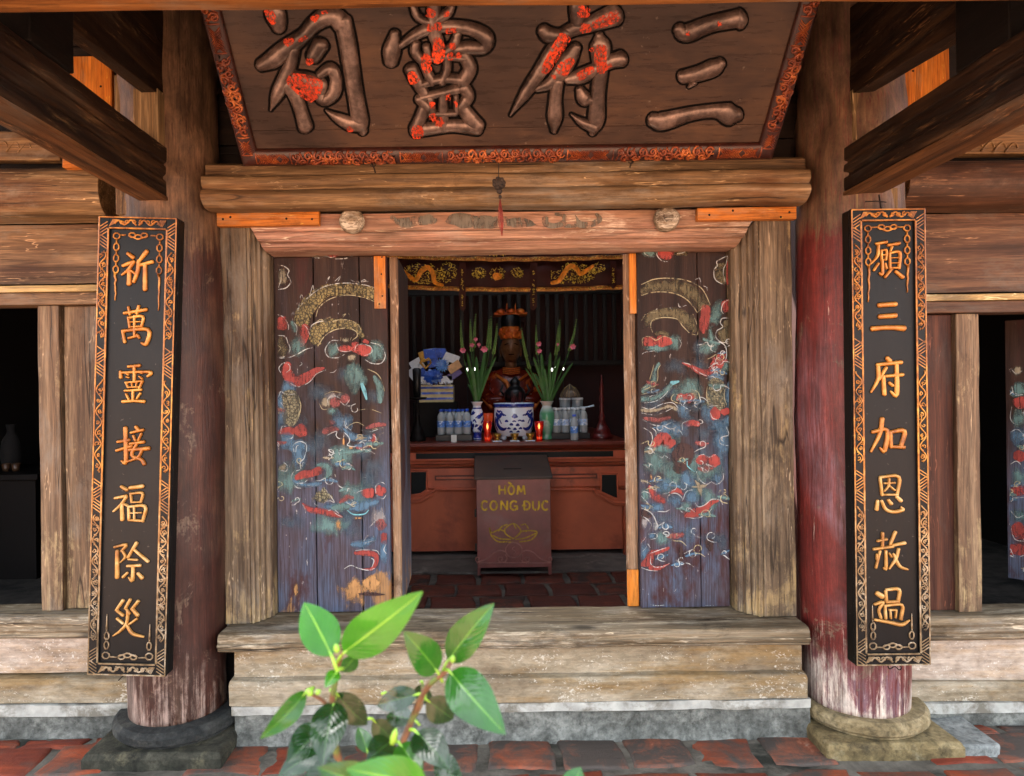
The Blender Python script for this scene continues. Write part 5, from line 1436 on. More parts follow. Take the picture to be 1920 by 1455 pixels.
m.bl('red', 600, 784, 62, 30); m.bl('red', 725, 795, 72, 46); m.bl('red', 672, 756, 28, 26); m.bl('red', 752, 730, 26, 16, .5)
m.ln('white', 8, (555, 722), (490, 725), (445, 790), (470, 845), (540, 852), (592, 826)); m.ln('white', 8, (790, 738), (860, 760), (900, 830), (870, 892), (800, 895), (750, 868)); m.ln('white', 6, (668, 800), (680, 762), (730, 750), (790, 770), (796, 812), (740, 838)); m.ln('white', 6, (530, 740), (545, 790), (600, 806), (650, 796))
for k in range(6): m.ln('cream', 5, (560 + k * 18, 722), (564 + k * 20, 698 + (k % 2) * 8))
m.bl('red', 116, 592, 46, 54, .4); m.st('red', (292, 618, 60), (285, 680, 72), (262, 740, 70)); m.st('teal', (196, 590, 50), (210, 640, 56)); m.bl('teal', 225, 765, 66, 70); m.bl('olive_dim', 122, 770, 46, 76)
m.ln('white', 8, (82, 525), (130, 545), (165, 600), (168, 640)); m.ln('white', 9, (80, 684), (140, 690), (164, 740), (180, 790), (140, 842), (82, 850)); m.ln('cream', 6, (90, 760), (110, 780), (84, 810)); m.ln('white', 8, (92, 858), (170, 850), (240, 822), (300, 788), (352, 776)); m.ln('white', 6, (200, 575), (232, 620), (225, 680)); m.ln('white', 6, (278, 600), (306, 625), (330, 680))
m.st('red', (160, 905, 56), (158, 970, 84), (215, 1030, 84), (305, 1000, 74), (380, 948, 46), (436, 930, 14)); m.ln('white', 8, (112, 970), (95, 930), (130, 892), (172, 905), (178, 940), (152, 962)); m.ln('white', 7, (180, 1045), (250, 1072), (330, 1032), (380, 975), (450, 944)); m.ln('white', 5, (480, 965), (512, 960), (530, 942)); m.ln('white', 5, (250, 915), (270, 900), (262, 885))
m.bl('blue', 165, 1085, 52, 52); m.bl('blue', 100, 1260, 42, 120); m.st('tan', (175, 1140, 120), (196, 1225, 138), (180, 1325, 112)); m.ln('white', 7, (92, 1150), (110, 1108), (150, 1130), (220, 1125)); m.ln('cream', 7, (240, 1135), (262, 1220), (232, 1320), (190, 1370), (150, 1345)); m.ln('white', 7, (290, 1190), (308, 1155)); m.ln('white', 6, (110, 1190), (135, 1240), (120, 1300))
m.bl('grey', 500, 1150, 95, 55, -.3); m.bl('tan_plain', 440, 1190, 42, 48); m.bl('teal', 505, 1255, 46, 28); m.bl('red_dim', 520, 1192, 42, 40); m.bl('red_dim', 598, 1165, 34, 40); m.ln('white', 7, (470, 1210), (465, 1165), (510, 1140), (560, 1160)); m.ln('white', 6, (560, 1185), (598, 1210), (630, 1170)); m.ln('cream', 6, (402, 1200), (425, 1240), (470, 1240)); m.ln('cream', 5, (440, 1130), (500, 1108), (580, 1118))
m.st('cyan', (722, 1050, 22), (740, 1100, 30), (758, 1165, 14)); m.ln('white', 6, (668, 1032), (692, 1040)); m.ln('cream', 7, (768, 938), (840, 975), (880, 1040), (895, 1110)); m.st('teal', (820, 1000, 40), (860, 1080, 60), (860, 1180, 50))
m.ln('cream', 5, (690, 1250), (780, 1240), (870, 1270)); m.bl('blue', 560, 1330, 72, 84); m.ln('white', 6, (600, 1310), (595, 1360), (640, 1400))
m.bl('red', 160, 1408, 66, 34); m.bl('red', 264, 1405, 54, 46); m.st('red_dim', (440, 1410, 50), (500, 1395, 60), (540, 1395, 30)); m.bl('red_dim', 495, 1345, 30, 22); m.st('red_dim', (760, 1385, 24), (830, 1360, 36), (900, 1358, 24)); m.ln('cream', 5, (600, 1380), (680, 1340), (740, 1365)); m.ln('white', 7, (110, 1420), (118, 1375), (150, 1370)); m.ln('white', 6, (720, 1400), (790, 1410), (880, 1380))
# --- lower half
m.at(500, 800, 4.041)
m.bl('blue', 140, 110, 66, 60); m.bl('blue', 260, 150, 62, 44); m.bl('blue', 250, 230, 50, 86); m.ln('white', 9, (105, 40), (130, 88), (190, 88), (205, 60)); m.ln('white', 8, (210, 190), (205, 140), (250, 112), (300, 130), (304, 190)); m.ln('white', 7, (225, 190), (228, 150), (245, 140)); m.ln('white', 8, (300, 190), (285, 240), (258, 270), (262, 320)); m.ln('white', 7, (75, 110), (92, 150), (96, 180))
m.bl('tan_plain', 125, 308, 46, 50); m.ln('white', 7, (92, 280), (130, 270), (162, 300), (150, 335), (112, 330)); m.ln('white', 5, (110, 300), (135, 305))
m.st('teal', (395, 290, 40), (460, 300, 60), (475, 350, 56), (440, 400, 44)); m.st('blue', (215, 410, 50), (290, 440, 54), (400, 430, 54)); m.st('red', (228, 385, 40), (280, 362, 60), (340, 352, 56), (402, 330, 62)); m.ln('white', 9, (255, 325), (205, 345), (190, 400), (225, 455), (262, 465)); m.ln('white', 7, (230, 428), (280, 425), (312, 402)); m.ln('white', 6, (310, 440), (350, 450), (380, 440)); m.ln('white', 6, (275, 300), (280, 270), (310, 290))
m.st('blue', (590, 20, 30), (640, 70, 70), (720, 90, 66), (790, 85, 40)); m.st('teal', (560, 200, 34), (660, 188, 44), (780, 178, 34)); m.st('red', (690, 155, 30), (770, 135, 48), (812, 100, 38), (815, 60, 20)); m.ln('white', 8, (568, 25), (620, 72), (630, 110), (615, 140), (680, 150), (720, 110), (790, 105)); m.ln('white', 7, (690, 60), (770, 65), (790, 90)); m.ln('white', 7, (555, 215), (552, 185), (585, 165)); m.ln('white', 7, (805, 60), (830, 85), (825, 145)); m.ln('cream', 6, (840, 100), (860, 60), (890, 45)); m.ln('cream', 5, (800, 20), (850, 10), (890, 8))
m.bl('ochre', 585, 110, 18, 60); m.bl('ochre', 640, 160, 30, 16)
m.st('tan', (352, 545, 20), (420, 530, 100), (490, 530, 30)); m.st('tan', (435, 470, 30), (440, 520, 60)); m.ln('white', 6, (340, 535), (375, 590), (420, 585)); m.ln('white', 7, (440, 465), (470, 500), (515, 570), (480, 555))
m.st('red', (275, 580, 16), (330, 625, 44), (420, 640, 46), (500, 660, 48), (575, 682, 12)); m.ln('white', 7, (275, 590), (310, 630)); m.ln('white', 8, (500, 640), (545, 668), (578, 684)); m.ln('white', 6, (430, 600), (450, 565), (490, 560))
m.st('blue', (450, 605, 50), (510, 600, 70)); m.st('teal', (520, 610, 76), (600, 600, 84), (660, 590, 60)); m.st('blue', (650, 620, 60), (740, 600, 80), (830, 570, 60)); m.ln('white', 9, (435, 610), (470, 632), (510, 625), (550, 655)); m.ln('cyan', 12, (615, 632), (660, 662), (740, 660), (775, 630)); m.st('red_dim', (560, 570, 26), (610, 535, 44), (655, 535, 24)); m.bl('red', 775, 505, 50, 40); m.bl('red', 862, 484, 38, 38); m.ln('white', 7, (830, 500), (828, 450), (870, 420), (908, 440)); m.ln('white', 7, (835, 520), (880, 545), (912, 510)); m.ln('white', 6, (670, 530), (690, 495), (730, 480)); m.ln('white', 7, (520, 360), (545, 440), (585, 465)); m.ln('white', 5, (735, 382), (752, 382))
m.bl('grey', 850, 690, 66, 110); m.ln('white', 6, (780, 760), (830, 710), (900, 670)); m.bl('red_dim', 865, 740, 40, 40)
m.st('blue', (660, 890, 60), (740, 885, 76), (810, 850, 60)); m.ln('white', 8, (740, 860), (770, 820), (810, 825), (800, 860), (745, 880)); m.st('red', (672, 955, 24), (760, 955, 44), (825, 970, 38), (832, 1020, 34), (800, 1072, 26), (730, 1078, 10)); m.ln('white', 7, (675, 935), (740, 930), (830, 935), (856, 965)); m.ln('white', 8, (780, 985), (815, 1010), (800, 1060)); m.ln('white', 9, (580, 1080), (640, 1048), (700, 1070), (770, 1084), (820, 1070)); m.st('red', (890, 820, 50), (898, 870, 60)); m.bl('blue', 900, 940, 36, 80); m.ln('white', 8, (905, 890), (890, 930), (910, 960))
m.bl('ochre', 640, 1250, 150, 130, 0, .6); m.bl('ochre', 800, 1180, 110, 70, 0, .6); m.bl('ochre', 545, 745, 34, 80); m.bl('ochre', 225, 1230, 24, 70); m.bl('ochre', 700, 690, 70, 14); m.bl('brown', 790, 1265, 105, 14, .02)
m.swirls(5, 30, (522, 720), (640, 950), lambda x, y: y > 760 or x < 545)
m.done(dl)
# orange repair strip on the leaf
b = MB(); b.box(X(705.5), X(727), LY - .007, LY - .0008, W(716, 579, LY).z, zt_leaf - .001, 6, 2); b.rough(.0008, 8, 4); b.build('repair_strip', M['orange_z'], dl, bev=.0015)
for (x, y) in ((716, 482), (715, 514), (717, 555), (711, 570)):
    b = MB(); p = W(x, y, LY - .0072); b.ball(tuple(p), .0035, .0015, .0035, 7, 4); b.build('nail', M['iron'], dl)

rp = Plane((0, LY - .0025, 0), (0, -1, 0))
m = Mural(rp, 1201, 1367)
m.at(0, 0, 1)
for _ in range(34): m.bl(rnd.choice(('wash', 'wash', 'teal')), rnd.uniform(1212, 1362), rnd.uniform(640, 1020), rnd.uniform(15, 32), rnd.uniform(13, 28))
m.at(1170, 450, 4.041)
m.bl('teal', 195, 92, 48, 42); m.bl('olive_dim', 430, 85, 54, 40); m.bl('red', 312, 98, 62, 50); m.ln('white', 9, (145, 70), (160, 108), (220, 132)); m.ln('white', 8, (245, 70), (250, 120), (290, 160), (345, 165)); m.ln('white', 7, (340, 70), (360, 75), (355, 98)); m.ln('white', 8, (400, 105), (450, 95), (478, 66))
m.bl('olive_dim', 735, 250, 54, 92, .1); m.st('red', (792, 170, 34), (795, 260, 44), (790, 330, 30)); m.ln('white', 9, (782, 122), (740, 140), (700, 165), (705, 195), (680, 230), (690, 300), (760, 345)); m.ln('white', 6, (782, 125), (772, 180), (750, 230), (765, 330))
m.st('olive_dim', (130, 385, 80), (240, 345, 92), (380, 348, 100), (490, 390, 112), (570, 455, 110), (600, 510, 96)); m.ln('cream', 9, (132, 338), (220, 300), (330, 290), (450, 302), (540, 335), (600, 385), (652, 490)); m.ln('cream', 9, (130, 422), (200, 400), (300, 394), (400, 412), (470, 450), (520, 500), (552, 550)); m.ln('cream', 6, (652, 490), (600, 510), (552, 550))
for q in ([(540, 300), (570, 290), (580, 330)], [(600, 350), (625, 360), (630, 385)], [(410, 480), (420, 510), (470, 495)], [(240, 530), (260, 510), (282, 490)], [(345, 515), (362, 520)], [(420, 500), (430, 512)]): m.ln('white', 7, *q)
m.st('olive_dim', (150, 660, 50), (190, 590, 76), (290, 555, 76), (400, 560, 86), (480, 610, 96), (520, 680, 66)); m.ln('cream', 8, (215, 700), (200, 650), (220, 605), (300, 588), (400, 600), (440, 650), (492, 704)); m.ln('cream', 6, (130, 610), (170, 560), (250, 545)); m.ln('cream', 7, (520, 560), (550, 640), (555, 715), (510, 712))
m.bl('teal', 385, 775, 46, 62); m.bl('teal', 250, 820, 100, 24); m.bl('red', 190, 768, 54, 38); m.bl('red', 296, 764, 68, 42); m.bl('olive_dim', 290, 708, 60, 22); m.ln('cream', 7, (140, 800), (140, 745), (190, 732), (240, 760), (300, 730), (360, 750)); m.ln('teal', 8, (160, 830), (250, 850), (330, 835)); m.ln('white', 5, (410, 740), (432, 780), (420, 820)); m.ln('white', 6, (130, 870), (160, 850), (230, 840))
m.bl('teal', 690, 575, 46, 100, .3); m.st('teal', (650, 690, 40), (660, 740, 70)); m.st('red', (618, 520, 70), (610, 600, 78), (600, 670, 60), (600, 700, 24)); m.bl('red', 775, 505, 36, 52); m.st('olive_dim', (775, 630, 60), (760, 700, 100), (755, 760, 70)); m.ln('white', 7, (790, 452), (750, 480), (735, 530), (750, 560)); m.ln('white', 8, (790, 592), (740, 596), (728, 630), (745, 660), (700, 690), (695, 740), (740, 778), (790, 770))
m.bl('teal', 640, 815, 74, 50); m.st('red', (440, 932, 8), (510, 960, 30), (570, 995, 46), (640, 1008, 58), (690, 965, 90), (720, 910, 84), (752, 860, 40)); m.ln('white', 9, (690, 850), (655, 830), (670, 785), (720, 775), (765, 805), (775, 870), (765, 915)); m.ln('white', 8, (440, 928), (500, 945), (540, 985), (610, 1025), (680, 1030)); m.bl('brown', 665, 640, 26, 14)
m.bl('blue', 690, 1052, 58, 34); m.st('tan', (690, 1095, 130), (695, 1170, 140), (695, 1245, 140)); m.bl('blue', 788, 1170, 30, 84); m.ln('cream', 7, (628, 1110), (622, 1180), (640, 1250)); m.ln('cream', 7, (770, 1100), (755, 1180), (775, 1250))
m.st('teal', (262, 940, 30), (230, 1000, 48), (222, 1070, 56), (150, 1140, 60)); m.ln('cream', 6, (285, 930), (255, 985), (250, 1065), (190, 1150), (130, 1170)); m.ln('cream', 6, (225, 945), (200, 1030), (180, 1095), (130, 1125)); m.st('cyan', (412, 1072, 14), (360, 1085, 34)); m.st('teal', (350, 1105, 46), (300, 1160, 56), (220, 1200, 56), (130, 1205, 50)); m.ln('white', 6, (150, 1235), (240, 1220), (310, 1170), (350, 1110))
m.st('tan_plain', (130, 1290, 44), (240, 1290, 40), (340, 1260, 50), (390, 1280, 50)); m.ln('white', 7, (130, 1265), (200, 1280), (280, 1245), (360, 1232), (405, 1270), (412, 1320)); m.ln('white', 7, (130, 1310), (230, 1325), (310, 1300), (370, 1270)); m.ln('white', 8, (140, 1360), (220, 1400), (300, 1405), (350, 1385)); m.st('red_dim', (150, 1350, 24), (260, 1365, 40), (340, 1345, 30))
m.bl('blue', 450, 1290, 54, 60); m.bl('blue', 330, 1420, 60, 40); m.bl('blue', 640, 1310, 52, 66); m.bl('blue', 715, 1410, 70, 44); m.bl('blue', 780, 1370, 40, 34); m.bl('tan_plain', 515, 1185, 54, 60); m.bl('red', 425, 1192, 34, 28); m.bl('red', 490, 1200, 44, 38); m.st('red', (465, 1400, 44), (515, 1385, 46), (560, 1395, 40)); m.bl('red', 690, 1312, 40, 48); m.bl('red', 766, 1300, 34, 28)
m.ln('white', 8, (640, 1262), (700, 1255), (730, 1275)); m.ln('white', 7, (650, 1310), (670, 1350), (720, 1362)); m.ln('cream', 6, (500, 1130), (555, 1150), (568, 1200), (540, 1245)); m.ln('white', 6, (480, 1310), (500, 1290), (520, 1300)); m.ln('white', 6, (440, 1440), (440, 1390), (480, 1370)); m.ln('white', 5, (450, 1260), (470, 1270), (455, 1290))
m.at(1170, 790, 4.041)
m.bl('blue', 400, 60, 90, 66); m.bl('blue', 735, 130, 56, 130); m.bl('blue', 300, 60, 60, 50); m.st('red', (215, 195, 50), (290, 130, 100), (330, 165, 90), (370, 158, 50)); m.bl('teal', 270, 210, 110, 28); m.ln('white', 9, (140, 45), (200, 85), (212, 140), (192, 195)); m.ln('white', 7, (180, 30), (235, 70), (240, 110)); m.ln('teal', 8, (190, 235), (240, 245), (300, 215)); m.ln('white', 6, (380, 80), (420, 72), (440, 100)); m.ln('white', 7, (770, 40), (790, 100), (735, 120), (720, 160), (760, 180), (795, 180)); m.ln('white', 9, (742, 120), (736, 140), (748, 150))
m.bl('brown', 450, 260, 76, 84, .3); m.bl('brown', 430, 350, 60, 50)
m.bl('teal', 620, 390, 110, 84); m.bl('blue', 705, 430, 46, 40); m.bl('blue', 470, 440, 56, 60); m.bl('red', 590, 292, 48, 40); m.bl('red', 680, 298, 46, 48); m.ln('cyan', 10, (475, 300), (480, 340), (530, 380)); m.ln('white', 8, (545, 380), (570, 440), (620, 475), (660, 455)); m.ln('white', 7, (655, 455), (700, 475), (745, 440), (748, 390)); m.ln('white', 6, (550, 265), (600, 250), (640, 270), (690, 250)); m.st('tan_plain', (540, 450, 16), (570, 500, 70), (580, 555, 20)); m.st('tan_plain', (520, 495, 20), (600, 490, 50), (625, 480, 10))
m.bl('blue', 300, 490, 74, 54); m.bl('teal', 160, 560, 40, 50); m.st('red', (195, 495, 34), (225, 560, 56), (260, 585, 60), (300, 605, 40)); m.st('red', (350, 540, 20), (400, 520, 34), (440, 550, 24)); m.bl('blue', 390, 600, 66, 48); m.bl('blue', 500, 575, 56, 60); m.bl('teal', 470, 640, 40, 34); m.bl('blue', 245, 650, 56, 34); m.ln('white', 8, (330, 600), (335, 560), (385, 542), (430, 570), (440, 600)); m.ln('white', 7, (445, 590), (470, 530), (530, 520), (548, 560)); m.ln('white', 7, (190, 490), (235, 500), (240, 530)); m.ln('white', 8, (125, 545), (150, 530), (190, 545), (195, 580)); m.ln('white', 8, (125, 560), (170, 610), (210, 660)); m.ln('white', 8, (250, 680), (310, 682), (340, 668)); m.ln('white', 7, (430, 650), (470, 672), (500, 650))
m.st('red', (462, 710, 34), (540, 690, 70), (600, 670, 58), (650, 620, 42), (712, 600, 14)); m.ln('white', 8, (535, 615), (560, 645), (610, 630), (660, 590), (720, 595), (745, 630)); m.ln('white', 7, (470, 725), (540, 732), (620, 705), (660, 660)); m.bl('grey', 160, 730, 50, 90); m.bl('brown', 165, 700, 40, 40); m.ln('white', 10, (130, 655), (200, 690), (240, 760), (235, 815)); m.ln('white', 8, (125, 710), (180, 745), (205, 790), (175, 830)); m.bl('white', 235, 790, 22, 28)
m.bl('teal', 285, 880, 76, 46); m.bl('blue', 210, 866, 36, 26); m.ln('white', 6, (180, 850), (240, 850), (244, 880), (200, 892)); m.bl('blue', 155, 990, 34, 60); m.st('red', (125, 1085, 24), (180, 1060, 70), (205, 1000, 50), (260, 985, 36), (335, 958, 26)); m.st('red', (200, 1105, 40), (260, 1110, 30), (340, 1075, 10)); m.ln('white', 8, (190, 1000), (240, 980), (330, 950)); m.ln('white', 8, (200, 1020), (200, 1075), (240, 1102), (310, 1090), (340, 1072)); m.ln('white', 7, (120, 930), (150, 890), (170, 870)); m.ln('white', 6, (115, 1000), (160, 960), (175, 925), (195, 955)); m.st('red_dim', (125, 910, 24), (150, 890, 26)); m.ln('white', 7, (125, 1105), (190, 1125), (250, 1130))
m.bl('ochre', 205, 425, 14, 40); m.bl('brown', 436, 855, 14, 24); m.bl('brown', 430, 1000, 16, 60); m.ln('white', 7, (200, 1385), (250, 1392), (300, 1388)); m.ln('white', 6, (295, 1260), (296, 1285)); m.ln('white', 6, (600, 1390), (680, 1392)); m.bl('brown', 645, 930, 30, 50)
m.swirls(9, 62, (1208, 1366), (560, 1060), lambda x, y: y > 700 or x > 1330)
m.done(dr)

# open leaves, swung inwards: only their edges and a slice of their faces show
M['edge'] = wood('pale_leaf_edge', (.12, .070, .042), (.26, .165, .10), (.40, .29, .20), 'z', 61, wear=(.48, .40, .32), wear_lo=.55, wear_hi=.65, crack=.6)
def open_leaf(label, xa_, xb_, y0, length, ang, seed, top_z):
    """edge runs xa..xb at y0, body reaches back by length turned by ang from straight back"""
    t = thing('door_leaf', label, 'door', ((xa_ + xb_) / 2, y0, zs))
    c, s_ = math.cos(ang), math.sin(ang)
    w_ = xb_ - xa_
    def tr(b):
        for v in b.v:
            dx, dy = v.x - (xa_ + xb_) / 2, v.y - y0
            v.x, v.y = (xa_ + xb_) / 2 + dx * c + dy * s_, y0 - dx * s_ * .0 + dy * c
        return b
    n = 3
    for i in range(n):
        b = MB(); b.box(xa_ + .001, xb_ - .001, y0 + .022 + length * i / n + .0015, y0 + .020 + length * (i + 1) / n, zb_leaf, top_z, 10, 2); b.rough(.0008, 6, seed + i)
        tr(b).build('plank', M['leaf'], t)
    b = MB(); b.box(xa_, xb_, y0, y0 + .0205, zb_leaf, top_z, 16, 2); b.rough(.002, 6, seed); b.rough(.001, 30, seed); tr(b).build('edge_board', M['edge'], t, bev=.003)
    return t
def X2(px, y): return W(px, 810, y).x
ol = open_leaf('open door leaf swung straight inward beside the clear dragon leaf, only its pale edge showing', X2(734, .05), X2(750, .05), .05, .46, R(-1.5), 3, zt_leaf)
orr = open_leaf('open door leaf swung inward beside the dim dragon leaf, orange strip on its edge', X2(1171, .05), X2(1194, .05), .05, .46, R(14), 5, zt_leaf)
b = MB(); b.box(X2(1183, .045), X2(1199, .045), .036, .047, W(1190, 588, .04).z, zt_leaf - .001, 6, 2); b.rough(.001, 8, 4); b.build('repair_strip', M['orange_z'], orr, bev=.002)
b = MB(); b.box(X2(1172, .045), X2(1194, .045), .041, .048, zb_leaf, W(1183, 1068, .04).z, 4, 2); b.rough(.0015, 12, 4); b.build('repair_block', M['orange_z'], orr, bev=.003)

# painted leaf standing open inside the bay beside the red column
t = thing('door_leaf', 'painted door leaf standing open inside the dark opening beside the red column', 'door', tuple(W(1905, 1085, .33)))
p0, p1 = W(1890, 1083, .34), W(2100, 1120, .06)
zt_ = W(1905, 600, .3).z
b = MB(); dirv = Vector((p1.x - p0.x, p1.y - p0.y, 0)).normalized(); nv = Vector((dirv.y, -dirv.x, 0))
L = (p1 - p0).length
for i in range(3):
    b = MB(); a = p0 + dirv * (L * i / 3 + .001); c = p0 + dirv * (L * (i + 1) / 3 - .001)
    vs = []
    for q_ in (a, c):
        for d_ in (0, -.034):
            for zz in (p0.z, zt_): vs.append((q_.x + nv.x * d_, q_.y + nv.y * d_, zz))
    b.add(vs, [(0, 1, 3, 2), (4, 5, 7, 6), (0, 1, 5, 4), (2, 3, 7, 6), (0, 2, 6, 4), (1, 3, 7, 5)]); b.build('plank', M['leaf2'], t)
bp = Plane(p0 + nv * .001, nv)
m = Mural(bp, 1894, 2090); m.at(1880, 680, 4.0)
for (c_, x, y, rx, ry) in (('tan_plain', 110, 60, 50, 40), ('teal', 120, 200, 60, 50), ('red', 130, 300, 50, 46), ('teal', 120, 420, 60, 70), ('blue', 120, 560, 70, 60), ('red', 130, 700, 60, 40), ('teal', 130, 860, 70, 70), ('red', 120, 960, 60, 50), ('teal', 150, 1150, 90, 50), ('red', 120, 1260, 70, 60), ('red', 100, 1400, 70, 50)): m.bl(c_, x, y, rx, ry)
for q in ([(60, 40), (100, 80), (150, 60)], [(70, 180), (90, 240), (150, 240)], [(70, 330), (60, 420), (110, 480)], [(60, 520), (110, 500), (160, 540)], [(60, 760), (110, 740), (170, 800)], [(60, 960), (80, 1010), (160, 1010)], [(60, 1110), (110, 1160), (170, 1140)], [(60, 1220), (90, 1320), (160, 1340)], [(60, 1400), (100, 1460), (170, 1440)]): m.ln('white', 8, *q)
m.swirls(31, 60, (1890, 2070), (690, 1080), lambda x, y: True)
m.done(t)

# ================================================================ altar and things in the hall
M['altar'] = plain('altar_red_brown_paint', (.48, .125, .055), .45, var=.22, scale=7, dirt=(.20, .06, .03), dlo=.54, dhi=.70, bump=.2)
M['altar_wall'] = plain('terracotta_wall_paint', (.56, .175, .09), .7, var=.15, scale=3, dirt=(.32, .095, .055), dlo=.52, dhi=.7, bump=.2)
M['altar_edge'] = plain('altar_dark_red', (.17, .036, .018), .35, var=.2, scale=8)
M['black_panel'] = plain('glossy_black_panel', (.008, .012, .015), .45, var=.3, scale=5, spec=.2)
M['cement'] = plain('dark_cement', (.14, .12, .105), .85, var=.4, scale=6, dirt=(.27, .24, .21), dlo=.56, dhi=.68, bump=.6)  # dark grey cement with lighter patches
ya = 2.393
def Wp(px, py, y=ya): return W(px, py, y)
zt_a = Wp(968, 829).z
xa, xb = Wp(700, 900).x, Wp(1182, 900).x
altar = thing('altar_table', 'wide red brown altar table with black inset panels standing in the dark hall', 'altar', ((xa + xb) / 2, ya + .5, 0))
b = MB(); b.prism([(ya - .03, zt_a), (ya - .035, zt_a - .02), (ya - .02, zt_a - .045), (ya, zt_a - .055), (ya + 1.7, zt_a - .055), (ya + 1.7, zt_a)], 0, xa, xb, 4); b.build('table_top', M['altar_edge'], altar, bev=.004)
zA = Wp(968, 866).z
def abox(name, px0, py0, px1, py1, y0, y1, mat, bev=.004, par=None):
    a, c = Wp(px0, py1), Wp(px1, py0)
    b = MB(); b.box(a.x, c.x, y0, y1, a.z, c.z); return b.build(name, mat, par or altar, bev=bev)
abox('frieze', 700, 843.6, 1180, 866, ya + .01, ya + .06, M['altar'])
abox('frieze_panel', 780, 845.5, 1150, 861, ya + .003, ya + .0095, M['black_panel'], .001)
abox('moulding', 700, 866.5, 1184, 873, ya - .03, ya + .06, M['altar'], .006)
abox('apron', 700, 873.6, 1180, 918, ya + .01, ya + .06, M['altar'])
for (p0, p1) in ((815, 1120),):
    abox('apron_panel', p0, 888, p1, 901, ya + .000, ya + .0095, M['altar_edge'], .003)
    abox('apron_bead', p0 + 3, 890.5, p1 - 3, 898.5, ya - .004, ya - .0005, M['altar'], .002)
for sgn, (pa, pb) in ((-1, (745, 812)), (1, (1116, 1182))):
    # shaped corner bracket with chamfered foot and a black inset
    if sgn < 0: pts = [(745, 918.5), (816, 918.5), (812, 930), (790, 943), (745, 947)]
    else: pts = [(1112, 918.5), (1182, 918.5), (1182, 950), (1150, 948), (1118, 930)]
    q = [Wp(x, y) for x, y in pts]
    b = MB(); b.prism([(p.z, p.x) for p in q], 1, ya + .012, ya + .062, 1); b.build('corner_bracket', M['altar'], altar, bev=.005)
    pts = [(769, 884), (800, 884), (800, 918), (789, 926), (769, 928)] if sgn < 0 else [(1127, 889), (1157, 889), (1159, 934), (1152, 934), (1127, 922)]
    q = [Wp(x, y) for x, y in pts]
    b = MB(); b.prism([(p.z, p.x) for p in q], 1, ya + .002, ya + .0095, 1); b.build('inset_panel', M['black_panel'], altar)
    q = q + [q[0]]
    b = MB(); b.tube([(p.x, ya + .006, p.z) for p in q], .009, 6, False); b.build('inset_frame', M['altar'], altar)
b = MB(); b.tube([(Wp(x, y).x, ya + .006, Wp(x, y).z) for x, y in ((745, 938), (788, 935), (812, 921), (816, 917), (1114, 917), (1119, 924), (1150, 942), (1185, 944))], .010, 6, False); b.build('apron_edge', M['altar'], altar)
a = Wp(700, 1041); c = Wp(1182, 919)
b = MB(); b.box(a.x, c.x, ya + .10, ya + 1.6, a.z, zt_a - .06); b.build('lower_wall', M['altar_wall'], altar)
for pp in (745, 1172):
    abox('leg', pp, 945, pp + 12, 1050, ya + .02, ya + .08, M['altar'])
b = MB(); b.box(xa - .05, xb + .05, ya - .02, ya + 1.65, -.011, Wp(968, 1044).z, 30, 0); b.rough(.008, 6, 3); 
tag(b.build('altar_plinth', M['cement'], loc=(0, ya, 0), bev=.006), 'low dark cement plinth under the altar', 'plinth')
b = MB(); b.box(xa - .05, xb + .05, 2.02, ya - .025, -.011, .004, 30, 0); b.rough(.005, 6, 5)
tag(b.build('cement_floor', M['cement'], loc=(0, 2.2, 0)), kind='structure')

# donation box
yb = 1.93
M['boxpaint'] = plain('maroon_box_paint', (.26, .095, .080), .5, var=.25, scale=5, dirt=(.27, .16, .14), dlo=.52, dhi=.72, bump=.2)
M['boxlid'] = plain('worn_box_lid', (.070, .042, .030), .6, var=.4, scale=6, dirt=(.115, .018, .015), dlo=.60, dhi=.66, bump=.3)
M['yellow'] = paint('yellow_letter_paint', (.60, .40, .04), .27, .44, 8)
A, C = W(895, 1064, yb), W(1032, 896, yb)
box = thing('donation_box', 'maroon metal donation box with yellow lettering and a lotus, sloping lid, before the altar', 'donation box', ((A.x + C.x) / 2, yb + .2, 0))
dep = .38
b = MB(); b.box(A.x, C.x, yb, yb + dep, A.z, C.z); b.build('body', M['boxpaint'], box, bev=.004)
zl_ = W(965, 853, yb + dep).z
b = MB(); ov = .014
b.prism([(yb - ov, C.z - .006), (yb + dep, C.z - .006), (yb + dep, zl_), (yb - ov, C.z + .012)], 0, A.x - ov, C.x + ov, 1); lid = b.build('lid', M['boxlid'], box, bev=.003)
s0 = W(930, 884, yb + .1); s1 = W(1000, 884, yb + .1)
def lidz(y): return C.z + .012 + (zl_ - C.z - .012) * (y - yb + ov) / (dep + ov)
b = MB(); ys = yb + .12; b.box((A.x + C.x) / 2 - .06, (A.x + C.x) / 2 + .06, ys, ys + .012, lidz(ys) - .004, lidz(ys) + .0035); b.build('coin_slot', M['hole'], lid)
for x in (A.x, C.x - .022):
    for yy in (yb, yb + dep - .022):
        b = MB(); b.box(x, x + .022, yy, yy + .022, .004, A.z - .001); b.build('leg', M['boxpaint'], box, bev=.002)
b = MB(); b.box(A.x + .001, C.x - .001, yb - .012, yb - .0005, A.z, A.z + .024); b.build('bottom_rail', M['boxpaint'], box, bev=.002)
for zz in (.33, .1):
    b = MB(); b.box(A.x - .014, A.x - .001, yb + .02, yb + .05, A.z + zz, A.z + zz + .05); b.build('hinge', M['boxlid'], box, bev=.002)
bpz = Plane((0, yb - .0006, 0), (0, -1, 0))
put = zoomput(bpz, 740, 780, 3.933)
b = MB(); kk = 0
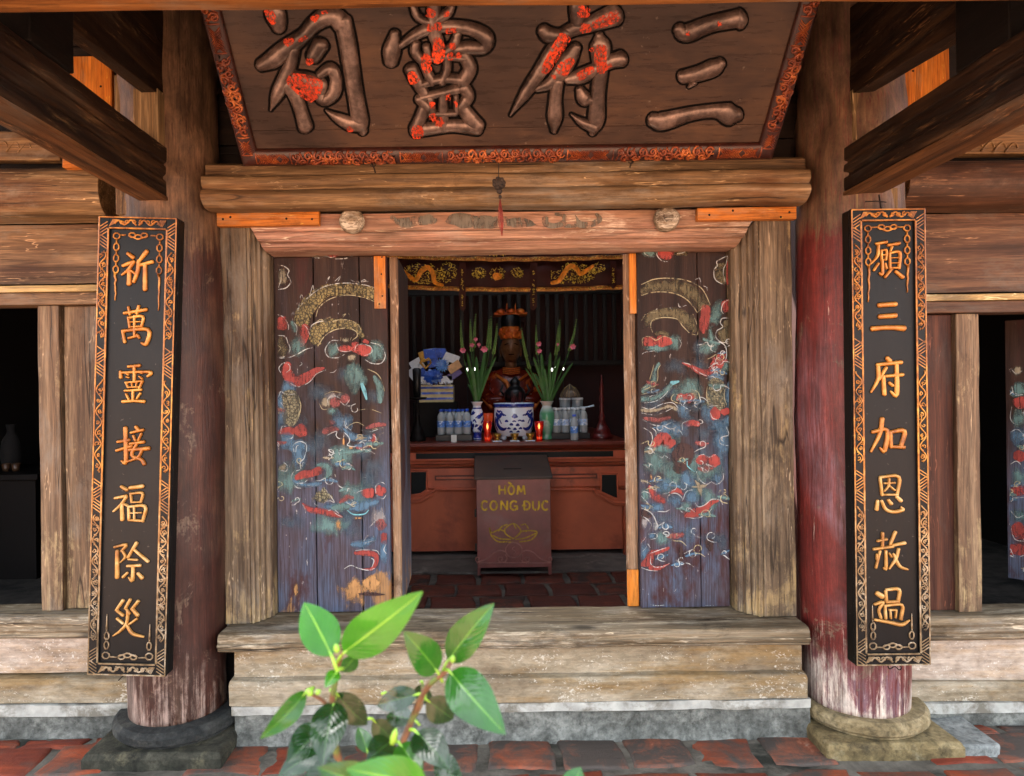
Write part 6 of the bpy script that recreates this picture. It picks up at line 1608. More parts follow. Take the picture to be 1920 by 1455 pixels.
def let(pts, w_=15):
    global kk
    q = [(x, y, w_) for x, y in pts]
    if len(q) == 2: q.insert(1, ((q[0][0] + q[1][0]) / 2, (q[0][1] + q[1][1]) / 2, w_))
    stroke(b, put, q, 0, True, lift=.0004 + kk * .00004, per=4, cap=.25); kk += 1
def ov(cx_, cy, rx, ry, a0=0, a1=360): return [(cx_ + rx * math.cos(R(a0 + (a1 - a0) * i / 10)), cy + ry * math.sin(R(a0 + (a1 - a0) * i / 10))) for i in range(11)]
LETTERS = [[[(772, 512), (772, 578)], [(815, 510), (815, 578)], [(772, 545), (815, 545)]], [ov(860, 545, 21, 32), [(838, 490), (862, 504)]], [[(905, 578), (912, 514)], [(912, 514), (932, 560)], [(932, 560), (952, 514)], [(952, 514), (960, 578)]],
           [ov(665, 660, 24, 33, -45, -315)], [ov(730, 660, 24, 33)], [[(785, 692), (785, 626)], [(785, 626), (830, 692)], [(830, 692), (830, 626)]], [ov(880, 660, 27, 33, -45, -320), [(880, 664), (905, 664)], [(903, 664), (903, 690)]],
           [[(955, 628), (955, 690)], [(955, 628), (985, 634), (997, 660), (985, 686), (955, 690)], [(940, 660), (970, 660)]], [[(1020, 628), (1020, 672), (1035, 691), (1055, 688), (1064, 668), (1064, 628)]], [ov(1112, 660, 24, 33, -45, -315)]]
for L_ in LETTERS:
    b = MB()
    for q_ in L_: let(q_, 14)
    b.build('letter', M['yellow'], box)
M['lotus'] = paint('ochre_lotus_paint', (.50, .32, .03), .26, .44, 8)
b = MB(); kk = 0
for q in ([(875, 905), (820, 870), (815, 830), (875, 793), (925, 832), (922, 868), (875, 905)], [(875, 793), (895, 830)], [(810, 850), (770, 838), (715, 860), (700, 822), (712, 880), (760, 925), (830, 928)], [(765, 850), (790, 815), (830, 800)],
          [(930, 850), (985, 845), (1045, 852), (1040, 880), (1000, 915), (920, 928)], [(905, 880), (940, 850), (975, 850)], [(930, 805), (965, 798), (985, 830)], [(720, 880), (780, 905), (860, 910)], [(890, 910), (960, 900), (1040, 865)], [(840, 930), (900, 935)]): let(q, 10)
b.build('lotus_painting', M['lotus'], box)
# welded scrollwork
M['scroll'] = plain('maroon_iron_scroll', (.36, .17, .14), .45, var=.25, scale=20)
b = MB(); yb2 = yb - .006
def sc(pts, r=.0045): b.tube([put(x, y, .006) for x, y in cr(pts, 5)], r, 6)
cc = [(878 + 60 * math.cos(k * math.pi / 12), 988 + 56 * math.sin(k * math.pi / 12)) for k in range(24)]
b.tube([put(x, y, .006) for x, y in cc], .0045, 6, True, True)
sc([(885, 960), (868, 978), (890, 1000), (872, 1022)], .003)
for d in (-1, 1):
    f = lambda x: 878 + d * (x - 878)
    sc([(f(938), 1000), (f(975), 990), (f(1020), 1005), (f(1075), 1050), (f(1140), 1072), (f(1158), 1060), (f(1152), 1040), (f(1134), 1048), (f(1142), 1060)])
    sc([(f(940), 1020), (f(928), 1045), (f(945), 1075), (f(985), 1072), (f(992), 1045), (f(968), 1038), (f(962), 1056), (f(975), 1060)])
sc([(604, 1080), (740, 1081), (878, 1080), (1000, 1081), (1160, 1080)], .004)
b.build('scrollwork', M['scroll'], box)

# ---- porcelain and offerings on the altar top
zt = zt_a + .0006
M['porcelain'] = plain('white_porcelain', (.70, .76, .84), .18, var=.05, scale=6, bump=.02)
M['cobalt'] = plain('cobalt_blue_glaze', (.030, .055, .30), .2, var=.5, scale=40, bump=.02)
M['goldmetal'] = plain('brassy_gold', (.55, .36, .10), .3, .85, var=.25, scale=25)
def onalt(px, y): return W(px, 815, y).x
def pxw(w_, y): return w_ * (D + y) / F
def curve_strokes(b, c, rad, items):
    """flat strokes wrapped round a surface of revolution; rad(z) radius, items ([(ang deg, z, w)])"""
    for i, st in enumerate(items):
        put_ = lambda x, y, h: Vector((c[0] + (rad(y) + .0006 + h) * math.sin(x), c[1] - (rad(y) + .0006 + h) * math.cos(x), c[2] + y))
        r0 = rad(st[0][1])
        q = [(R(a), z, w_) for a, z, w_ in st]
        # work in arc length so that widths are even
        q2 = [(a * r0, z, w_) for a, z, w_ in q]
        stroke(b, lambda x, y, h: put_(x / r0, y, h), q2, 0, True, lift=i * .00005, per=4)
# incense bowl
yi = 2.66
bw = pxw(76, yi); bxx = onalt(964, yi); R0 = bw / 2
bowl = thing('incense_bowl', 'blue and white porcelain incense bowl in the middle of the altar front', 'incense bowl', (bxx, yi, zt))
hB = W(964, 757, yi).z - W(964, 818, yi).z
b = MB(); prof = [(R0 * .72, .0), (R0 * .78, .012), (R0 * .86, .03), (R0 * .95, .08), (R0 * .985, .14), (R0 * .97, hB * .82), (R0 * .96, hB * .86), (R0 * 1.0, hB * .9), (R0 * 1.0, hB), (R0 * .92, hB), (R0 * .90, hB * .8), (.002, hB * .78)]
zf = .030
b.lathe([(r, z + zf) for r, z in prof], (bxx, yi, zt), 40); b.build('body', M['porcelain'], bowl)
b = MB(); b.lathe([(R0 * .975, hB * .87 + zf), (R0 * 1.008, hB * .91 + zf), (R0 * 1.008, hB * .96 + zf), (R0 * 1.002, hB * .985 + zf)], (bxx, yi, zt), 40, caps=False); b.build('rim_band', M['cobalt'], bowl)
b = MB()
for k in range(5):
    b = MB(); a = R(-90 + (k - 2) * 55); b.ball((bxx + R0 * .62 * math.cos(a), yi + R0 * .62 * math.sin(a), zt + .017), .022, .022, .018, 10, 6); b.build('foot', M['porcelain'], bowl)
pr = [(z + zf, r) for r, z in prof[:9]]
def rB(z):
    for (z0, r0), (z1, r1) in zip(pr, pr[1:]):
        if z0 <= z <= z1: return r0 + (r1 - r0) * (z - z0) / max(1e-6, z1 - z0)
    return pr[-1][1]
b = MB(); z0 = zf
items = []
for d in (-1, 1):
    items += [[(d * 62, z0 + .17, .03), (d * 50, z0 + .15, .034), (d * 40, z0 + .17, .026), (d * 33, z0 + .165, .014)], [(d * 55, z0 + .14, .03), (d * 60, z0 + .10, .036), (d * 50, z0 + .065, .034), (d * 36, z0 + .055, .024), (d * 26, z0 + .065, .010)],
              [(d * 48, z0 + .13, .008), (d * 42, z0 + .10, .010)], [(d * 66, z0 + .14, .02), (d * 74, z0 + .09, .03), (d * 66, z0 + .05, .02)], [(d * 38, z0 + .185, .006), (d * 46, z0 + .195, .006)], [(d * 58, z0 + .195, .016), (d * 48, z0 + .185, .018)]]
items += [[(-7, z0 + .15, .012), (0, z0 + .155, .038), (7, z0 + .15, .012)]]
for (a, z, w_) in ((-24, .115, .020), (-10, .09, .022), (8, .085, .024), (24, .115, .018), (-18, .06, .018), (0, .055, .022), (17, .06, .018), (-30, .16, .012), (28, .16, .012), (-2, .115, .012), (14, .12, .010), (-12, .035, .014), (10, .035, .016)):
    items += [[(a - 4, z0 + z, w_ * .5), (a, z0 + z + .004, w_), (a + 4, z0 + z, w_ * .5)]]
curve_strokes(b, (bxx, yi, zt), rB, items); b.build('dragon_decoration', M['cobalt'], bowl)
# incense stick stubs and ash
b = MB()
rnd = random.Random(4)
for k in range(26):
    a, r_ = rnd.uniform(0, 6.28), rnd.uniform(0, .09); x, y = bxx + r_ * math.cos(a), yi + r_ * math.sin(a)
    b.tube([(x, y, zt + zf + hB * .76), (x + rnd.uniform(-.02, .02), y, zt + zf + hB + rnd.uniform(.02, .10))], .0016, 4)
b.build('incense_stub', plain('burnt_incense_red', (.16, .03, .03), .8), bowl)
# small gold cups in front
cup_lab = ('small gilt offering cup before the bowl, on the side of the blue and white vase', 'small gilt offering cup before the middle of the bowl', 'small gilt offering cup before the bowl, on the side of the green vase')
for px, lb in zip((932, 965, 994), cup_lab):
    yy = 2.47; x = onalt(px, yy)
    t = thing('offering_cup', lb, 'cup', (x, yy, zt), 'gilt cups before the incense bowl')
    b = MB(); b.lathe([(.022, .0), (.022, .006), (.014, .012), (.026, .03), (.032, .05), (.029, .05), (.02, .02)], (x, yy, zt + .008), 18); b.build('bowl', M['goldmetal'], t)
    b = MB(); b.box(x - .036, x + .036, yy - .03, yy + .03, zt, zt + .0075); b.build('coaster', M['porcelain'], t, bev=.002)

# vases with gladioli
M['vasegreen'] = NTm = None
def green_vase():
    N = NT('celadon_green_vase')
    n1 = N.noise(N.co((4, 4, 5), (3, 3, 1)), 1, 3, .5, .3)
    z = N.th(N.sepz(), .20, .25)
    g = N.math('MULTIPLY', N.math('SUBTRACT', 1.0, z), N.th(n1, .36, .46))
    col = N.mix(g, (.50, .56, .58), (.12, .34, .20))
    return N.fin(col, .2, None, None, .5)
M['vasegreen'] = green_vase()
M['stem'] = plain('gladiolus_green', (.055, .155, .030), .5, var=.35, scale=14)
M['bud'] = plain('gladiolus_bud_green', (.20, .30, .09), .5, var=.3, scale=30)
M['petal'] = plain('pink_petal', (.62, .20, .27), .6, var=.3, scale=30)
def vase(px, py_top, wpx, y, mat, name, label, deco):
    x = onalt(px, y); h = W(px, py_top, y).z - zt; r = pxw(wpx, y) / 2
    t = thing(name, label, 'vase', (x, y, zt))
    prof = cr([(r * .62, 0), (r * .66, h * .06), (r * .58, h * .14), (r * .86, h * .38), (r * .98, h * .58), (r * .86, h * .74), (r * .60, h * .86), (r * .66, h * .94), (r * .95, h)], 4)
    b = MB(); b.lathe(prof + [(r * .86, h), (r * .52, h * .87)], (x, y, zt), 26); b.build('body', mat, t)
    if deco:
        pr_ = [(z, rr) for rr, z in prof]
        def rv(z):
            for (z0, r0), (z1, r1) in zip(pr_, pr_[1:]):
                if z0 <= z <= z1: return r0 + (r1 - r0) * (z - z0) / max(1e-6, z1 - z0)
            return pr_[-1][1]
        rnd = random.Random(5); its = []
        for k in range(22):
            a = rnd.uniform(-85, 85); z = rnd.uniform(.28, .72) * h; w_ = rnd.uniform(.012, .030)
            its.append([(a - 14, z - .01, w_ * .4), (a, z, w_), (a + 13, z + rnd.uniform(-.02, .02), w_ * .4)])
        for zz in (.03, .08, .83): its.append([(-88, zz * h, .008), (-30, zz * h, .010), (30, zz * h, .010), (88, zz * h, .008)])
        for k in range(6): its.append([(-70 + k * 26, .10 * h, .012), (-66 + k * 26, .17 * h, .016), (-70 + k * 26, .22 * h, .006)])
        b = MB(); curve_strokes(b, (x, y, zt), rv, its); b.build('flower_decoration', M['cobalt'], t)
    return Vector((x, y, zt + h))
yv = 2.62
v1 = vase(895, 753, 25, yv, M['porcelain'], 'flower_vase', 'blue and white porcelain vase holding gladioli', True)
v2 = vase(1026, 752, 29, yv, M['vasegreen'], 'flower_vase', 'pale green celadon vase holding gladioli', False)
def gladioli(c, pxc, stems, leaves, flowers, label, seed):
    t = thing('gladiolus_bunch', label, 'flowers', tuple(c))
    rnd = random.Random(seed)
    for i, (tx, ty, bend) in enumerate(stems):
        yy = yv + rnd.uniform(-.10, .12)
        tip = W(tx, ty, yy)
        base = Vector((c.x + rnd.uniform(-.012, .012), c.y + rnd.uniform(-.012, .012), c.z - .05))
        mid = base.lerp(tip, .5) + Vector((bend * .03, 0, .01))
        pts = [Vector(p) for p in cr([tuple(base), tuple(mid), tuple(base.lerp(tip, .8) + Vector((bend * .02, 0, 0))), tuple(tip)], 7)]
        n = len(pts)
        b = MB(); b.tube(pts, [.0052 * (1 - .75 * k / n) for k in range(n)], 6); st = b.build('stem', M['stem'], t)
        b = MB()
        for k in range(int(n * .48), n):
            p = pts[k]; d = (pts[min(k + 1, n - 1)] - pts[k - 1]).normalized()
            for s_ in (-1, 1):
                f_ = 1.0 - .88 * (k - n * .48) / (n * .52); L = .019 * f_
                q = p + Vector((s_ * .0055 * f_, rnd.uniform(-.005, .005), 0))
                b.tube([q - d * L * .6, q + Vector((s_ * .004, 0, 0)), q + d * L, q + d * L * 1.5 - Vector((s_ * .004, 0, 0))], [.001, .0054 * f_ + .0006, .0038 * f_ + .0005, .0008], 6)
        b.build('bud', M['bud'], st)
    for (tx, ty, w_) in leaves:
        yy = yv + rnd.uniform(-.06, .10); tip = W(tx, ty, yy)
        base = Vector((c.x + rnd.uniform(-.015, .015), c.y + rnd.uniform(-.01, .01), c.z - .04))
        vs, fs = [], []
        pl_ = cr([tuple(base), tuple(base.lerp(tip, .55) + Vector((0, 0, .02))), tuple(tip)], 6); m_ = len(pl_)
        ax = Vector((1, rnd.uniform(-.5, .5), 0)).normalized()
        for k, p in enumerate(pl_):
            ww = w_ * math.sin(math.pi * (.18 + .82 * (1 - k / (m_ - 1)) ** .7 * .6)) if k < m_ - 1 else .0005
            p = Vector(p)
            vs += [p - ax * ww, p + Vector((0, -ww * .35, 0)), p + ax * ww]
        for k in range(m_ - 1):
            for j in (0, 1): fs.append((k * 3 + j, k * 3 + j + 1, k * 3 + j + 4, k * 3 + j + 3))
        b = MB(); b.add(vs, fs, True); b.build('leaf', M['stem'], t)
    for (fx, fy_, sz) in flowers:
        p = W(fx, fy_, yv - .05)
        b = MB()
        for k in range(6):
            a = k * math.pi / 3 + rnd.uniform(0, .4)
            e = Vector((math.cos(a) * sz, -sz * .5, math.sin(a) * sz * .9)); side = Vector((-math.sin(a), 0, math.cos(a))) * sz * .42
            b.add([p, p + e * .55 + side, p + e * 1.0, p + e * .55 - side], [(0, 1, 2), (0, 2, 3)], True)
        b.tube([p + Vector((0, .03, -.02)), p + Vector((0, .012, -.006)), p], [.004, .007, .006], 6)
        b.build('flower', M['petal'], t)
gladioli(v1, 895, [(864, 602, -1), (882, 600, -.4), (892, 590, -.5), (917, 600, .6), (921, 594, .9), (932, 608, 1)], [(876, 660, .012), (893, 668, .014), (910, 655, .013), (930, 668, .011), (885, 690, .013), (902, 690, .014), (872, 690, .010), (916, 690, .012), (878, 720, .010)],
         [(868, 657, .026), (885, 647, .020), (908, 655, .030), (892, 636, .018), (898, 646, .016)], 'bunch of pink budded gladioli in the blue and white vase', 3)
gladioli(v2, 1026, [(978, 616, -1), (1005, 611, -.6), (1050, 601, .7), (1047, 612, .3), (1081, 600, 1), (984, 650, -1), (1000, 700, -.5)], [(1000, 668, .012), (1015, 662, .014), (1032, 660, .013), (1050, 668, .013), (1074, 680, .012), (1020, 690, .015), (1040, 690, .013), (1003, 700, .012), (1060, 700, .010), (985, 690, .009)],
         [(1010, 645, .024), (1011, 658, .022), (1074, 650, .026), (1046, 645, .012)], 'bunch of pink budded gladioli in the pale green vase', 4)

# water bottles on dark trays
M['pet'] = NT('clear_bottle_plastic')
def clear_mat(name, col, alpha, rough=.08):
    N = NT(name)
    N.fin(col, rough, None, None, .6)
    tr = N.n('ShaderNodeBsdfTransparent'); mx = N.n('ShaderNodeMixShader'); fr = N.n('ShaderNodeFresnel'); fr.inputs[0].default_value = 1.45
    N.l(N.math('ADD', N.math('MULTIPLY', fr.outputs[0], 1.2), alpha), mx.inputs[0]); N.l(tr.outputs[0], mx.inputs[1]); N.l(N.b.outputs[0], mx.inputs[2]); N.l(mx.outputs[0], N.out.inputs[0])
    return N.m
M['pet'] = clear_mat('clear_bottle_plastic', (.62, .70, .74), .38)
M['cap_blue'] = plain('blue_cap_plastic', (.03, .12, .52), .4, var=.1)
M['cap_white'] = plain('white_cap_plastic', (.70, .72, .74), .4, var=.1)
M['label_blue'] = plain('blue_bottle_label', (.10, .24, .56), .45, var=.5, scale=70, dirt=(.60, .66, .72), dlo=.54, dhi=.60)
M['label_pale'] = plain('pale_bottle_label', (.30, .42, .62), .45, var=.5, scale=70, dirt=(.68, .72, .76), dlo=.48, dhi=.56)
M['tray'] = plain('dark_offering_tray', (.012, .013, .015), .4, var=.3)
def bottle(loc, cap, label_mat, label, group, h=.19):
    t = thing('water_bottle', label, 'bottle', loc, group)
    r = .030; x, y, z = loc
    b = MB(); b.lathe(cr([(r * .86, 0), (r, .008), (r * .96, h * .2), (r, h * .28), (r, h * .55), (r * .95, h * .6), (r, h * .66), (r * .8, h * .78), (r * .42, h * .88), (r * .40, h * .92)], 3), (x, y, z), 16); b.build('body', M['pet'], t)
    b = MB(); b.lathe([(r * 1.02, h * .29), (r * 1.025, h * .42), (r * 1.02, h * .55)], (x, y, z), 16, caps=False); b.build('label_band', label_mat, t)
    b = MB(); b.lathe([(r * .48, h * .915), (r * .5, h * .93), (r * .5, h * .985), (r * .42, h)], (x, y, z), 14); b.build('cap', cap, t)
    return t
def bottle_pack(px0, px1, cap, lm, y, trayname, label, group, n):
    x0, x1 = onalt(px0, y), onalt(px1, y)
    b = MB(); b.box(x0 - .012, x1 + .012, y - .04, y + .24, zt, zt + .048); tr = b.build('offering_tray', M['tray'], loc=((x0 + x1) / 2, y, zt), bev=.004)
    tag(tr, trayname, 'tray')
    st = (x1 - x0 - .06) / (n - 1); proto = None
    for row in range(3):
        for i in range(n - (row % 2)):
            loc = Vector((x0 + .03 + st * i + (row % 2) * st / 2, y + row * .062, zt + .0485))
            if proto is None: proto = bottle(loc, cap, lm, label, group)
            else: copy_tree(proto, loc, random.uniform(0, 6))
bottle_pack(820, 883, M['cap_blue'], M['label_blue'], 2.60, 'dark tray under the blue capped water bottles', 'clear water bottle with a blue cap in the pack beside the blue and white vase', 'blue capped water bottles', 4)
bottle_pack(1036, 1102, M['cap_white'], M['label_pale'], 2.64, 'dark tray under the white capped water bottles', 'clear water bottle with a white cap in the pack beside the green vase', 'white capped water bottles', 4)
bottle(Vector((onalt(1077, 2.46), 2.46, zt)), M['cap_blue'], M['label_blue'], 'single water bottle with a blue cap standing before the white capped pack', None, .195)
c = W(851, 818, 2.44)
b = MB(); b.box(c.x - .020, c.x + .020, 2.44, 2.447, zt, zt + .055); tag(b.build('white_card', plain('white_card', (.66, .67, .65), .6, var=.1), loc=(c.x, 2.44, zt)), 'small white card leaning before the blue capped bottles', 'card')

# red candle glasses
M['redglass'] = clear_mat('red_candle_glass', (.55, .012, .008), .72, .12)
M['flame'] = plain('candle_flame', (1, .5, .15), .5, var=.05, emis=(1.0, .42, .10), es=5)
M['wax'] = plain('glowing_red_wax', (.55, .05, .02), .4, var=.1, emis=(1.0, .10, .02), es=.25)
for px, lb in ((914, 'lit red glass candle beside the blue and white vase'), (1011, 'lit red glass candle beside the pale green vase')):
    yy = 2.50; x = onalt(px, yy); h = W(px, 790, yy).z - zt; r = .036
    t = thing('candle_glass', lb, 'candle', (x, yy, zt))
    b = MB(); b.lathe(cr([(r * .62, 0), (r * .66, h * .1), (r * .72, h * .45), (r * .95, h * .75), (r * 1.0, h)], 3) + [(r * .93, h), (r * .86, h * .75), (r * .60, h * .2)], (x, yy, zt), 20, caps=True); b.build('glass', M['redglass'], t)
    b = MB(); b.lathe([(r * .5, h * .1), (r * .55, h * .4), (r * .62, h * .6)], (x, yy, zt), 14); b.build('wax', M['wax'], t)
    b = MB(); b.lathe([(.001, h * .60), (.006, h * .66), (.008, h * .74), (.004, h * .84), (.0006, h * .92)], (x, yy, zt), 10); b.build('flame', M['flame'], t)
# taller red lamp behind the first glass
x = onalt(915, 2.74)
b = MB(); b.lathe(cr([(.03, 0), (.034, .02), (.018, .05), (.026, .09), (.04, .16), (.04, .20)], 3), (x, 2.76, zt), 18)
tag(b.build('red_lamp', plain('red_lacquer_lamp', (.30, .03, .015), .25, var=.3, scale=20, emis=(1, .12, .03), es=.02), loc=(x, 2.76, zt)), 'small red lacquer lamp standing behind the candle by the blue and white vase', 'lamp')

# candlesticks of turned wood
def candlestick(px, py_top, y, mat, wpx, label, dish):
    x = onalt(px, y); h = W(px, py_top, y).z - zt; r = pxw(wpx, y) / 2
    t = thing('candlestick', label, 'candlestick', (x, y, zt))
    b = MB(); b.lathe(cr([(r, 0), (r * 1.0, h * .04), (r * .85, h * .08), (r * .75, h * .14), (r * .45, h * .22), (r * .28, h * .30), (r * .34, h * .34), (r * .2, h * .40), (r * .24, h * .5), (r * .16, h * .56), (r * .26, h * .62), (r * .15, h * .70), (r * .22, h * .78), (r * .12, h * .88), (r * .05, h)], 3), (x, y, zt), 18)
    b.build('stick', mat, t)
    if dish:
        b = MB(); b.lathe([(.01, h * .56), (.07, h * .575), (.075, h * .60), (.01, h * .59)], (x, y, zt), 20); b.build('drip_dish', mat, t)
        b = MB(); b.lathe([(.028, h * .60), (.03, h * .8), (.034, h * .98), (.02, h)], (x, y, zt), 16); b.build('candle', M['tray'], t)
M['stickred'] = plain('red_turned_lacquer', (.13, .018, .016), .3, var=.3, scale=12)
M['stickdark'] = plain('dark_turned_wood', (.010, .006, .005), .6, var=.3, scale=12, spec=.2)
candlestick(1129, 703, 2.62, M['stickred'], 38, 'tall turned red candlestick at the end of the altar', False)
candlestick(783, 690, 2.62, M['stickdark'], 30, 'tall dark turned candlestick in front of the gift basket', True)

# jar and stacked offering cups behind the white capped bottles
yy = 2.95; x0 = onalt(1072, yy)
sz = W(1072, 768, yy).z
b = MB(); b.box(x0 - .10, x0 + .10, yy - .09, yy + .09, zt, sz - .006); tag(b.build('offering_stand', M['stickdark'], loc=(x0, yy, zt), bev=.004), 'dark square stand carrying the glass jar behind the white capped bottles', 'stand')
t = thing('offering_plate', 'white plate with a spoon on the dark stand behind the white capped bottles', 'plate', (x0, yy, sz - .005))
b = MB(); b.lathe([(.05, -.005), (.10, .004), (.115, .010), (.10, .009), (.001, .002)], (x0, yy, sz), 26); b.build('dish', M['porcelain'], t)
b = MB(); b.tube([(x0 + .06, yy - .06, sz + .016), (x0 + .12, yy - .08, sz + .022), (x0 + .17, yy - .09, sz + .034)], [.010, .006, .009], 7); b.build('spoon', M['porcelain'], t)
for i, dx in enumerate((-.052, .048)):
    b = MB(); b.lathe(cr([(.034, 0), (.042, .01), (.044, .05), (.046, .085)], 3) + [(.040, .085), (.036, .02)], (x0 + dx, yy - .005, sz + .0115), 20)
    o = b.build('glass_cup', M['pet'], loc=(x0 + dx, yy, sz + .0115)); tag(o, 'clear glass cup on the white plate, on the side of the ' + ('gladioli' if i == 0 else 'red candlestick'), 'cup')
    b = MB(); b.lathe([(.0468, .070), (.0476, .078), (.0468, .0855)], (x0 + dx, yy - .005, sz + .0115), 20, caps=False); b.build('rim', M['cap_white'], o)
t = thing('glass_cover', 'pointed glass cover standing on the two glass cups', 'cover', (x0, yy, sz + .10))
b = MB(); b.lathe(cr([(.085, 0), (.082, .03), (.055, .07), (.02, .098), (.006, .108)], 3), (x0 - .01, yy, sz + .0985), 20); b.build('dome', clear_mat('brownish_glass', (.30, .24, .17), .35), t)
b = MB()
for k in range(7): b.tube([(x0 - .01 + .085 * math.cos(k * .9), yy + .085 * math.sin(k * .9), sz + .10), (x0 - .01 + .05 * math.cos(k * .9), yy + .05 * math.sin(k * .9), sz + .175), (x0 - .01, yy, sz + .208)], .002, 4)
b.build('wire_rib', M['goldmetal'], t)

# gift basket: a fan of packets over a striped box
yy = 3.0
c = W(815, 690, yy); k1 = pxw(1, yy)
zb_ = W(820, 754, yy).z
x0, x1 = W(786, 740, yy).x, W(850, 740, yy).x
M['stripe_white'] = plain('cream_carton', (.60, .52, .30), .6, var=.12, scale=14)
M['gift_blue'] = plain('blue_gift_wrap', (.04, .13, .48), .3, var=.4, scale=20, dirt=(.35, .45, .62), dlo=.54, dhi=.62)
M['gift_white'] = plain('white_gift_packet', (.66, .68, .70), .35, var=.12, scale=16, dirt=(.40, .46, .52), dlo=.56, dhi=.64)
M['gift_gold'] = plain('gold_gift_packet', (.50, .32, .08), .3, .4, var=.3, scale=20)
M['gift_violet'] = plain('violet_gift_packet', (.12, .09, .30), .35, var=.3, scale=18)
M['cup_brown'] = plain('brown_glazed_cup', (.10, .055, .03), .35, var=.2)
M['gift_tan'] = plain('peach_gift_packet', (.60, .38, .20), .45, var=.2, scale=18)
b = MB(); b.box(x0 - .05, x1 + .03, yy - .02, yy + .30, zt, zb_ - .002); tag(b.build('gift_stand', M['stickdark'], loc=(c.x, yy, zt), bev=.004), 'dark stand under the striped carton at the end of the altar', 'stand')
t = thing('striped_carton', 'cream carton with blue stripes on the dark stand', 'box', ((x0 + x1) / 2, yy + .1, zb_))
zt2 = W(820, 722, yy).z
b = MB(); b.box(x0, x1, yy, yy + .22, zb_ - .001, zt2); b.build('carton', M['stripe_white'], t, bev=.003)
for f in (.14, .46, .78):
    b = MB(); zz = zb_ + (zt2 - zb_) * f; b.box(x0 - .001, x1 + .001, yy - .0025, yy - .0005, zz, zz + (zt2 - zb_) * .13); b.build('blue_stripe', M['gift_blue'], t)
gift = thing('gift_basket', 'fan shaped gift basket of blue, white and gold packets standing on the striped carton', 'gift basket', (c.x, yy, zt2))
fan = [(776, 702, 18, 24, 38, 'gift_white'), (782, 684, 24, 22, 30, 'gift_white'), (796, 668, 20, 20, 18, 'gift_gold'), (806, 664, 22, 20, 6, 'gift_blue'), (824, 662, 24, 18, -4, 'gift_blue'), (838, 672, 14, 22, -28, 'gift_white'), (848, 672, 26, 16, -20, 'gift_white'), (852, 688, 26, 16, 32, 'gift_tan'), (852, 702, 28, 14, 34, 'gift_violet'), (812, 680, 20, 18, 10, 'gift_blue'), (828, 684, 18, 18, 0, 'gift_blue'), (800, 714, 22, 14, -6, 'gift_white'), (836, 712, 26, 14, 6, 'gift_white'), (790, 700, 18, 18, 30, 'gift_blue')]
for i, (px, py, w_, h_, an, mt) in enumerate(fan):
    p = W(px, py, yy + .02 - .006 * (i % 4)); an = R(-an); b = MB()
    b.box(-w_ * k1 / 2, w_ * k1 / 2, -.014, .014, -h_ * k1 / 2, h_ * k1 / 2)
    for v in b.v: v.x, v.z = v.x * math.cos(an) + v.z * math.sin(an), -v.x * math.sin(an) + v.z * math.cos(an)
    for v in b.v: v += p
    b.build('packet', M[mt], gift, bev=.004)
p = W(812, 706, yy - .03); b = MB()
for k in range(24): 
    a = 2 * math.pi * k / 24; r_ = (20 if k % 2 else 16) * k1
    b.add([p + Vector((0, -.02, 0)), p + Vector((r_ * math.cos(a), 0, r_ * .75 * math.sin(a))), p + Vector((18 * k1 * math.cos(a + .26), -.006, 14 * k1 * math.sin(a + .26)))], [(0, 1, 2)])
b.build('blue_rosette', M['gift_blue'], gift)
b = MB(); p = W(829, 685, yy - .04)
for k in range(16):
    a = 2 * math.pi * k / 16
    b.add([p, p + Vector((.045 * math.cos(a - .12), -.01, .045 * math.sin(a - .12))), p + Vector((.062 * math.cos(a), -.004, .062 * math.sin(a))), p + Vector((.045 * math.cos(a + .12), -.01, .045 * math.sin(a + .12)))], [(0, 1, 2, 3)])
b.build('ribbon_bow', plain('pale_blue_ribbon', (.16, .34, .62), .3, var=.3, scale=30), gift)
b = MB(); p = W(798, 682, yy - .035)
b.tube([p + Vector((x * .05, 0, z * .05)) for x, z in ((0, -.8), (.9, .2), (.5, .9), (0, .6), (-.5, .9), (-.9, .2))], .008, 6, True, True); b.build('gold_heart', M['goldmetal'], gift)
b = MB()
rnd = random.Random(6)
for k in range(26):
    p = W(rnd.uniform(788, 848), rnd.uniform(714, 724), yy - .03); b.ball(tuple(p), .006, .005, .006, 6, 4)
b.build('silver_tinsel', plain('silver_tinsel', (.6, .6, .62), .2, .9), gift)

# statue on a higher altar behind
ys = 3.75
ks = pxw(1, ys)
sx_ = W(958, 700, ys).x
zbase = W(958, 790, ys).z
b = MB(); b.box(W(860, 800, ys).x, W(1060, 800, ys).x, ys - .25, ys + .6, -.011, zbase); tag(b.build('statue_pedestal', M['stickdark'], loc=(sx_, ys, 0), bev=.006), 'dark pedestal behind the altar carrying the seated statue', 'pedestal')
statue = thing('deity_statue', 'seated lacquered temple statue with a gilt face and a red robe behind the incense bowl', 'statue', (sx_, ys, zbase))
M['skin_gilt'] = gilt('dark_gilt_face', (.11, .05, .022), (.21, .10, .045), (.32, .18, .09), 2, 18)
M['robe'] = plain('red_lacquer_robe', (.20, .030, .012), .25, var=.5, scale=9, dirt=(.50, .14, .03), dlo=.55, dhi=.62)
M['robe_gold'] = gilt('orange_gilt_trim', (.40, .08, .018), (.62, .18, .03), (.74, .34, .08), 6, 22)
def zz(py): return W(958, py, ys).z
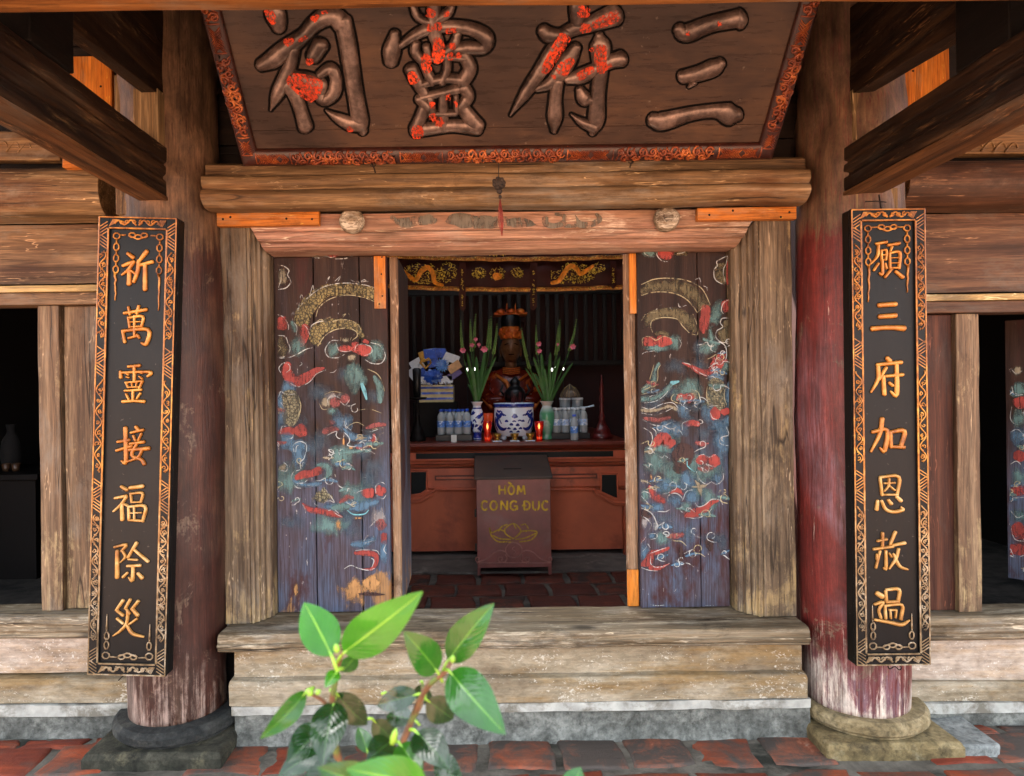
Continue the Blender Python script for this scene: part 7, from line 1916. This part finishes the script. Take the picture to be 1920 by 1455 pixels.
# robe and body: one lathe-like skin with elliptical rings
b = MB(); rings = [(62, 790, .75), (64, 775, .72), (58, 755, .66), (52, 735, .58), (50, 718, .52), (47, 706, .46), (38, 697, .42), (20, 691, .5), (13, 687, .8)]
vs, fs, n = [], [], 28
for (rx, py, fy_) in rings:
    for k in range(n):
        a = 2 * math.pi * k / n
        fold = 1 + .035 * math.sin(9 * a) * (1 if py > 700 else 0)
        vs.append((sx_ + rx * ks * math.cos(a) * fold, ys + rx * ks * fy_ * math.sin(a) * fold, zz(py)))
for i in range(len(rings) - 1):
    for k in range(n): fs.append((i * n + k, i * n + (k + 1) % n, (i + 1) * n + (k + 1) % n, (i + 1) * n + k))
fs.append(tuple(range(n))); fs.append(tuple((len(rings) - 1) * n + k for k in range(n)))
b.add(vs, fs, True)
for d in (-1, 1):
    b.tube([Vector((sx_ + d * 44 * ks, ys, zz(706))), Vector((sx_ + d * 52 * ks, ys - .10, zz(735))), Vector((sx_ + d * 36 * ks, ys - .22, zz(752))), Vector((sx_ + d * 10 * ks, ys - .26, zz(748)))], [.05, .065, .06, .035], 12)
b.build('robe', M['robe'], statue)
b = MB(); b.tube([Vector((sx_ - 30 * ks, ys - .12, zz(702))), Vector((sx_ - 10 * ks, ys - .145, zz(716))), Vector((sx_ - 3 * ks, ys - .18, zz(735))), Vector((sx_ - 1 * ks, ys - .2, zz(760)))], [.012, .020, .022, .018], 8)
b.tube([Vector((sx_ + 30 * ks, ys - .12, zz(702))), Vector((sx_ + 10 * ks, ys - .145, zz(716))), Vector((sx_ - 2 * ks, ys - .185, zz(730)))], [.010, .014, .014], 8)
for d in (-1, 1): b.tube([Vector((sx_ + d * 50 * ks, ys - .10, zz(716))), Vector((sx_ + d * 56 * ks, ys - .14, zz(740))), Vector((sx_ + d * 38 * ks, ys - .28, zz(764)))], [.010, .016, .020], 8)
for k in range(4): b.tube([Vector((sx_ + (j - 3) * 5.2 * ks, ys - .10 - .035 * math.cos((j - 3) * .45), zz(690 + k * 3.2 + .8 * (3 - abs(j - 3))))) for j in range(7)], .006, 6)
b.build('gilt_trim', M['robe_gold'], statue)
# head: an egg with brow, nose, lips and chin pressed into the same mesh
b = MB(); n, m_ = 32, 26; hz = (zz(628) - zz(681)) / 2; hc = Vector((sx_, ys - .03, (zz(628) + zz(681)) / 2)); rx = 18.5 * ks
vs, fs = [], []
for i in range(m_ + 1):
    t_ = i / m_; ph = math.pi * t_
    for k in range(n):
        a = 2 * math.pi * k / n
        sxr = math.sin(ph) ** .85; v = -math.cos(ph)           # v: -1 chin .. 1 crown
        wx = rx * sxr * (1.0 - .16 * max(0, -v) ** 1.5); wy = rx * 1.12 * sxr
        x, y = wx * math.cos(a), wy * math.sin(a)
        f = max(0, -math.sin(a)) ** 4
        u = x / rx
        dz = 0
        nose = .20 * math.exp(-(u / .14) ** 2) * (math.exp(-((v + .12) / .13) ** 2) + .55 * math.exp(-((v - .10) / .20) ** 2))
        lips = .085 * math.exp(-(u / .26) ** 2) * (math.exp(-((v + .37) / .05) ** 2) + math.exp(-((v + .49) / .05) ** 2))
        chin = .06 * math.exp(-(u / .3) ** 2) * math.exp(-((v + .74) / .12) ** 2)
        brow = .07 * math.exp(-((v - .26) / .06) ** 2) * math.exp(-((abs(u) - .36) / .26) ** 2)
        eye = -.085 * math.exp(-((v - .12) / .09) ** 2) * math.exp(-((abs(u) - .38) / .18) ** 2)
        y -= rx * f * (nose + lips + chin + brow + eye)
        vs.append((hc.x + x, hc.y + y, hc.z + hz * v))
for i in range(m_):
    for k in range(n): fs.append((i * n + k, i * n + (k + 1) % n, (i + 1) * n + (k + 1) % n, (i + 1) * n + k))
b.add(vs, fs, True)
for d in (-1, 1): b.ball((hc.x + d * rx * .98, hc.y + .01, hc.z - .02), .014, .02, .055, 10, 8)
b.lathe([(12 * ks, 0), (11 * ks, .05), (11 * ks, .09)], (sx_, ys - .01, zz(692)), 18)
head = b.build('head', M['skin_gilt'], statue)
b = MB()
for d in (-1, 1):
    stroke(b, lambda x, y, h: Vector((hc.x + x, hc.y - rx * 1.03 - h + abs(x) * abs(x) * 6.5, hc.z + y)), [(d * rx * .20, hz * .11, .004), (d * rx * .40, hz * .13, .010), (d * rx * .60, hz * .13, .003)], 0, True, lift=.002)
    stroke(b, lambda x, y, h: Vector((hc.x + x, hc.y - rx * 1.07 - h + abs(x) * abs(x) * 6.5, hc.z + y)), [(d * rx * .14, hz * .24, .003), (d * rx * .38, hz * .31, .007), (d * rx * .64, hz * .25, .002)], 0, True, lift=.002)
stroke(b, lambda x, y, h: Vector((hc.x + x, hc.y - rx * 1.21 - h + abs(x) * abs(x) * 6.5, hc.z + y)), [(-rx * .24, hz * -.42, .003), (0, hz * -.43, .007), (rx * .24, hz * -.42, .003)], 0, True, lift=.002)
b.build('painted_features', M['flat_dark'], head)
b = MB(); b.lathe(cr([(19 * ks, 0), (20.5 * ks, .03), (20 * ks, .07), (17 * ks, .11)], 3), (sx_, ys - .02, zz(636)), 26)
for k in range(13):
    a = R(-170 + k * 160 / 12); b.ball((sx_ + 20 * ks * math.cos(a), ys - .02 + 20 * ks * math.sin(a), zz(630) + .03 * math.sin(k * 1.6) + .02), .016, .016, .024, 7, 5)
b.build('gilt_crown', M['robe_gold'], head)
b = MB(); b.lathe(cr([(18 * ks, 0), (18 * ks, .08), (15 * ks, .15), (10 * ks, .19)], 3), (sx_, ys - .01, zz(618)), 22); b.build('black_cap', M['tray'], head)
b = MB(); b.box(sx_ - 31 * ks, sx_ + 31 * ks, ys - .10, ys + .12, zz(592), zz(587.5)); b.build('cap_board', M['robe_gold'], head, bev=.006)
b = MB()
for d in (-18, 0, 18): b.ball((sx_ + d * ks, ys - .10, zz(586)), .04, .02, .026, 10, 6)
for d in (-7, 9): b.tube([(sx_ + d * ks, ys - .05, zz(587)), (sx_ + d * ks, ys - .05, zz(576)), (sx_ + (d + 1) * ks, ys - .05, zz(570))], [.010, .008, .003], 6)
b.build('cap_ornament', M['robe_gold'], head)
# dark incense burner between bowl and statue
t = thing('bronze_burner', 'dark bronze incense burner in front of the statue', 'burner', (sx_, 3.1, zt))
b = MB(); xx = W(966, 760, 3.1).x; hh = W(966, 700, 3.1).z - zt
b.lathe(cr([(.05, 0), (.06, .05), (.035, hh * .32), (.06, hh * .5), (.09, hh * .62), (.08, hh * .72), (.04, hh * .8), (.045, hh * .86), (.02, hh * .92), (.012, hh * .95)], 3), (xx, 3.1, zt), 24); b.rough(.006, 22, 3); b.build('body', M['tray'], t)
for d in (-1, 1):
    b = MB(); b.tube([(xx + d * .08, 3.1, zt + hh * .62), (xx + d * .12, 3.1, zt + hh * .72), (xx + d * .10, 3.1, zt + hh * .82)], [.010, .011, .007], 8); b.build('handle', M['tray'], t)

# small white electric lamps beside the statue
M['lampon'] = plain('lit_white_bulb', (.9, .9, .85), .4, var=.02, emis=(1, .97, .9), es=.8)
for (px, py, lb) in ((876, 693, 'tiny lit white lamp between the first gladiolus stems'), (890, 692, 'tiny lit white lamp behind the middle of the blue vase gladioli'), (1035, 693, 'tiny lit white lamp behind the green vase gladioli'), (1042, 690, 'second tiny lit white lamp behind the green vase gladioli, slightly higher'), (1056, 691, 'tiny lit white lamp at the outer side of the green vase gladioli')):
    p = W(px, py, 3.9); b = MB(); b.lathe([(.003, -.014), (.006, -.010), (.007, .0), (.005, .010), (.002, .014)], tuple(p), 10)
    o = tag(b.build('electric_lamp', M['lampon'], loc=p), lb, 'lamp')
    b = MB(); b.tube([p + Vector((0, 0, -.031)), Vector((p.x, p.y, zbase - .3))], .003, 5); b.build('holder', M['tray'], o)

# embroidered valance hung across the hall
yv2 = 1.6
M['velvet'] = plain('dark_red_velvet', (.060, .010, .010), .8, var=.35, scale=8)
M['goldthread'] = plain('gold_sequin_thread', (.80, .58, .12), .35, .3, var=.5, scale=60)
M['orangethread'] = plain('orange_gold_thread', (.70, .33, .05), .5, .1, var=.4, scale=50)
M['goldband'] = plain('gold_brocade_band', (.42, .21, .055), .5, .15, var=.6, scale=55)
val = thing('embroidered_valance', 'dark red velvet valance with gold dragons and pointed tails hung across the hall', 'valance', tuple(W(965, 500, yv2)))
def sag(px): return 6 * (1 - ((px - 960) / 230) ** 2) - 5
def vp(px, py, h=0): return W(px, py + sag(px), yv2) + Vector((0, -h + .012 * math.sin(px * .11), 0))
def strip(pya, pyb, mat, name, h=0, px0=720, px1=1200):
    b = MB(); vs, fs = [], []; n = 60
    for i in range(n + 1):
        px = px0 + (px1 - px0) * i / n
        for th_ in (0, -.006): vs += [vp(px, pya, h + th_), vp(px, pyb, h + th_)]
    for i in range(n):
        o_ = i * 4
        for a_, c_ in ((0, 1), (1, 3), (3, 2), (2, 0)): fs.append((o_ + a_, o_ + c_, o_ + 4 + c_, o_ + 4 + a_))
    b.add(vs, fs, True); return b.build(name, mat, val)
strip(452, 481, M['velvet'], 'upper_cloth'); strip(481, 489, M['goldband'], 'gold_band', .004); strip(489, 538, M['velvet'], 'cloth'); strip(538, 546, M['goldband'], 'gold_band', .004)
rnd = random.Random(12)
b = MB(); b2 = MB()
vput = lambda x, y, h: vp(x, y, .003 + h)
for pts in ([(752, 508, 6), (766, 520, 8), (780, 528, 8), (790, 512, 9), (803, 503, 9), (812, 515, 9), (815, 530, 8), (830, 536, 6)], [(1035, 530, 7), (1048, 526, 9), (1058, 512, 9), (1068, 500, 9), (1080, 504, 9), (1088, 514, 9), (1100, 508, 8), (1112, 500, 6)]):
    stroke(b2, vput, pts, .004, per=6)
for (cx_, cy, rx, ry, n) in ((795, 515, 42, 20, 130), (1075, 514, 44, 20, 150), (898, 512, 14, 10, 36), (970, 510, 12, 9, 30), (934, 512, 16, 12, 30), (840, 512, 18, 20, 50), (1120, 505, 14, 10, 30), (800, 472, 60, 4, 60), (935, 474, 30, 5, 30), (1080, 472, 70, 4, 90)):
    for _ in range(int(n * 1.7)):
        a, r_ = rnd.uniform(0, 6.28), math.sqrt(rnd.random()); x, y = cx_ + rx * r_ * math.cos(a), cy + ry * r_ * math.sin(a); d = rnd.uniform(0, 3.14); L = rnd.uniform(1.0, 2.6)
        stroke(b, vput, [(x - L * math.cos(d), y - L * math.sin(d), .5), (x, y, rnd.uniform(.7, 1.3)), (x + L * math.cos(d), y + L * math.sin(d), .5)], .0015, per=1, cap=.4)
blob(b2, vput, 932, 517, 9, 7, 0, .004)
for (y0_, n_) in ((485, 130), (542, 150)):
    for _ in range(n_):
        x, y = rnd.uniform(735, 1185), y0_ + rnd.uniform(-2.5, 2.5); stroke(b, lambda x_, y_, h: vp(x_, y_, .0075 + h), [(x - .9, y, .5), (x, y, 1.3), (x + .9, y, .5)], .0012, per=1, cap=.4)
b.build('gold_embroidery', M['goldthread'], val); b2.build('dragon_embroidery', M['orangethread'], val)
for px, tip in ((867, 583), (1000, 582), (1150, 545)):
    y0 = 492
    b = MB(); vs = [vp(px - 6, y0, .008), vp(px + 6, y0, .008), vp(px + 6, tip - 6, .008), vp(px, tip, .008), vp(px - 6, tip - 6, .008)]; n5 = [v + Vector((0, .004, 0)) for v in vs]
    b.add(vs + n5, [(0, 1, 2, 3, 4), (5, 6, 7, 8, 9), (0, 1, 6, 5), (1, 2, 7, 6), (2, 3, 8, 7), (3, 4, 9, 8), (4, 0, 5, 9)]); tl = b.build('pointed_tail', M['velvet'], val)
    b = MB()
    for _ in range(26):
        y = rnd.uniform(y0 + 14, tip - 10); x = px + rnd.uniform(-1.6, 1.6); d = rnd.uniform(0, 3.14); L = rnd.uniform(.8, 2.2)
        stroke(b, lambda x_, y_, h: vp(x_, y_, .0105 + h), [(x - L * math.cos(d), y - L * math.sin(d), .5), (x, y, 1.0), (x + L * math.cos(d), y + L * math.sin(d), .5)], .0012, per=1, cap=.4)
    b.build('gold_embroidery', M['goldthread'], tl)

# dark green slatted screen and hall back panel behind the statue
yk = 4.4
M['slat'] = plain('dark_green_slat', (.004, .007, .008), .45, var=.3, scale=12)
scn = thing('slatted_screen', 'dark green slatted screen with pointed openings high behind the statue', 'screen', tuple(W(965, 600, yk)))
a, c = W(700, 552, yk), W(1230, 545, yk)
b = MB(); b.box(a.x, c.x, yk, yk + .05, a.z - .02, a.z + .16); b.build('top_rail', M['slat'], scn, bev=.005)
zlow = W(965, 681, yk).z
b = MB(); b.box(a.x, c.x, yk, yk + .05, zlow - .03, zlow + .02); b.build('bottom_rail', M['slat'], scn, bev=.005)
x = a.x
while x < c.x:
    b = MB(); b.box(x, x + .042, yk + .005, yk + .035, zlow + .021, a.z - .021); b.add([(x + .042, yk + .006, a.z - .03), (x + .103, yk + .006, a.z - .021), (x + .042, yk + .006, a.z - .021)], [(0, 1, 2)]); b.add([(x, yk + .006, a.z - .03), (x - .061, yk + .006, a.z - .021), (x, yk + .006, a.z - .021)], [(0, 1, 2)])
    b.build('slat', M['slat'], scn, bev=.003); x += .098
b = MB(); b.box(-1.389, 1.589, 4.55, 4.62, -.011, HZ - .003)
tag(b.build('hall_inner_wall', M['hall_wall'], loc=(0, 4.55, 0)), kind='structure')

# a few things in the dark side room by the maroon column
ytb = 2.0
t = thing('side_table', 'dark low table inside the opening beside the maroon column', 'table', tuple(W(-40, 1000, ytb)))
za = W(20, 890, ytb).z; x0, x1 = W(-360, 900, ytb).x, W(70, 900, ytb).x
x1 = min(x1, -1.47)
b = MB(); b.box(x0, x1, ytb, ytb + .7, za - .04, za); b.build('table_top', M['stickdark'], t, bev=.004)
b = MB(); b.box(x0 + .04, x1 - .04, ytb + .04, ytb + .66, -.011, za - .041); b.build('cabinet_body', M['stickdark'], t)
for (px, lb, mt) in ((12, 'tiny brown cup on the side table, away from the jamb post', 'cup_brown'), (30, 'tiny brown cup on the side table, close to the jamb post', 'cup_brown')):
    p = W(px, 870, ytb + .2); b = MB(); b.lathe([(.020, 0), (.024, .015), (.030, .055), (.026, .055), (.02, .015)], (p.x, p.y, za + .0005), 16)
    tag(b.build('cup', M[mt], loc=(p.x, p.y, za)), lb, 'cup')
p = W(22, 860, ytb + .4); b = MB(); b.lathe(cr([(.05, 0), (.07, .08), (.06, .2), (.03, .26), (.035, .32)], 3), (p.x, p.y, za + .0005), 18)
tag(b.build('dark_jar', M['hole'], loc=(p.x, p.y, za)), 'dark jar standing behind the two tiny cups on the side table', 'jar')

# ================================================================ camellia in front of the camera
def leafmat(name, a, b_, c, vein, trans=.35, rough=.28):
    N = NT(name)
    n1 = N.noise(N.co((18, 18, 18)), 1, 5, .6)
    col = N.ramp(n1, [(.3, a), (.5, b_), (.72, c)])
    uv = N.n('ShaderNodeUVMap')
    sx = N.n('ShaderNodeSeparateXYZ'); N.l(uv.outputs[0], sx.inputs[0])
    u = N.math('ABSOLUTE', N.math('SUBTRACT', sx.outputs['X'], .5))
    mid = N.th(u, .030, .012)
    w_ = N.math('SUBTRACT', N.math('MULTIPLY', sx.outputs['Y'], 9.0), N.math('MULTIPLY', u, 7.0))
    side = N.math('ABSOLUTE', N.math('SUBTRACT', N.math('FRACT', w_), .5))
    sv = N.math('MULTIPLY', N.th(side, .05, .0), .14)
    col = N.mix(N.math('MAXIMUM', N.math('MULTIPLY', mid, .8), sv), col, vein)
    N.fin(col, rough, N.bump(N.math('ADD', N.math('MULTIPLY', N.th(side, .0, .3), .3), N.math('SUBTRACT', n1, mid)), .25, .002), None, .5)
    tl = N.n('ShaderNodeBsdfTranslucent'); mx = N.n('ShaderNodeMixShader')
    N.l(N.mix(.5, col, (.22, .55, .03)), tl.inputs[0]); mx.inputs[0].default_value = trans
    N.l(N.b.outputs[0], mx.inputs[1]); N.l(tl.outputs[0], mx.inputs[2]); N.l(mx.outputs[0], N.out.inputs[0])
    return N.m
M['leaf_bright'] = leafmat('young_camellia_leaf', (.024, .140, .008), (.040, .19, .010), (.062, .245, .020), (.28, .46, .06), .26, .20)
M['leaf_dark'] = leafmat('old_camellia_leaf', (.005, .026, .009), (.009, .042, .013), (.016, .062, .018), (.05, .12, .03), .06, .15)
M['leaf_mid'] = leafmat('camellia_leaf', (.012, .072, .010), (.020, .105, .013), (.034, .140, .020), (.13, .28, .04), .12, .17)
M['twig'] = plain('camellia_twig', (.16, .085, .045), .6, var=.3, scale=50, dirt=(.12, .17, .05), dlo=.5, dhi=.6)
M['budgreen'] = plain('camellia_bud', (.26, .42, .06), .45, var=.2, scale=40)
def WD(px, py, d): return W(px, py, d - D)
plant = thing('camellia_plant', 'glossy green camellia shrub standing close in front of the doorway', 'plant', (WD(740, 1400, .66).x, .66 - D, -.14))
def leaf3(base, tip, wpx, d0, d1, mat, fold=.22, curl=.10, roll=0.0):
    A_, B_ = WD(base[0], base[1], d0), WD(tip[0], tip[1], d1)
    ax = (B_ - A_); L = ax.length; ax.normalize()
    view = (((A_ + B_) / 2) - CAMP).normalized()
    side = ax.cross(view).normalized()
    nor = side.cross(ax).normalized()
    if nor.dot(view) > 0: nor = -nor
    cr_, sr_ = math.cos(roll), math.sin(roll)
    side, nor = side * cr_ + nor * sr_, nor * cr_ - side * sr_
    hw = wpx * .5 * ((d0 + d1) / 2) / F
    n, m_ = 16, 8
    vs, fs, uv = [], [], []
    for i in range(n + 1):
        t = i / n
        prof = (math.sin(math.pi * min(1, t ** .80)) ** .80) * (1 - .10 * t)
        ww = hw * max(prof, .012)
        for j in range(m_ + 1):
            s_ = j / m_ * 2 - 1
            lift = fold * abs(s_) * ww - .35 * fold * s_ * s_ * ww + .03 * ww * math.sin(t * 16 + j)
            arch = curl * L * (math.sin(math.pi * t) * .5 - t * t * .5)
            vs.append(A_ + ax * (L * t) + side * (s_ * ww) + nor * (lift + arch))
            uv.append((j / m_, t))
    for i in range(n):
        for j in range(m_):
            a = i * (m_ + 1) + j
            fs.append((a, a + 1, a + m_ + 2, a + m_ + 1))
    b = MB(); b.add(vs, fs, True)
    o = b.build('leaf', M[mat], plant)
    ul = o.data.uv_layers.new(name='uv')
    for lp_ in o.data.loops: ul.data[lp_.index].uv = uv[lp_.vertex_index]
    # leaf stalk
    b = MB(); b.tube([A_ - ax * .010 - Vector((0, 0, .004)), A_ - ax * .003, A_ + ax * .006], [.0016, .0014, .0009], 6); b.build('stalk', M['budgreen'], o)
    return o
LV = [((622, 1230), (570, 1128), 76, .60, .62, 'leaf_bright', .15), ((644, 1224), (788, 1114), 84, .60, .56, 'leaf_bright', .1), ((820, 1259), (760, 1186), 66, .63, .60, 'leaf_mid', .2), ((840, 1239), (923, 1133), 66, .64, .62, 'leaf_mid', -.2),
      ((844, 1260), (944, 1374), 88, .62, .56, 'leaf_mid', .1), ((574, 1297), (491, 1386), 48, .62, .58, 'leaf_mid', -.5), ((626, 1316), (604, 1432), 72, .63, .57, 'leaf_dark', .15), ((630, 1299), (688, 1362), 60, .65, .66, 'leaf_dark', .4),
      ((783, 1302), (703, 1323), 46, .66, .68, 'leaf_dark', .2), ((800, 1312), (852, 1350), 54, .68, .70, 'leaf_dark', .1), ((668, 1228), (638, 1263), 34, .66, .68, 'leaf_mid', -.3), ((633, 1258), (610, 1288), 28, .60, .58, 'leaf_bright', .2),
      ((606, 1362), (538, 1430), 66, .64, .60, 'leaf_dark', .2), ((800, 1475), (655, 1442), 82, .52, .48, 'leaf_bright', .15), ((780, 1372), (842, 1440), 66, .62, .58, 'leaf_dark', -.3), ((690, 1412), (672, 1362), 34, .68, .70, 'leaf_mid', .3),
      ((792, 1282), (800, 1325), 40, .70, .72, 'leaf_dark', .5), ((640, 1440), (560, 1475), 60, .62, .58, 'leaf_dark', .1), ((735, 1390), (690, 1425), 56, .66, .62, 'leaf_dark', .3), ((775, 1350), (722, 1340), 40, .72, .75, 'leaf_dark', .3),
      ((750, 1395), (790, 1455), 56, .64, .60, 'leaf_mid', -.2), ((1060, 1500), (1090, 1438), 50, .60, .62, 'leaf_mid', .2), ((610, 1400), (520, 1455), 54, .68, .66, 'leaf_dark', .4), ((700, 1350), (745, 1395), 44, .74, .76, 'leaf_dark', .2),
      ((700, 1480), (600, 1440), 66, .58, .54, 'leaf_mid', .2), ((820, 1420), (870, 1480), 52, .66, .62, 'leaf_dark', .2), ((726, 1300), (758, 1320), 26, .74, .76, 'leaf_dark', .1)]
for (b0, t0, w_, d0, d1, mt, rl) in LV: leaf3(b0, t0, w_, d0, d1, mt, roll=rl)
def twig(pts, r0, r1, name='stem'):
    q = [Vector(p) for p in cr([tuple(WD(x, y, d)) for x, y, d in pts], 6)]
    n = len(q); b = MB(); b.tube(q, [r0 + (r1 - r0) * i / (n - 1) for i in range(n)], 8); b.rough(.0004, 120, 3); return b.build(name, M['twig'], plant)
twig([(700, 1560, .66), (640, 1440, .66), (622, 1340, .635), (630, 1270, .62), (636, 1240, .61), (642, 1222, .60)], .0042, .0018)
twig([(720, 1600, .66), (745, 1430, .67), (772, 1350, .67), (800, 1290, .65), (832, 1262, .63), (846, 1240, .635)], .0042, .0018)
twig([(772, 1350, .67), (790, 1320, .67), (792, 1285, .69)], .0024, .0014)
twig([(622, 1330, .635), (600, 1310, .63), (575, 1298, .62)], .0020, .0014)
twig([(745, 1430, .67), (735, 1400, .66), (738, 1372, .65)], .0024, .0012)
twig([(720, 1520, .66), (760, 1490, .6), (800, 1478, .54)], .0026, .0014)
twig([(720, 1560, .66), (900, 1540, .62), (1058, 1502, .60)], .0026, .0014)
for (x, y, dx, dy, d, r_) in ((633, 1223, -4, -16, .60, .0030), (735, 1395, 8, -30, .62, .0034), (848, 1242, 2, -14, .63, .0026), (586, 1302, -10, -8, .615, .0034), (593, 1300, 8, -6, .61, .0026)):
    p, q = WD(x, y, d), WD(x + dx, y + dy, d)
    b = MB(); b.tube([p, p.lerp(q, .35), p.lerp(q, .7), q], [r_ * .6, r_, r_ * .8, .0004], 8); b.build('bud', M['budgreen'], plant)
g0 = WD(720, 1600, .66); g1 = WD(700, 1560, .66)
for (p, off) in ((g0, .02), (g1, -.02)):
    b = MB(); q = cr([tuple(p), (p.x * .9 - .03, p.y, p.z - .3), (ORG[plant.name].x + off, p.y + .01, .16), (ORG[plant.name].x + off * .5, p.y, -.138)], 6); b.tube(q, [.0042 + .008 * i / len(q) for i in range(len(q))], 8); b.build('stem', M['twig'], plant)

# fine carving, embroidery and brushwork too small to pick apart
FINE = {'fretwork', 'dragon_carving', 'hollow_shade', 'vine_carving', 'scroll_carving', 'link_ornament', 'gold_embroidery', 'dragon_embroidery', 'silver_tinsel', 'bud', 'incense_stub', 'lotus_painting', 'scrollwork',
        'flower_decoration', 'dragon_decoration', 'tassel', 'wire_rib', 'cloud_painting', 'gilt_trim', 'cap_ornament', 'painted_features', 'carved_scroll', 'groove_shade', 'dark_outline', 'batten_pair'}
for o in S.objects:
    if o.parent is not None and o.name.split('.')[0] in FINE: o['kind'] = 'stuff'
